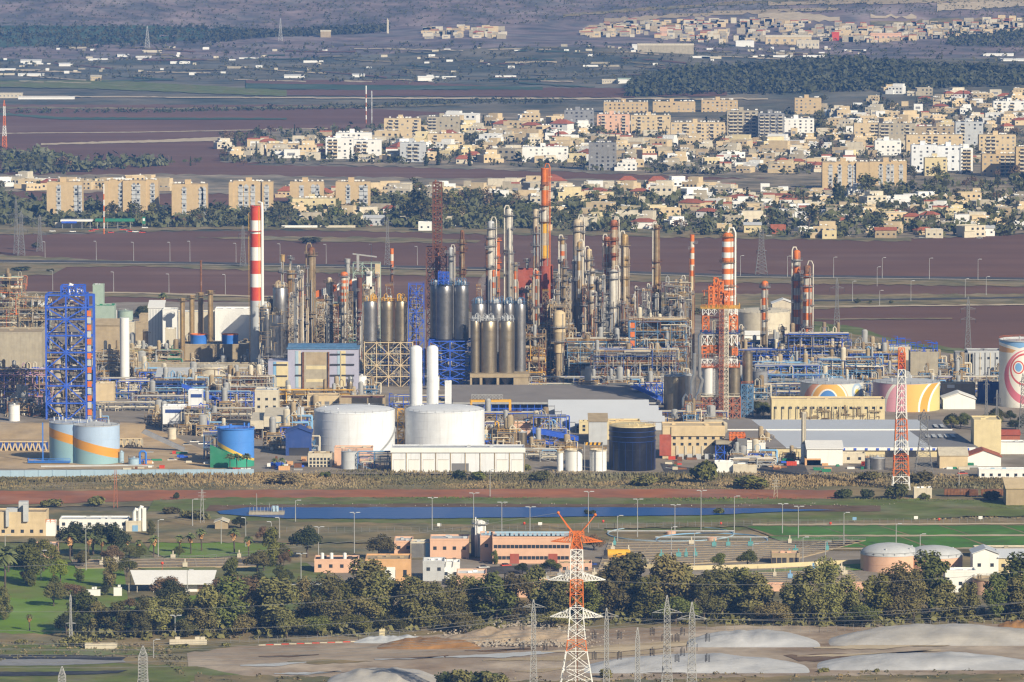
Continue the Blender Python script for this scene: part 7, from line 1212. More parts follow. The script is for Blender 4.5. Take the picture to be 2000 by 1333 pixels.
fence('white railed fence beside the settling basins', [(1290, 1116), (1480, 1114), (1560, 1116), (1640, 1112)], 1.6, 4, 'offwhite')
k = K('kerb', 'red and white painted kerb along the fence', 'kerb', 600, 1259); q = MB()
for i in range(14): a, b = G(505 + 15 * i, 1261 - i * .55, .9) - k.o, G(519 + 15 * i, 1260.5 - i * .55, .9) - k.o; q.box(a.x, b.x, a.y, a.y + .4, .9, 1.2, i % 2)
k.part('block', q, ['offwhite', 'red'])
k = K('jetty', 'pump jetty with blue drums at the edge of the pond', 'jetty', 520, 1010); q = MB(); q.box(k.x(486), k.x(555), 0, 6, .9, 1.9); k.part('deck', q, 'concrete'); q = MB(); [q.bar((k.x(x), 1, 1), (k.x(x), 1, 4), .1) for x in range(488, 552, 7)]; q.bar((k.x(501), 2, 1), (k.x(501), 2, k.z(965)), .12); q.bar((k.x(526), 2, 1), (k.x(526), 2, k.z(985)), .1); k.part('post', q, 'galv'); q = MB(); [q.lathe([(.7, 1.9), (.7, 4.2), (0, 4.3)], k.x(x), 3, 10) for x in (533, 540)]; k.part('drum', q, 'paleblue')
B = bldg
for a, b, t, g_, d, wl, rf, rw, kd, l in (
 (-40, 90, 1004, 1052, 14, 'cream', 'tan', (1038,), 'flat', 'cream pump house with grey ducts on its roof at the western edge'), (116, 250, 1018, 1042, 12, 'white', 'lightgrey', (1024,), 'flat', 'long white low house behind the round trees'), (246, 276, 1021, 1043, 9, 'offwhite', 'lightgrey', (), 'flat', 'pale end house with a blue door and white ducts'), (90, 108, 1022, 1052, 6, 'white', 'white', (), 'flat', 'small white block with an orange rail beside the cream pump house'), (64, 112, 1068, 1094, 10, 'peach', 'grey', (1078,), 'flat', 'peach hut in the shade of the park trees'), (420, 445, 1021, 1038, 8, 'tan', 'offwhite', (), 'gablef', 'tiny sandy hut on the lawn'),
 (614, 700, 1096, 1122, 12, 'peach', 'dark', (1106,), 'flat', 'low peach house with three white boilers on its roof'), (714, 802, 1096, 1160, 16, 'ochre', 'tan', (1117, 1124), 'flat', 'ochre block with a double white door and four small windows'), (770, 806, 1060, 1088, 14, 'peach', 'lightgrey', (1070,), 'flat', 'peach wing with a cream roof west of the grid screen'), (840, 916, 1056, 1094, 14, 'peach', 'lightgrey', (1071, 1093), 'flat', 'peach wing east of the grid screen'), (802, 848, 1062, 1092, 8, 'offwhite', 'lightgrey', (), 'flat', 'white grid screen between two peach wings'), (826, 868, 1100, 1138, 12, 'lightgrey', 'white', (1112,), 'flat', 'pale grey side of the white gatehouse'), (862, 898, 1102, 1136, 9, 'white', 'white', (1121,), 'flat', 'small white block above the trees'), (892, 950, 1124, 1150, 14, 'peach', 'white', (), 'flat', 'low peach house with a pale flat roof'),
 (938, 962, 1050, 1100, 14, 'peach', 'paleblue', (1066,), 'flat', 'end wing of the long peach works with a stair'), (962, 1116, 1052, 1104, 16, 'peach', 'lightgrey', (1068, 1090), 'flat', 'long two storey peach works with rows of square windows'), (1092, 1156, 1104, 1120, 10, 'peach', 'tan', (1111,), 'flat', 'small peach house behind the big red and white pylon'), (1000, 1190, 1142, 1170, 10, 'peach', 'tan', (), 'flat', 'long low peach wall house among the trees'), (1108, 1190, 1140, 1160, 8, 'peach', 'offwhite', (1150,), 'gable', 'peach hut half hidden by eucalyptus trees'), (1490, 1534, 1147, 1158, 8, 'peach', 'peach', (), 'flat', 'low peach wall between tree crowns'), (1507, 1562, 1084, 1104, 8, 'tan', 'peach', (), 'flat', 'open brown pump shelter with a peach roof'), (1635, 1695, 1146, 1158, 8, 'peach', 'peach', (), 'flat', 'peach wall by the eastern basins'),
 (1900, 1950, 1082, 1128, 12, 'white', 'blueroof', (1104,), 'gablef', 'white gabled hall beside the domed tanks'), (1950, 2060, 1090, 1128, 14, 'lemon', 'blueroof', (1105,), 'gable', 'pale yellow hall with a blue grey roof at the eastern edge'), (1905, 2060, 1075, 1092, 10, 'offwhite', 'concrete', (), 'flat', 'flat pale roof deck with railings behind the yellow hall'), (1846, 1906, 1118, 1160, 9, 'white', 'white', (1140,), 'flat', 'white filter tower block among eucalyptus crowns'),
 (168, 196, 1152, 1168, .6, 'white', 'white', (), 'flat', 'white free standing wall in the park, western piece'), (222, 238, 1148, 1168, .6, 'white', 'white', (), 'flat', 'white free standing wall in the park, eastern piece'), (166, 228, 1262, 1273, 3, 'offwhite', 'tan', (), 'flat', 'low cream bunker by the dark pond'), (331, 404, 1250, 1264, .8, 'offwhite', 'offwhite', (), 'flat', 'cream concrete wall at the edge of the bare ground'), (741, 752, 1234, 1252, 1.5, 'lemon', 'lemon', (), 'flat', 'cream gate pier by the fence')):
    k, w_, z1 = B(l, g_, a, b, t, d, wl, rf, rw, kind=kd, name='works_building' if d > 1 else 'wall', cat='building' if d > 1 else 'wall', par=.7 if d > 1 else .05, wx=[968 + i * 8.2 for i in range(18)] if a == 962 else None, ww=1.4 if a == 962 else 1.3, wh=1.3)
    if a == 962:
        mark(1040, 1080, 'the long peach works')
        for x in (1005, 1080): upart(k, 'door', 'brick', (k.x(x), -.06, 2.2), (3.4, .15, 4.2))
        q = MB(); [q.box(k.x(970 + i * 9), k.x(976 + i * 9), 2, 9, z1 + .75, z1 + 1.6) for i in range(15)]; q.bar((k.x(966), 4, z1 + 1.9), (k.x(1112), 4, z1 + 1.9), .4); k.part('roof_unit', q, 'paleblue')
    if a == 714: mark(758, 1125, 'the ochre block'); q = MB(); q.box(k.x(751), k.x(772), -.12, -.005, k.z(1137), k.z(1108)); k.part('white_door', q, 'white')
    if a == 802: q = MB(); [q.bar((k.x(805 + i * 2.2), -.2, k.z(1090)), (k.x(805 + i * 2.2), -.2, k.z(1062)), .1) for i in range(11)]; [q.bar((k.x(804), -.2, k.z(1062 + i * 2.3)), (k.x(829), -.2, k.z(1062 + i * 2.3)), .1) for i in range(12)]; k.part('grid_screen', q, 'grey'); q = MB(); q.box(k.x(831), k.x(844), -.2, -.01, k.z(1090), k.z(1061)); k.part('blue_panel', q, 'skyblue')
    if a == 614: q = MB(); [q.lathe([(.7, z1 + .1), (.7, z1 + 2.6), (0, z1 + 2.8)], k.x(x), 3, 10) for x in (629, 647, 673)]; k.part('boiler', q, 'white'); mark(656, 1108, 'the low peach house')
    if a == -40: mark(40, 1030, 'the cream pump house'); q = MB(); q.box(k.x(12), k.x(34), 2, 5, z1, z1 + 2); q.box(k.x(36), k.x(54), 2, 6, z1, z1 + 4.6); q.box(k.x(46), k.x(56), -1.2, 1, z1 - 3, z1 + 3.8); q.box(k.x(12), k.x(18), -1.2, 1, z1 - 5, z1 + 1.8); k.part('roof_duct', q, 'lightgrey')
    if a == 246: mark(260, 1030, 'the white ducts'); q = MB(); [q.tube([(k.x(x), 2, z1), (k.x(x), 2, z1 + 4 + j), (k.x(x + 3), 2, z1 + 5 + j), (k.x(x + 7), 2, z1 + 4.6 + j)], .8, n=10) for j, x in enumerate((262, 272))]; q.box(k.x(278), k.x(285), 1, 3, 0, z1 + 5.6); k.part('duct', q, 'white'); upart(k, 'door', 'skyblue', (k.x(264), -.05, 2), (2.2, .12, 2.8))
    if a == 862: q = MB(); [q.bar((k.x(x), -.4, z1 - 1), (k.x(x + 2), -.4, z1 + 2), .15) for x in (870, 884)]; k.part('bracket', q, 'galv')
    if a == 1507: [upart(k, 'opening', 'dark', (k.x(x), -.06, 1.6), (1.6, .1, 2.4)) for x in (1512, 1522, 1532, 1546, 1556)]
    if a == 90: q = MB(); railing(q, [(-w_, 0, z1), (w_, 0, z1)], 1.4, .12, 1.5); k.part('railing', q, 'orange')
    if a == 1900: mark(1925, 1100, 'the white gabled hall')
k, r_, _ = column('tall white silo with a railed top beside the long peach works', 1090, 927, 949, 1024, [(1024, 'white'), (1060, 'white')], (1024,), None, None, 'silo', 'silo', 'dome', pm='galv'); q = MB(); [q.bar((k.x(x), -.3, 0), (k.x(x), -.3, k.z(y)), .25, 0, 8) for x, y in ((929, 1010), (933, 1014))]; k.part('pipe', q, 'white')
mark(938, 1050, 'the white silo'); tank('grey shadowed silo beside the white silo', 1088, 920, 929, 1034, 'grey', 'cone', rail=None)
k = K('horizontal_tank', 'orange yellow horizontal tank on a peach cradle', 'tank', 1208, 1096); q = MB(); q.drum((0, 2, k.z(1084)), 1.9, k.x(1228) - k.x(1186), n=20); k.part('vessel', q, 'yellow'); q = MB(); q.box(k.x(1189), k.x(1226), .5, 3.5, 0, k.z(1092)); k.part('cradle', q, 'peach'); q = MB(); q.box(k.x(1180), k.x(1187), 0, 4, .5, 3.6); k.part('end_box', q, 'dark'); mark(1208, 1084, 'the yellow horizontal tank')
for a, b, t, g_, l in ((1684, 1800, 1088, 1122, 'peach round digester with a pale domed roof, western'), (1772, 1884, 1092, 1122, 'peach round digester with a pale domed roof, beside the white hall')):
    k, r_, *_ = tank(l, g_, a, b, t, 'peach', 'dome', 'lightgrey', rise=.17, hoops=1, rail='galv'); mark((a + b) / 2, 1090, 'the domed digesters')
tank('small peach round tank among eucalyptus trees', 1166, 1902, 1962, 1134, 'peach', 'flat', 'tan', rail='galv')
# canopy hall in the park
k = K('canopy_hall', 'open hall with a wide white and grey sloping roof in the park', 'hall', 330, 1160); q = MB(); z1 = k.z(1140)
d0 = 12; q.add([(k.x(264), -1, z1), (k.x(416), -1, z1), (k.x(420), d0, z1 + 3.4), (k.x(250), d0, z1 + 3.4), (k.x(264), -1, z1 - .3), (k.x(416), -1, z1 - .3), (k.x(420), d0, z1 + 3.1), (k.x(250), d0, z1 + 3.1)], [(0, 1, 2, 3), (7, 6, 5, 4), (0, 4, 5, 1), (1, 5, 6, 2), (2, 6, 7, 3), (3, 7, 4, 0)]); k.part('roof', q, 'white'); q = MB(); q.box(k.x(345), k.x(414), 2, 10, 0, z1 - .35); k.part('wall', q, 'cream'); q = MB(); q.box(k.x(358), k.x(385), 1.85, 1.99, 0, 3.2); k.part('door', q, 'white'); q = MB(); [q.bar((k.x(x), y, 0), (k.x(x), y, z1 + y * .25), .14) for x in (252, 268, 300, 330) for y in (0, 9)]; k.part('post', q, 'offwhite'); mark(330, 1140, 'the canopy hall')
# settling basins
def basin(label, pts, rows, seed, extra='aqua', h=.5):
    """walls, walkways and little drive houses of a settling basin"""
    a = G(*pts[0], .5); e = link('settling_basin', None, None, a); tag(e, label, 'basin', 'settling basins'); W = [G(*p, .5) - a for p in pts]; r = random.Random(seed); q = MB(); f = MB()
    L_ = lambda u, v: W[0] * (1 - u) * (1 - v) + W[1] * u * (1 - v) + W[2] * u * v + W[3] * (1 - u) * v
    def wl(p, s_, t=.3, hh=h): d = (s_ - p).normalized(); n_ = Vector((-d.y, d.x, 0)) * t; o = [p - n_, s_ - n_, s_ + n_, p + n_]; q.add([tuple(x) for x in o] + [tuple(x + Vector((0, 0, hh))) for x in o], [(0, 3, 2, 1), (4, 5, 6, 7), (0, 1, 5, 4), (1, 2, 6, 5), (2, 3, 7, 6), (3, 0, 4, 7)])
    for i in range(rows + 1): wl(L_(0, i / rows), L_(1, i / rows))
    for i in range(7): wl(L_(i / 6, 0), L_(i / 6, 1), .25, h - .05)
    link('basin_wall', q.mesh('basin_wall', 'tan'), e)
    f.add([tuple(L_(u, v) + Vector((0, 0, .35))) for u, v in ((0, 0), (1, 0), (1, 1), (0, 1))], [(0, 1, 2, 3)]); link('sludge_water', f.mesh('sludge_water', 'umber'), e)
    for i in range(rows + 1):
        g2 = MB(); u, v = L_(0, i / rows) + Vector((0, 0, h)), L_(1, i / rows) + Vector((0, 0, h)); railing(g2, [u, v], 1.1, .07, 2.5); link('railing', g2.mesh('railing', 'galvdark'), e)
    for i in range(rows * 2):
        p = L_(r.random(), r.randrange(rows + 1) / rows); g2 = MB(); s_ = r.uniform(.6, 1.1); g2.box(p.x - s_, p.x + s_, p.y - .8, p.y + .8, p.z + h, p.z + h + 1.6); g2.bar((p.x, p.y, p.z + h + 1.6), (p.x, p.y, p.z + h + 3), .3); link('drive_unit', g2.mesh('drive_unit', extra if i % 3 else 'offwhite'), e)
    return e
basin('large field of parallel concrete settling basins with teal drive units', [(1170, 1112), (1560, 1092), (1690, 1058), (1190, 1062)], 9, 1)
basin('second field of long concrete basins behind the tree belt', [(1230, 1150), (1690, 1142), (1660, 1116), (1290, 1126)], 6, 2, 'skyblue'); basin('narrow concrete basins below the park palms', [(150, 1112), (500, 1108), (500, 1092), (140, 1096)], 3, 3, 'offwhite', .5)
basin('small railed basins beside the big red and white pylon', [(1020, 1138), (1200, 1132), (1200, 1116), (1060, 1122)], 3, 4, 'galv')
mark(1420, 1085, 'the settling basins')
for cx_, cy_, rx, g_, m_, l in ((1310, 1044, 124, 1046, 'paleblue', 'big round clarifier with a pale blue rim'), (1390, 1056, 110, 1058, 'skyblue', 'round clarifier half hidden behind the settling basins')):
    k = K('clarifier', l, 'clarifier', cx_, g_); R0 = rx * k.s; q = MB(); q.lathe([(R0, 0), (R0, .9), (R0 - .4, .9), (R0 - .4, .3)], 0, 0, 64); k.part('rim_wall', q, m_); q = MB(); q.lathe([(R0 - .4, .32), (0, .32)], 0, 0, 48); k.part('water_surface', q, 'umber'); q = MB(); q.bar((-R0, 0, 1.8), (R0, 0, 1.8), .25); k.part('bridge', q, 'lightgrey'); q = MB(); q.lathe([(2, .3), (2, 1.6), (0, 2)], 0, 0, 16); k.part('centre_drum', q, 'peach')
wall_run('long cream wall in front of the settling basins', [(1180, 1110), (1340, 1117), (1500, 1113), (1685, 1104)], 2.2, 'lemon')
for x0, y0, x1, y1, rr in ((1230, 1096, 1270, 1108, .8), (1180, 1090, 1265, 1100, .7)): k = K('pipeline', 'pale bent pipeline by the yellow horizontal tank' if rr > .75 else 'thin pale pipeline by the yellow horizontal tank', 'pipe', x0, y0); q = MB(); a, b = Vector((0, 0, 1)), G(x1, y1) - k.o + Vector((0, 0, 1)); q.tube([a, (a + b) / 2 + Vector((0, 0, .6)), b], rr, n=10); k.part('pipe', q, 'concrete')
for px, g_, m_, kd in ((945, 1112, 'white', 'car'), (1155, 1106, 'blue', 'car'), (1128, 1108, 'dark', 'car'), (1140, 1106, 'white', 'car'), (572, 1146, 'white', 'car'), (600, 1145, 'dark', 'car'), (618, 1145, 'white', 'car'), (988, 1108, 'red', 'car'), (1450, 918, 'white', 'truck'), (1530, 912, 'white', 'car'), (1420, 921, 'white', 'car'), (1310, 918, 'white', 'car'), (336, 902, 'white', 'car'), (545, 918, 'blue', 'truck'), (1880, 928, 'red', 'car'), (1850, 915, 'white', 'car'), (1870, 914, 'galv', 'car'), (380, 866, 'white', 'car'), (365, 872, 'galv', 'car'), (395, 870, 'white', 'car')): vehicle(px, g_, m_, kd, rz=rnd.uniform(-.6, .6))
for px, g_, w1, l in ((1870, 972, 50, 'rusty freight wagon on the track, western'), (1902, 973, 16, 'short rusty wagon between two longer ones'), (1940, 973, 46, 'rusty freight wagon beside the open barn')):
    k = K('freight_wagon', l, 'wagon', px, g_); q = MB(); h_ = w1 * k.s / 2; q.box(-h_, h_, 0, 3, 1, 3.4); [q.box(-h_ + 2 * h_ * i / 8 - .1, -h_ + 2 * h_ * i / 8 + .1, -.15, -.004, 1, 3.4) for i in range(9)]; k.part('body', q, 'rust'); q = MB(); [q.drum((x, 1.5, .5), .5, 2.2, 0, 'y', 10) for x in (-h_ * .7, h_ * .7)]; k.part('wheel_set', q, 'dark')
# park: round trees, palms, lawn trees
T = tree
for px, g_, h, lm, wf, kd, l in ((140, 1088, 74, 'leafdark', 1.05, 'round', 'dark round tree first of three by the white low house'), (182, 1088, 74, 'leafdark', 1.0, 'round', 'dark round tree in the middle by the white low house'), (222, 1090, 72, 'leafdark', 1.0, 'round', 'dark round tree nearest the white ducts'), (600, 1092, 72, 'leafdark', 1.1, 'round', 'big dark round tree in front of the pond'), (470, 1036, 30, 'leafdark', 1.5, 'round', 'low dark tree beside the tiny sandy hut'), (118, 1140, 50, 'leafbright', 1.1, 'round', 'yellow green tree in the park'), (52, 1145, 88, 'leaf', 1.15, 'round', 'large spreading tree beside the date palm'), (85, 1120, 70, 'leaf', 1.0, 'round', 'green tree by the peach hut'), (248, 1130, 46, 'leaf', 1.1, 'round', 'green tree at the corner of the canopy hall'), (295, 1050, 34, 'euca', .9, 'euca', 'thin grey green tree behind the park palms'), (740, 1095, 56, 'euca', 1.3, 'round', 'grey green tree west of the peach wing'), (1460, 1112, 42, 'leaf', 1.2, 'round', 'green tree in front of the settling basins, taller'), (1406, 1114, 36, 'leaf', 1.2, 'round', 'green tree in front of the settling basins, shorter'), (965, 1106, 30, 'leaf', .8, 'euca', 'pointed green tree at the silo'), (1075, 1124, 34, 'leaf', 1.4, 'round', 'green tree before the long peach works'), (1020, 1124, 26, 'leafdark', 1.5, 'round', 'low dark tree before the long peach works'), (1160, 1078, 36, 'leafrust', 1.3, 'round', 'brownish tree behind the big red and white pylon'), (530, 1110, 80, 'leaf', .85, 'euca', 'tall green tree at the edge of the lawn'), (560, 1096, 30, 'leafbright', 1, 'round', 'small yellow green tree by the low peach house'), (140, 1175, 40, 'leafrust', 1.5, 'round', 'brownish wide tree beside the park wall'), (205, 1166, 24, 'leafdark', 1.5, 'round', 'dark low tree between white park walls'), (105, 1188, 60, 'euca', .9, 'round', 'dark park tree beside an orange bench'), (8, 1215, 70, 'euca', .8, 'euca', 'tree at the western edge of the lawn'), (515, 1066, 40, 'leafrust', 1.0, 'round', 'purplish tree by the park lamps')):
    T(kd, px, g_, h, lm, wf, 4200, .025, None, None, label=l)
for px, g_, h in ((137, 1097, 60), (172, 1096, 60), (199, 1094, 52), (248, 1086, 44), (272, 1093, 42), (300, 1092, 50), (351, 1084, 42), (373, 1086, 48), (394, 1080, 52), (458, 1084, 56), (486, 1090, 46)): palm(px, g_, h, 'palm with a shaggy orange brown skirt in the park row', 'park palms', True, 1.2, spread=.27)
palm(10, 1156, 92, 'tall date palm with long fronds at the western edge', None, False, spread=.34); palm(58, 1236, 40, 'lone shaggy palm on the western lawn', None, True, 1.4)
r = random.Random(19)
for i in range(46):
    px, g_ = r.uniform(-10, 580), r.uniform(1088, 1215)
    if 250 < px < 420 and 1105 < g_ < 1170: continue
    kd, lm = r.choice([('round', 'leafdark'), ('round', 'leaf'), ('euca', 'euca'), ('round', 'euca'), ('euca', 'leaf'), ('round', 'leafrust')]); T(kd, px, g_, r.uniform(26, 62), lm, r.uniform(.9, 1.4), 4200, .025, {'leafdark': 'blackish green', 'leaf': 'deep green', 'euca': 'grey green', 'leafrust': 'brownish'}[lm] + ' park tree', 'trees of the park', r)
for i in range(30):
    px, g_ = (r.uniform(1835, 2010), r.uniform(822, 846)) if i < 18 else (r.uniform(1474, 1512), r.uniform(806, 818)) if i < 23 else (r.choice([268, 276, 284, 430, 620, 900]), r.uniform(618, 626)); T('round', px, g_, r.uniform(20, 32), r.choice(['leafdark', 'leaf']), r.uniform(1, 1.5), 2600, .03, 'dark bushy tree', 'trees beside the works', r)
# the tree belt
BT = 'trees of the belt'
r = random.Random(8)
for px, g_, h, kd, lm, wf in [(540, 1240, 118, 'euca', 'euca', 1.25), (500, 1236, 90, 'euca', 'euca', 1.2), (600, 1232, 100, 'euca', 'euca', 1.1), (640, 1236, 112, 'euca', 'euca', 1.1), (672, 1228, 96, 'euca', 'leaf', 1.1), (720, 1220, 128, 'euca', 'euca', 1.1), (700, 1232, 80, 'round', 'euca', 1.2), (765, 1222, 92, 'euca', 'euca', 1.0), (735, 1224, 112, 'euca', 'eucapale', .9), (810, 1228, 100, 'euca', 'euca', 1.2), (850, 1225, 96, 'euca', 'euca', 1.1), (890, 1222, 96, 'euca', 'euca', 1.1), (925, 1216, 92, 'euca', 'euca', 1.1), (970, 1224, 104, 'euca', 'leaf', 1.1), (1010, 1222, 90, 'euca', 'euca', 1.1), (1050, 1210, 108, 'euca', 'euca', 1.0), (1085, 1214, 92, 'euca', 'euca', 1.1), (1150, 1216, 84, 'euca', 'leaf', 1.1), (1195, 1212, 112, 'euca', 'euca', 1.2), (1225, 1206, 118, 'euca', 'euca', 1.1), (1262, 1216, 96, 'euca', 'leaf', 1.1), (1300, 1212, 122, 'euca', 'euca', 1.1), (1340, 1212, 108, 'euca', 'euca', 1.1), (1375, 1218, 90, 'euca', 'euca', 1.1), (1440, 1212, 112, 'euca', 'leaf', 1.2), (1410, 1216, 100, 'euca', 'euca', 1.2), (1480, 1218, 92, 'euca', 'euca', 1.2), (1540, 1222, 92, 'euca', 'euca', 1.1), (1580, 1224, 112, 'euca', 'eucapale', 1.1), (1616, 1222, 118, 'euca', 'eucapale', 1.1), (1650, 1220, 84, 'euca', 'euca', 1.1), (1710, 1218, 96, 'euca', 'leaf', 1.2), (1750, 1216, 112, 'euca', 'euca', 1.2), (1785, 1216, 104, 'euca', 'euca', 1.1), (1815, 1200, 118, 'euca', 'leaf', 1.0), (1850, 1214, 76, 'euca', 'eucapale', 1.2), (1890, 1216, 84, 'euca', 'euca', 1.1), (1940, 1214, 86, 'euca', 'leaf', .8), (1975, 1212, 80, 'euca', 'euca', 1.1), (1990, 1206, 112, 'euca', 'leaf', 1.2),
      (270, 1240, 62, 'round', 'euca', 1.2), (230, 1246, 66, 'euca', 'euca', 1.2), (190, 1242, 70, 'euca', 'euca', 1.1), (160, 1240, 80, 'euca', 'leaf', 1.1), (335, 1238, 92, 'round', 'eucapale', 1.1), (300, 1246, 76, 'euca', 'euca', 1.2), (278, 1250, 90, 'euca', 'euca', .9), (395, 1246, 70, 'euca', 'euca', 1.2), (440, 1240, 112, 'euca', 'leaf', 1.1), (465, 1226, 108, 'round', 'leafrust', 1.0), (415, 1246, 96, 'euca', 'euca', 1.0), (430, 1200, 84, 'round', 'leafrust', 1.1), (360, 1248, 44, 'round', 'euca', 1.3), (130, 1244, 44, 'round', 'leafdark', 1.3), (560, 1250, 58, 'round', 'euca', 1.4), (620, 1246, 50, 'round', 'leaf', 1.4), (690, 1244, 50, 'round', 'leaf', 1.5), (760, 1240, 44, 'round', 'leaf', 1.5), (900, 1238, 50, 'round', 'euca', 1.5), (1690, 1230, 50, 'round', 'leaf', 1.3), (475, 1245, 50, 'round', 'euca', 1.3), (1130, 1208, 60, 'round', 'leaf', 1.2), (1320, 1224, 60, 'round', 'leaf', 1.3), (1510, 1226, 60, 'round', 'euca', 1.3), (1080, 1230, 40, 'round', 'eucapale', 1.6), (940, 1250, 40, 'round', 'eucapale', 1.6)]:
    T(kd, px, g_, h * r.uniform(.9, 1.1), lm, wf * r.uniform(1.0, 1.25), 4200, .0175 if kd == 'euca' else .018, ({'euca': 'grey green', 'leaf': 'deep green', 'eucapale': 'yellowish green', 'leafrust': 'brownish green', 'leafdark': 'blackish green'}[lm]) + (' tall eucalyptus' if h > 100 else ' eucalyptus' if kd == 'euca' else ' spreading tree'), BT, r)
clumps('undergrowth', [(130, 1256, 1236), (420, 1256, 1232), (700, 1250, 1222), (1000, 1228, 1206), (1400, 1226, 1206), (1700, 1230, 1212), (2040, 1220, 1204)], 520, (2, 5), 'euca', 12, 'low undergrowth at the feet of the tree belt', per=16)
clumps('field_weeds', [(-60, 1300, 1262), (140, 1290, 1256), (300, 1290, 1262), (360, 1330, 1290), (-60, 1345, 1310)][:4], 620, (.6, 2.0), 'reedmat', 13, 'dry weeds around the dark pond', per=14)
clumps('field_weeds', [(380, 1345, 1322), (800, 1350, 1332), (1180, 1345, 1326), (1500, 1345, 1320), (2040, 1340, 1310)], 420, (.8, 2.2), 'reedmat', 15, 'dry weeds along the bottom edge of the bare ground', per=14)
clumps('bottom_shrubs', [(850, 1345, 1330), (900, 1346, 1326), (980, 1345, 1330)], 40, (2, 4.5), 'leaf', 16, 'pale green shrubs at the bottom edge', per=40)
for px, g_, h, w_ in ((1608, 1318, 16, 22), (1712, 1318, 14, 16), (1268, 1300, 10, 14), (900, 1345, 40, 60), (960, 1346, 36, 50), (1180, 1330, 26, 40), (440, 1268, 16, 20), (150, 1268, 30, 50), (350, 1272, 16, 40), (45, 1262, 14, 40), (560, 1258, 10, 24)): tree('bush', px, g_, h, 'eucapale', w_ / h * .6, 900, .10, 'dusty green bush on the bare ground', 'bushes on the bare ground')
# mounds under tarpaulins and heaps
def mound(label, cx_, pl, pr, top, g, m, seed, name='tarpaulin_mound', cat='mound', depth=34, peak=.5, rough=.5, sharp=1.2):
    k = K(name, label, cat, cx_, g, None); X0, X1 = k.x(pl), k.x(pr); h = k.z(top) - depth * .11; q = MB(); n_, d_ = 60, 16
    for j in range(d_ + 1):
        for i in range(n_ + 1):
            u, v = i / n_, j / d_; uu = (u / peak / 2 if u < peak else .5 + (u - peak) / (1 - peak) / 2); e = max(0, 1 - abs(2 * uu - 1) ** 2.2); f = max(0, 1 - abs(2 * v - 1) ** 1.8)
            q.v.append((X0 + (X1 - X0) * u, depth * v * (.3 + .7 * e ** .5) , .85 + max(0, h) * e ** (1 / sharp) * f + noise.noise((u * 9, v * 5, seed)) * rough * 2 * e * f + noise.noise((u * 60, v * 2.5, seed + 9)) * .16 * (e * f) ** .5))
    for j in range(d_):
        for i in range(n_): a = j * (n_ + 1) + i; q.f.append([a, a + 1, a + n_ + 2, a + n_ + 1]); q.m.append(0)
    k.part('cover' if 'tarp' in name else 'heap', q, m); return k
mound('wide pale tarpaulin mound behind the paired grey pylons', 1470, 1340, 1604, 1230, 1270, 'tarp', 1); mound('broad grey tarpaulin mound at the eastern edge', 1820, 1620, 2090, 1217, 1267, 'tarpgrey', 2, depth=40); mound('large pale tarpaulin mound crossed by the grey pylons', 1340, 1140, 1584, 1277, 1321, 'tarp', 3, depth=40); mound('long pale tarpaulin mound in the eastern corner', 1800, 1597, 2040, 1274, 1315, 'tarp', 4, depth=38); mound('pale tarpaulin mound at the bottom edge of the bare ground', 745, 636, 860, 1304, 1345, 'tarpgrey', 5, depth=36)
mound('ochre earth mound in front of the rubble', 830, 735, 940, 1246, 1274, 'ochremound', 6, 'earth_mound', 'mound', 22, sharp=1.0); mound('pale grey heap behind the ochre mound', 790, 690, 860, 1244, 1262, 'lightgrey', 7, 'gravel_heap', 'heap', 14)
mound('sandy slope beside the eastern fence', 1990, 1950, 2060, 1214, 1232, 'ochremound', 8, 'earth_mound', 'mound', 16)
mound('rubble bank of broken concrete behind the ochre mound', 1010, 860, 1150, 1226, 1264, 'rubble', 9, 'rubble_bank', 'heap', 24, rough=1.0)
q = MB(); r = random.Random(3)
for _ in range(1500):
    px = r.gauss(1010, 75); t = r.random(); p = G(px, 1264 - 32 * t, 1.0); e = max(0, 1 - ((px - 1005) / 150) ** 2); s_ = r.uniform(.12, .4); p.z += r.uniform(0, 3.4) * e * (.3 + t * .8); q.box(p.x - s_, p.x + s_ * r.uniform(.4, 1.2), p.y - s_, p.y + s_, p.z - s_, p.z + s_ * r.uniform(.2, .8))
tag(link('rubble', q.mesh('rubble', 'litter', False)), 'broken concrete rubble strewn over the bank', None, None, 'stuff')
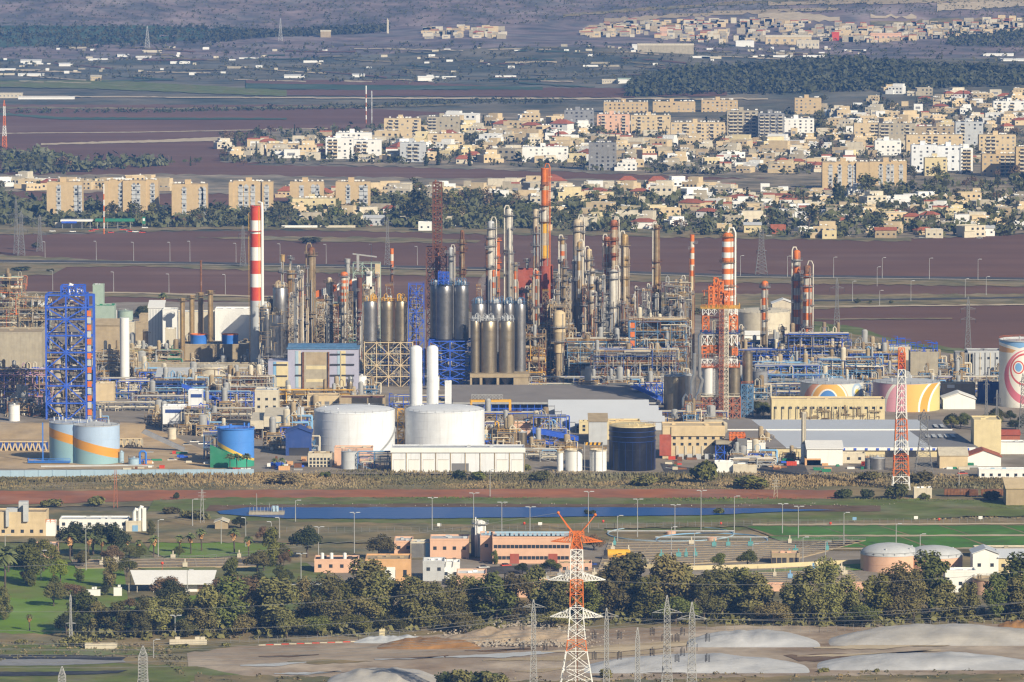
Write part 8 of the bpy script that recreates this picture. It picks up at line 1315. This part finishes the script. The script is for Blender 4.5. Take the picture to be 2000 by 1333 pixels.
# ---------------------------------------------------------------- pylons and lamps in front
def big_pylon():
    k = K('transmission_pylon', 'big red and white lattice pylon with two horns and wide arms', 'pylon', 1126, 1400); f = MB(); z = k.z; X = lambda d: d * k.s
    pr = [(0, X(42)), (z(1333), X(31)), (z(1305), X(26)), (z(1270), X(20)), (z(1248), X(17)), (z(1206), X(13.5)), (z(1185), X(13)), (z(1160), X(12.5)), (z(1131), X(12)), (z(1100), X(12)), (z(1072), X(11.5)), (z(1040), X(5))]
    q = []
    for (za, a), (zb, b) in zip(pr, pr[1:]):
        n_ = max(1, round((zb - za) / (a * 1.5))); q += [(za + (zb - za) * i / n_, a + (b - a) * i / n_) for i in range(n_)]
    q.append(pr[-1])
    def band(i):
        zz = q[i][0]; return 1 if zz < z(1303) else 0 if zz < z(1250) else 1 if zz < z(1188) else 0 if zz < z(1136) else 1 if zz < z(1074) else 0
    taper(f, q, .21, band); k.part('tower', f, ['orange', 'white'])
    c = MB(); c.bar((-.25, 0, 0), (-.25, 0, z(1060)), .16, 1); c.bar((.25, 0, 0), (.25, 0, z(1060)), .2, 0); k.part('ladder', c, ['rust', 'white'])
    for pa, ht, half, mi in ((1206, 1189, 52, 'white'), (1134, 1118, 56, 'white'), (1059, 1047, 50, 'orange')):
        b = X(12); q2 = MB()
        for s_ in (-1, 1):
            tip = Vector((s_ * X(half), 0, z(pa) + .2))
            for y in (-b, b):
                lo, hi = Vector((s_ * b, y, z(pa))), Vector((s_ * b * .8, y, z(ht))); q2.bar(lo, tip, .16); q2.bar(hi, tip, .15)
                for j in range(6): t0, t1 = j / 7, (j + .5) / 7; q2.bar(lo + (tip - lo) * t0, hi + (tip - hi) * t1, .09); q2.bar(hi + (tip - hi) * t1, lo + (tip - lo) * (t0 + 1 / 7), .09)
            for j in range(6): t0 = j / 7; q2.bar(Vector((s_ * b, -b, z(pa))) + (tip - Vector((s_ * b, -b, z(pa)))) * t0, Vector((s_ * b, b, z(pa))) + (tip - Vector((s_ * b, b, z(pa)))) * t0, .09)
        k.part('cross_arm', q2, mi)
    for s_, py in ((-1, 1002), (1, 1006)):
        q2 = MB(); tip = Vector((s_ * X(36), 0, z(py))); rt = [Vector((s_ * X(a), y, z(b))) for a, b in ((2, 1047), (17, 1030)) for y in (-X(5), X(5))]
        for p in rt: q2.bar(p, tip, .17)
        for j in range(8):
            t0, t1 = j / 9, (j + 1) / 9
            for u, v in ((0, 2), (1, 3), (0, 1), (2, 3)): q2.bar(rt[u] + (tip - rt[u]) * t0, rt[v] + (tip - rt[v]) * t1, .1)
        q2.ball(tip, .5); k.part('horn', q2, 'orange')
    q2 = MB(); lattice(q2, -X(14), X(14), -X(5), X(5), z(1050), z(1038), 4, 1, .14, 'x'); lattice(q2, -X(8), X(8), -X(6), X(6), z(1074), z(1050), 2, 3, .14, 'x'); k.part('head_frame', q2, 'orange'); mark(1126, 1150, 'the big red and white pylon')
    return k
big_pylon()
PG = 'grey foreground pylons'
P0 = {}
for px, g_, t, hw, arms, l in ((1042, 1420, 1171, 11, ((1186, 22),), 'slim grey pylon with one arm west of the big red and white pylon'), (1184.5, 1424, 1188, 10, ((1204, 24),), 'slim grey pylon with one arm east of the big red and white pylon'), (1302.5, 1404, 1163, 15, ((1197, 29), (1240, 10)), 'stout grey pylon, taller of the pair over the tarpaulin mound'), (1351, 1420, 1176, 15, ((1209, 29), (1258, 10)), 'stout grey pylon, shorter of the pair over the tarpaulin mound'), (1245, 1440, 1226, 11, (), 'short bare grey pylon beside the stout pair'), (280, 1415, 1262, 22, (), 'grey lattice pylon head at the bottom edge by the dark pond'), (122, 1450, 1302, 18, (), 'pyramid tip of a grey pylon at the bottom edge'), (138.5, 1252, 1162, 3.4, ((1218, 10),), 'narrow pale lattice mast on the western lawn')):
    pylon(l, px, g_, t, hw, 'galv', arms, PG, w_=.13, levels=22 if hw > 8 else 14, waist=.6); P0[px] = (g_, t, arms)
    if arms and g_ > 1400:
        k = K('insulator_string', None, 'insulator', px, g_, 'dark insulator strings'); q = MB()
        for s_ in (-1, 1):
            for dx in (-3, 0, 4):
                for py, L_ in ((arms[0][0] + 28, 14), (arms[0][0] + 68, 16)):
                    x = k.x(px + s_ * (arms[0][1] + dx) if dx >= 0 else px + s_ * (arms[0][1] + dx)); z = k.z(py)
                    for i in range(7): q.lathe([(.05, z - i * .34), (.24, z - i * .34 - .06), (.24, z - i * .34 - .2), (.05, z - i * .34 - .26)], x, -2.5 if dx else 0, 7)
        k.part('disc_string', q, 'dark'); q = MB(); [q.bar((k.x(px - arms[0][1]), -2.5 * 0, k.z(arms[0][0] + d_)), (k.x(px + arms[0][1] + 4), 0, k.z(arms[0][0] + d_)), .05) for d_ in (27, 67)]; k.part('wire', q, 'galvdark'); tag(k.e, 'dark insulator strings hanging beside the ' + {1042: 'slim pylon west of the red one', 1184.5: 'slim pylon east of the red one', 1302.5: 'taller stout grey pylon', 1351: 'shorter stout grey pylon'}[px], 'insulator', 'insulator strings')
k = K('telecom_mast', 'tall red and white lattice mast with a cable ladder before the warehouse', 'mast', 1759.5, 957); z = k.z; f = MB(); q = []
for i in range(21): t = i / 20; q.append((z(680) * t, (17 - 11.5 * t ** .8) * k.s * 1.0))
def tb(i):
    py = 957 - 277 * i / 20; return 0 if py < 722 or 752 < py < 790 and False or 828 < py < 862 or 896 < py < 936 else 1
taper(f, q, .24, tb, brace='k'); k.part('tower', f, ['orange', 'white']); c = MB(); [c.bar((x, -.5, 0), (x, -.5, z(690)), .17) for x in (-1.1, -.3, .6, 1.4)]; k.part('cable_ladder', c, 'dark'); q = MB(); lattice(q, -k.s * 7, k.s * 7, -1, 1, z(722), z(690), 2, 5, .16, 'x'); q.box(-3.4, 3.4, -2, 2, z(897), z(896)); k.part('antenna_frame', q, 'red'); mark(1760, 820, 'the tall red and white mast')
k = pylon('wide legged grey pylon next to the tall red and white mast', 1804, 928, 800, 18, 'galvdark', ((812, 11),), levels=12); [pylon('small dark pylon in front of the trees at the eastern yard' if x == 1926 else 'dark slim pylon near the eastern edge' if x == 1947 else 'tall dark pylon at the eastern edge', x, 845 if x < 1990 else 850, t, 4 if x < 1990 else 8, 'galvdark', ((t + 16, 6),), w_=.16) for x, t in ((1926, 735), (1947, 762), (1997, 730))]
for px, g_, t, m_, l in ((226, 992, 918, 'rustfr', 'brown two legged power pole on the red soil strip'), (395, 1026, 956, 'galv', 'grey power pole with short arms by the pond'), (1515, 974, 932, 'concrete', 'concrete twin pole beside the reed belt')):
    k = K('power_pole', l, 'pole', px, g_); h = k.z(t); q = MB(); [q.bar((s_ * .8, 0, 0), (s_ * .25, 0, h), .16) for s_ in (-1, 1)]; [q.bar((-.8 + .1 * i, 0, h * i / 6), (.8 - .1 * i, 0, h * (i + 1) / 6), .08) for i in range(5)]; k.part('pole', q, m_); q = MB(); [q.bar((-1.6, 0, h - 1.4 - j * 1.3), (1.6, 0, h - 1.4 - j * 1.3), .1) for j in range(3)]; k.part('cross_arm', q, 'galv')
LG = 'lamp posts of the treatment works'
for px, g_, t, arm in ((844, 1040, 973, 2), (925, 1046, 964, 2), (1149, 1045, 961, 2), (1035, 1046, 991, 2), (1245, 1052, 976, 2), (1318, 1046, 987, 2), (1369, 1038, 959, 2), (1434, 1044, 970, 1), (1528, 1046, 985, 2), (1559, 1056, 990, 2), (1648, 1068, 1002, 1), (692, 1086, 1002, 2), (577, 1022, 978, 1), (980, 1044, 982, 2), (1311, 1104, 1030, 1), (1356, 1112, 1041, 1), (1568, 1106, 1050, 1), (1612, 1110, 1058, 1), (1750, 1072, 1024, 1), (622, 1088, 1030, 2), (588, 1154, 1082, 2), (168, 1118, 1033, 1), (309, 1090, 1016, 1), (80, 1136, 1076, 1), (10, 1070, 1046, 1), (342, 1248, 1203, 2), (480, 1072, 1012, -1), (530, 1056, 1020, -1), (546, 1056, 1012, -1), (366, 1178, 1114, 1), (376, 1032, 976, 1), (957, 972, 918, 1), (1470, 1104, 1063, 1), (432, 1066, 1018, 1), (1873, 950, 920, 1), (138, 1076, 1020, 1), (1797, 1076, 1044, 1), (1206, 1060, 1008, 1), (300, 1290, 1250, 1)):
    lamp(px, g_, t, None, arm, 'galv', 'twin armed lamp post' if arm == 2 else 'single armed lamp post', LG, .17)
# power lines between the pylons
def cable(label, a, b, sag, rr=.05):
    a, b = Vector(a), Vector(b); q = MB(); q.tube([a + (b - a) * t + Vector((0, 0, -sag * 4 * t * (1 - t))) for t in [i / 24 for i in range(25)]], rr, n=4); tag(link('power_cable', q.mesh('power_cable', 'galvdark')), label, 'cable', 'power cables')
def tip(px, py, g): return P(px, py, Yg(g))
for i, (a, b, l) in enumerate(((tip(1074, 1206, 1400), tip(-60, 1255, 1500), 'lower western arm'), (tip(1178, 1207, 1400), tip(2060, 1170, 1300), 'lower eastern arm'), (tip(1070, 1134, 1400), tip(-60, 1195, 1500), 'middle western arm'), (tip(1182, 1135, 1400), tip(2060, 1110, 1300), 'middle eastern arm'), (tip(1090, 1002, 1400), tip(-60, 1110, 1500), 'western horn'))): cable('thin power cable from the %s of the red pylon' % l, a, b, 3)
for (px, (g_, t, arms)), e in zip([(k_, P0[k_]) for k_ in (1302.5, 1351)], (1170, 1190)): cable('thin power cable from the %s stout pylon' % ('taller' if px < 1320 else 'shorter'), tip(px + 29, arms[0][0], g_), tip(2060, e, 1350), 2)
for (px, (g_, t, arms)), d_ in zip([(k_, P0[k_]) for k_ in (1042, 1184.5, 1302.5, 1351)], (0, 8, 3, 12)):
    for s_, n_ in ((-1, 'western'), (1, 'eastern')): cable('thin cable from the %s arm of the %s' % (n_, {1042: 'slim pylon west of the red one', 1184.5: 'slim pylon east of the red one', 1302.5: 'taller stout pylon', 1351: 'shorter stout pylon'}[px]), tip(px + s_ * arms[0][1], arms[0][0] + 14, g_), tip(-60, 1262 + d_ * 3 + s_ * 6, 1500), 4)
cable('thin power cable from the slim western pylon to the edge', tip(1020, 1187, 1420), tip(-60, 1230, 1480), 3)
# bollard balls, signs, small dots
for px, g_, m_, l in ((105, 1134, 'red', 'red warning ball above the park trees, western'), (564, 1098, 'red', 'red warning ball by the tall lawn tree'), (317, 1121, 'red', 'red warning ball over the canopy hall')): k = K('warning_ball', l, 'ball', px, g_); q = MB(); q.ball((0, 0, 4), .6); q.bar((0, 0, 0), (0, 0, 3.6), .08); k.part('ball', q, m_)
for px, g_ in ((1024, 1030), (1178, 1026), (1408, 1030), (1622, 1030), (1834, 1022)): k = K('buoy', None, 'ball', px, g_, 'red balls on the river bank'); q = MB(); q.ball((0, 0, 1.6), .55); q.bar((0, 0, .8), (0, 0, 1.2), .2); k.part('ball', q, 'red'); auto(k.e, 'red ball on the near river bank', px, g_)
for px, g_, m_ in ((1669, 1024, 'skyblue'), (1789, 1022, 'white'), (1915, 1022, 'white'), (858, 1036, 'white'), (1055, 1034, 'white')): k = K('sign_board', None, 'sign', px, g_, 'small sign boards'); q = MB(); q.box(-.8, .8, 0, .1, 1.6, 2.8); k.part('panel', q, m_); q = MB(); q.bar((0, .05, .8), (0, .05, 1.6), .08); k.part('post', q, 'galv'); auto(k.e, {'skyblue': 'blue', 'white': 'white'}[m_] + ' sign board on the river fence', px, g_)
r = random.Random(4); q = MB()
for _ in range(90): px = r.uniform(430, 1750); p = G(px, 986 + r.uniform(-2.5, 3.5), .8); s_ = r.uniform(.1, .25); q.ball((p.x, p.y, p.z + s_), s_, 0, 6)
tag(link('bank_litter', q.mesh('bank_litter', 'litter')), 'pale birds and litter dotted along the far river bank', None, None, 'stuff')
# ---------------------------------------------------------------- small plant between the big units
TPL = [unit_plant(None, 800, 400, 424, 778, 7, fr, sd, nz=2, bays=3, pipes=26, drums=2, cols=1, pc=pc, name='pipe_skid', group='small pipe skids') for fr, sd, pc in (('steelblue', 301, ('offwhite', 'galv')), ('umber', 302, ('umber', 'offwhite')), ('blue', 303, ('skyblue', 'offwhite')), ('galvdark', 304, ('rust', 'galv')), ('tan', 305, ('cream', 'umber')))]
SK = ['steel blue', 'umber', 'bright blue', 'dark grey', 'tan']; r = random.Random(61); n_ = 0
for (a, b), (c, d), k_ in (((188, 350), (690, 845), 34), ((350, 500), (690, 860), 36), ((0, 90), (735, 822), 18), ((560, 760), (770, 830), 18), ((500, 610), (848, 890), 6), ((1035, 1330), (700, 778), 40), ((1440, 1700), (690, 785), 40), ((950, 1130), (838, 900), 16), ((1290, 1440), (828, 846), 6), ((1700, 1950), (715, 775), 22), ((640, 900), (700, 760), 8), ((1420, 1560), (880, 916), 6)):
    for i in range(k_):
        px, g_ = r.uniform(a, b), r.uniform(c, d); j = r.randrange(5); o = TPL[j].e if n_ == j and n_ < 5 else copy_tree(TPL[j].e); o.location = G(px, g_); sc_ = r.uniform(.7, 1.25); o.scale = (sc_ * r.uniform(.8, 1.5), sc_, sc_ * r.uniform(.6, 1.2)); o.rotation_euler.z = r.uniform(-.15, .15); n_ += 1; auto(o, SK[j] + ' pipe skid', px, g_ - 10)
for t in TPL:
    if not any(t.e is q[0] for q in AUTO): t.e.location = G(r.uniform(1100, 1300), 770); auto(t.e, 'low pipe skid', 1200, 765)
# ---------------------------------------------------------------- labels that tell look-alikes apart
MK = [m for m in MARK if m[2]]
def where(px, py, used=0):
    c = sorted(MK, key=lambda m: abs(m[0] - px) + 2.5 * abs(m[1] - py)); m = c[min(used, len(c) - 1)]; dx, dy = px - m[0], py - m[1]
    return ('below' if dy > 0 else 'behind' if py < 700 else 'beyond') + ' ' + m[2] if abs(dx) < 14 else ('west of ' if dx < 0 else 'east of ') + m[2] if abs(dx) < 90 else ('well west of ' if dx < 0 else 'well east of ') + m[2]
by = {}
for o, d, px, py in AUTO: by.setdefault(d + ', ' + where(px, py), []).append((px, py, o))
ORD = 'first second third fourth fifth sixth seventh eighth ninth tenth eleventh twelfth'.split()
for l, it in by.items():
    if len(it) == 1: it[0][2]['label'] = l; continue
    it.sort(key=lambda t: t[:2])
    for i, t in enumerate(it):
        t[2]['label'] = l + (', leftmost' if i == 0 else ', rightmost' if i == len(it) - 1 else ', %s from left' % ORD[min(i, 11)])
for o, d, px, py in AUTO:
    l = o['label']
    for a, b in ((' well ', ' '), (', leftmost', ', west end'), (' of the ', ' of '), ('banded cabin towers', 'cabin towers'), (' a shaggy orange brown skirt', ' shaggy brown skirt'), (' and ', ' ')):
        if len(l.replace('-', ' ').split()) > 15: l = l.replace(a, b)
    o['label'] = l
# ---------------------------------------------------------------- steam, smoke, air
def vol(key, col, dens, g=0.):
    m = bpy.data.materials.new(key); m.use_nodes = True; n, L = m.node_tree.nodes, m.node_tree.links; n.remove(n['Principled BSDF']); v = n.new('ShaderNodeVolumePrincipled')
    v.inputs['Color'].default_value = (*col, 1); v.inputs['Density'].default_value = dens; v.inputs['Anisotropy'].default_value = g
    L.new(v.outputs[0], n['Material Output'].inputs['Volume'])
    MATS[key] = m
vol('hazeair', (.15, .38, 1.0), 3.7e-5, g=-.35); vol('steamair', (1, 1, 1), .10); vol('thinsteam', (1, 1, 1), .035); vol('smokeair', (.30, .28, .25), .022)
def puff(name, label, pts, m):
    q = MB(); p0 = Vector(pts[0][:3])
    for x, y, z, rr in pts: q.ball((0, 0, 0), rr, 0, 12); n_ = 7 * 12; o = Vector((x, y, z)) - p0; q.v[-n_:] = [tuple(Vector(v) + o) for v in q.v[-n_:]]
    o = link(name, q.mesh(name, m), None, p0); tag(o, label, None, None, 'stuff')
Y = Yg(720)
puff('steam', 'small white steam plume over the grey silos', [(*P(937, 582, Y), 1.6), (*P(938, 572, Y), 2.2), (*P(940, 562, Y), 2.6), (*P(944, 552, Y), 3.0), (*P(949, 544, Y), 2.6), (*P(955, 540, Y), 2)], 'steamair')
Y = Yg(705)
puff('steam', 'thin steam drifting over the cooling tower fans', [(*P(438, 650, Y), 3), (*P(444, 640, Y), 4), (*P(452, 630, Y), 5), (*P(462, 620, Y), 5), (*P(470, 612, Y), 4)], 'thinsteam')
Y = Yg(718)
puff('smoke', 'thin dark smoke trailing from the tall orange stack', [(*P(1066 + 11 * i + i * i * .6, 327 - 5 * i, Y), 1.3 + .85 * i) for i in range(9)], 'smokeair')
b = MB(); Y0, Y1 = -60.0, 11900.0
b.box(-1700, 1700, Y0, Y1, -2.0, 760.0)
tag(link('haze', b.mesh('haze', 'hazeair', False)), 'thin bluish haze over the plain', None, None, 'stuff')
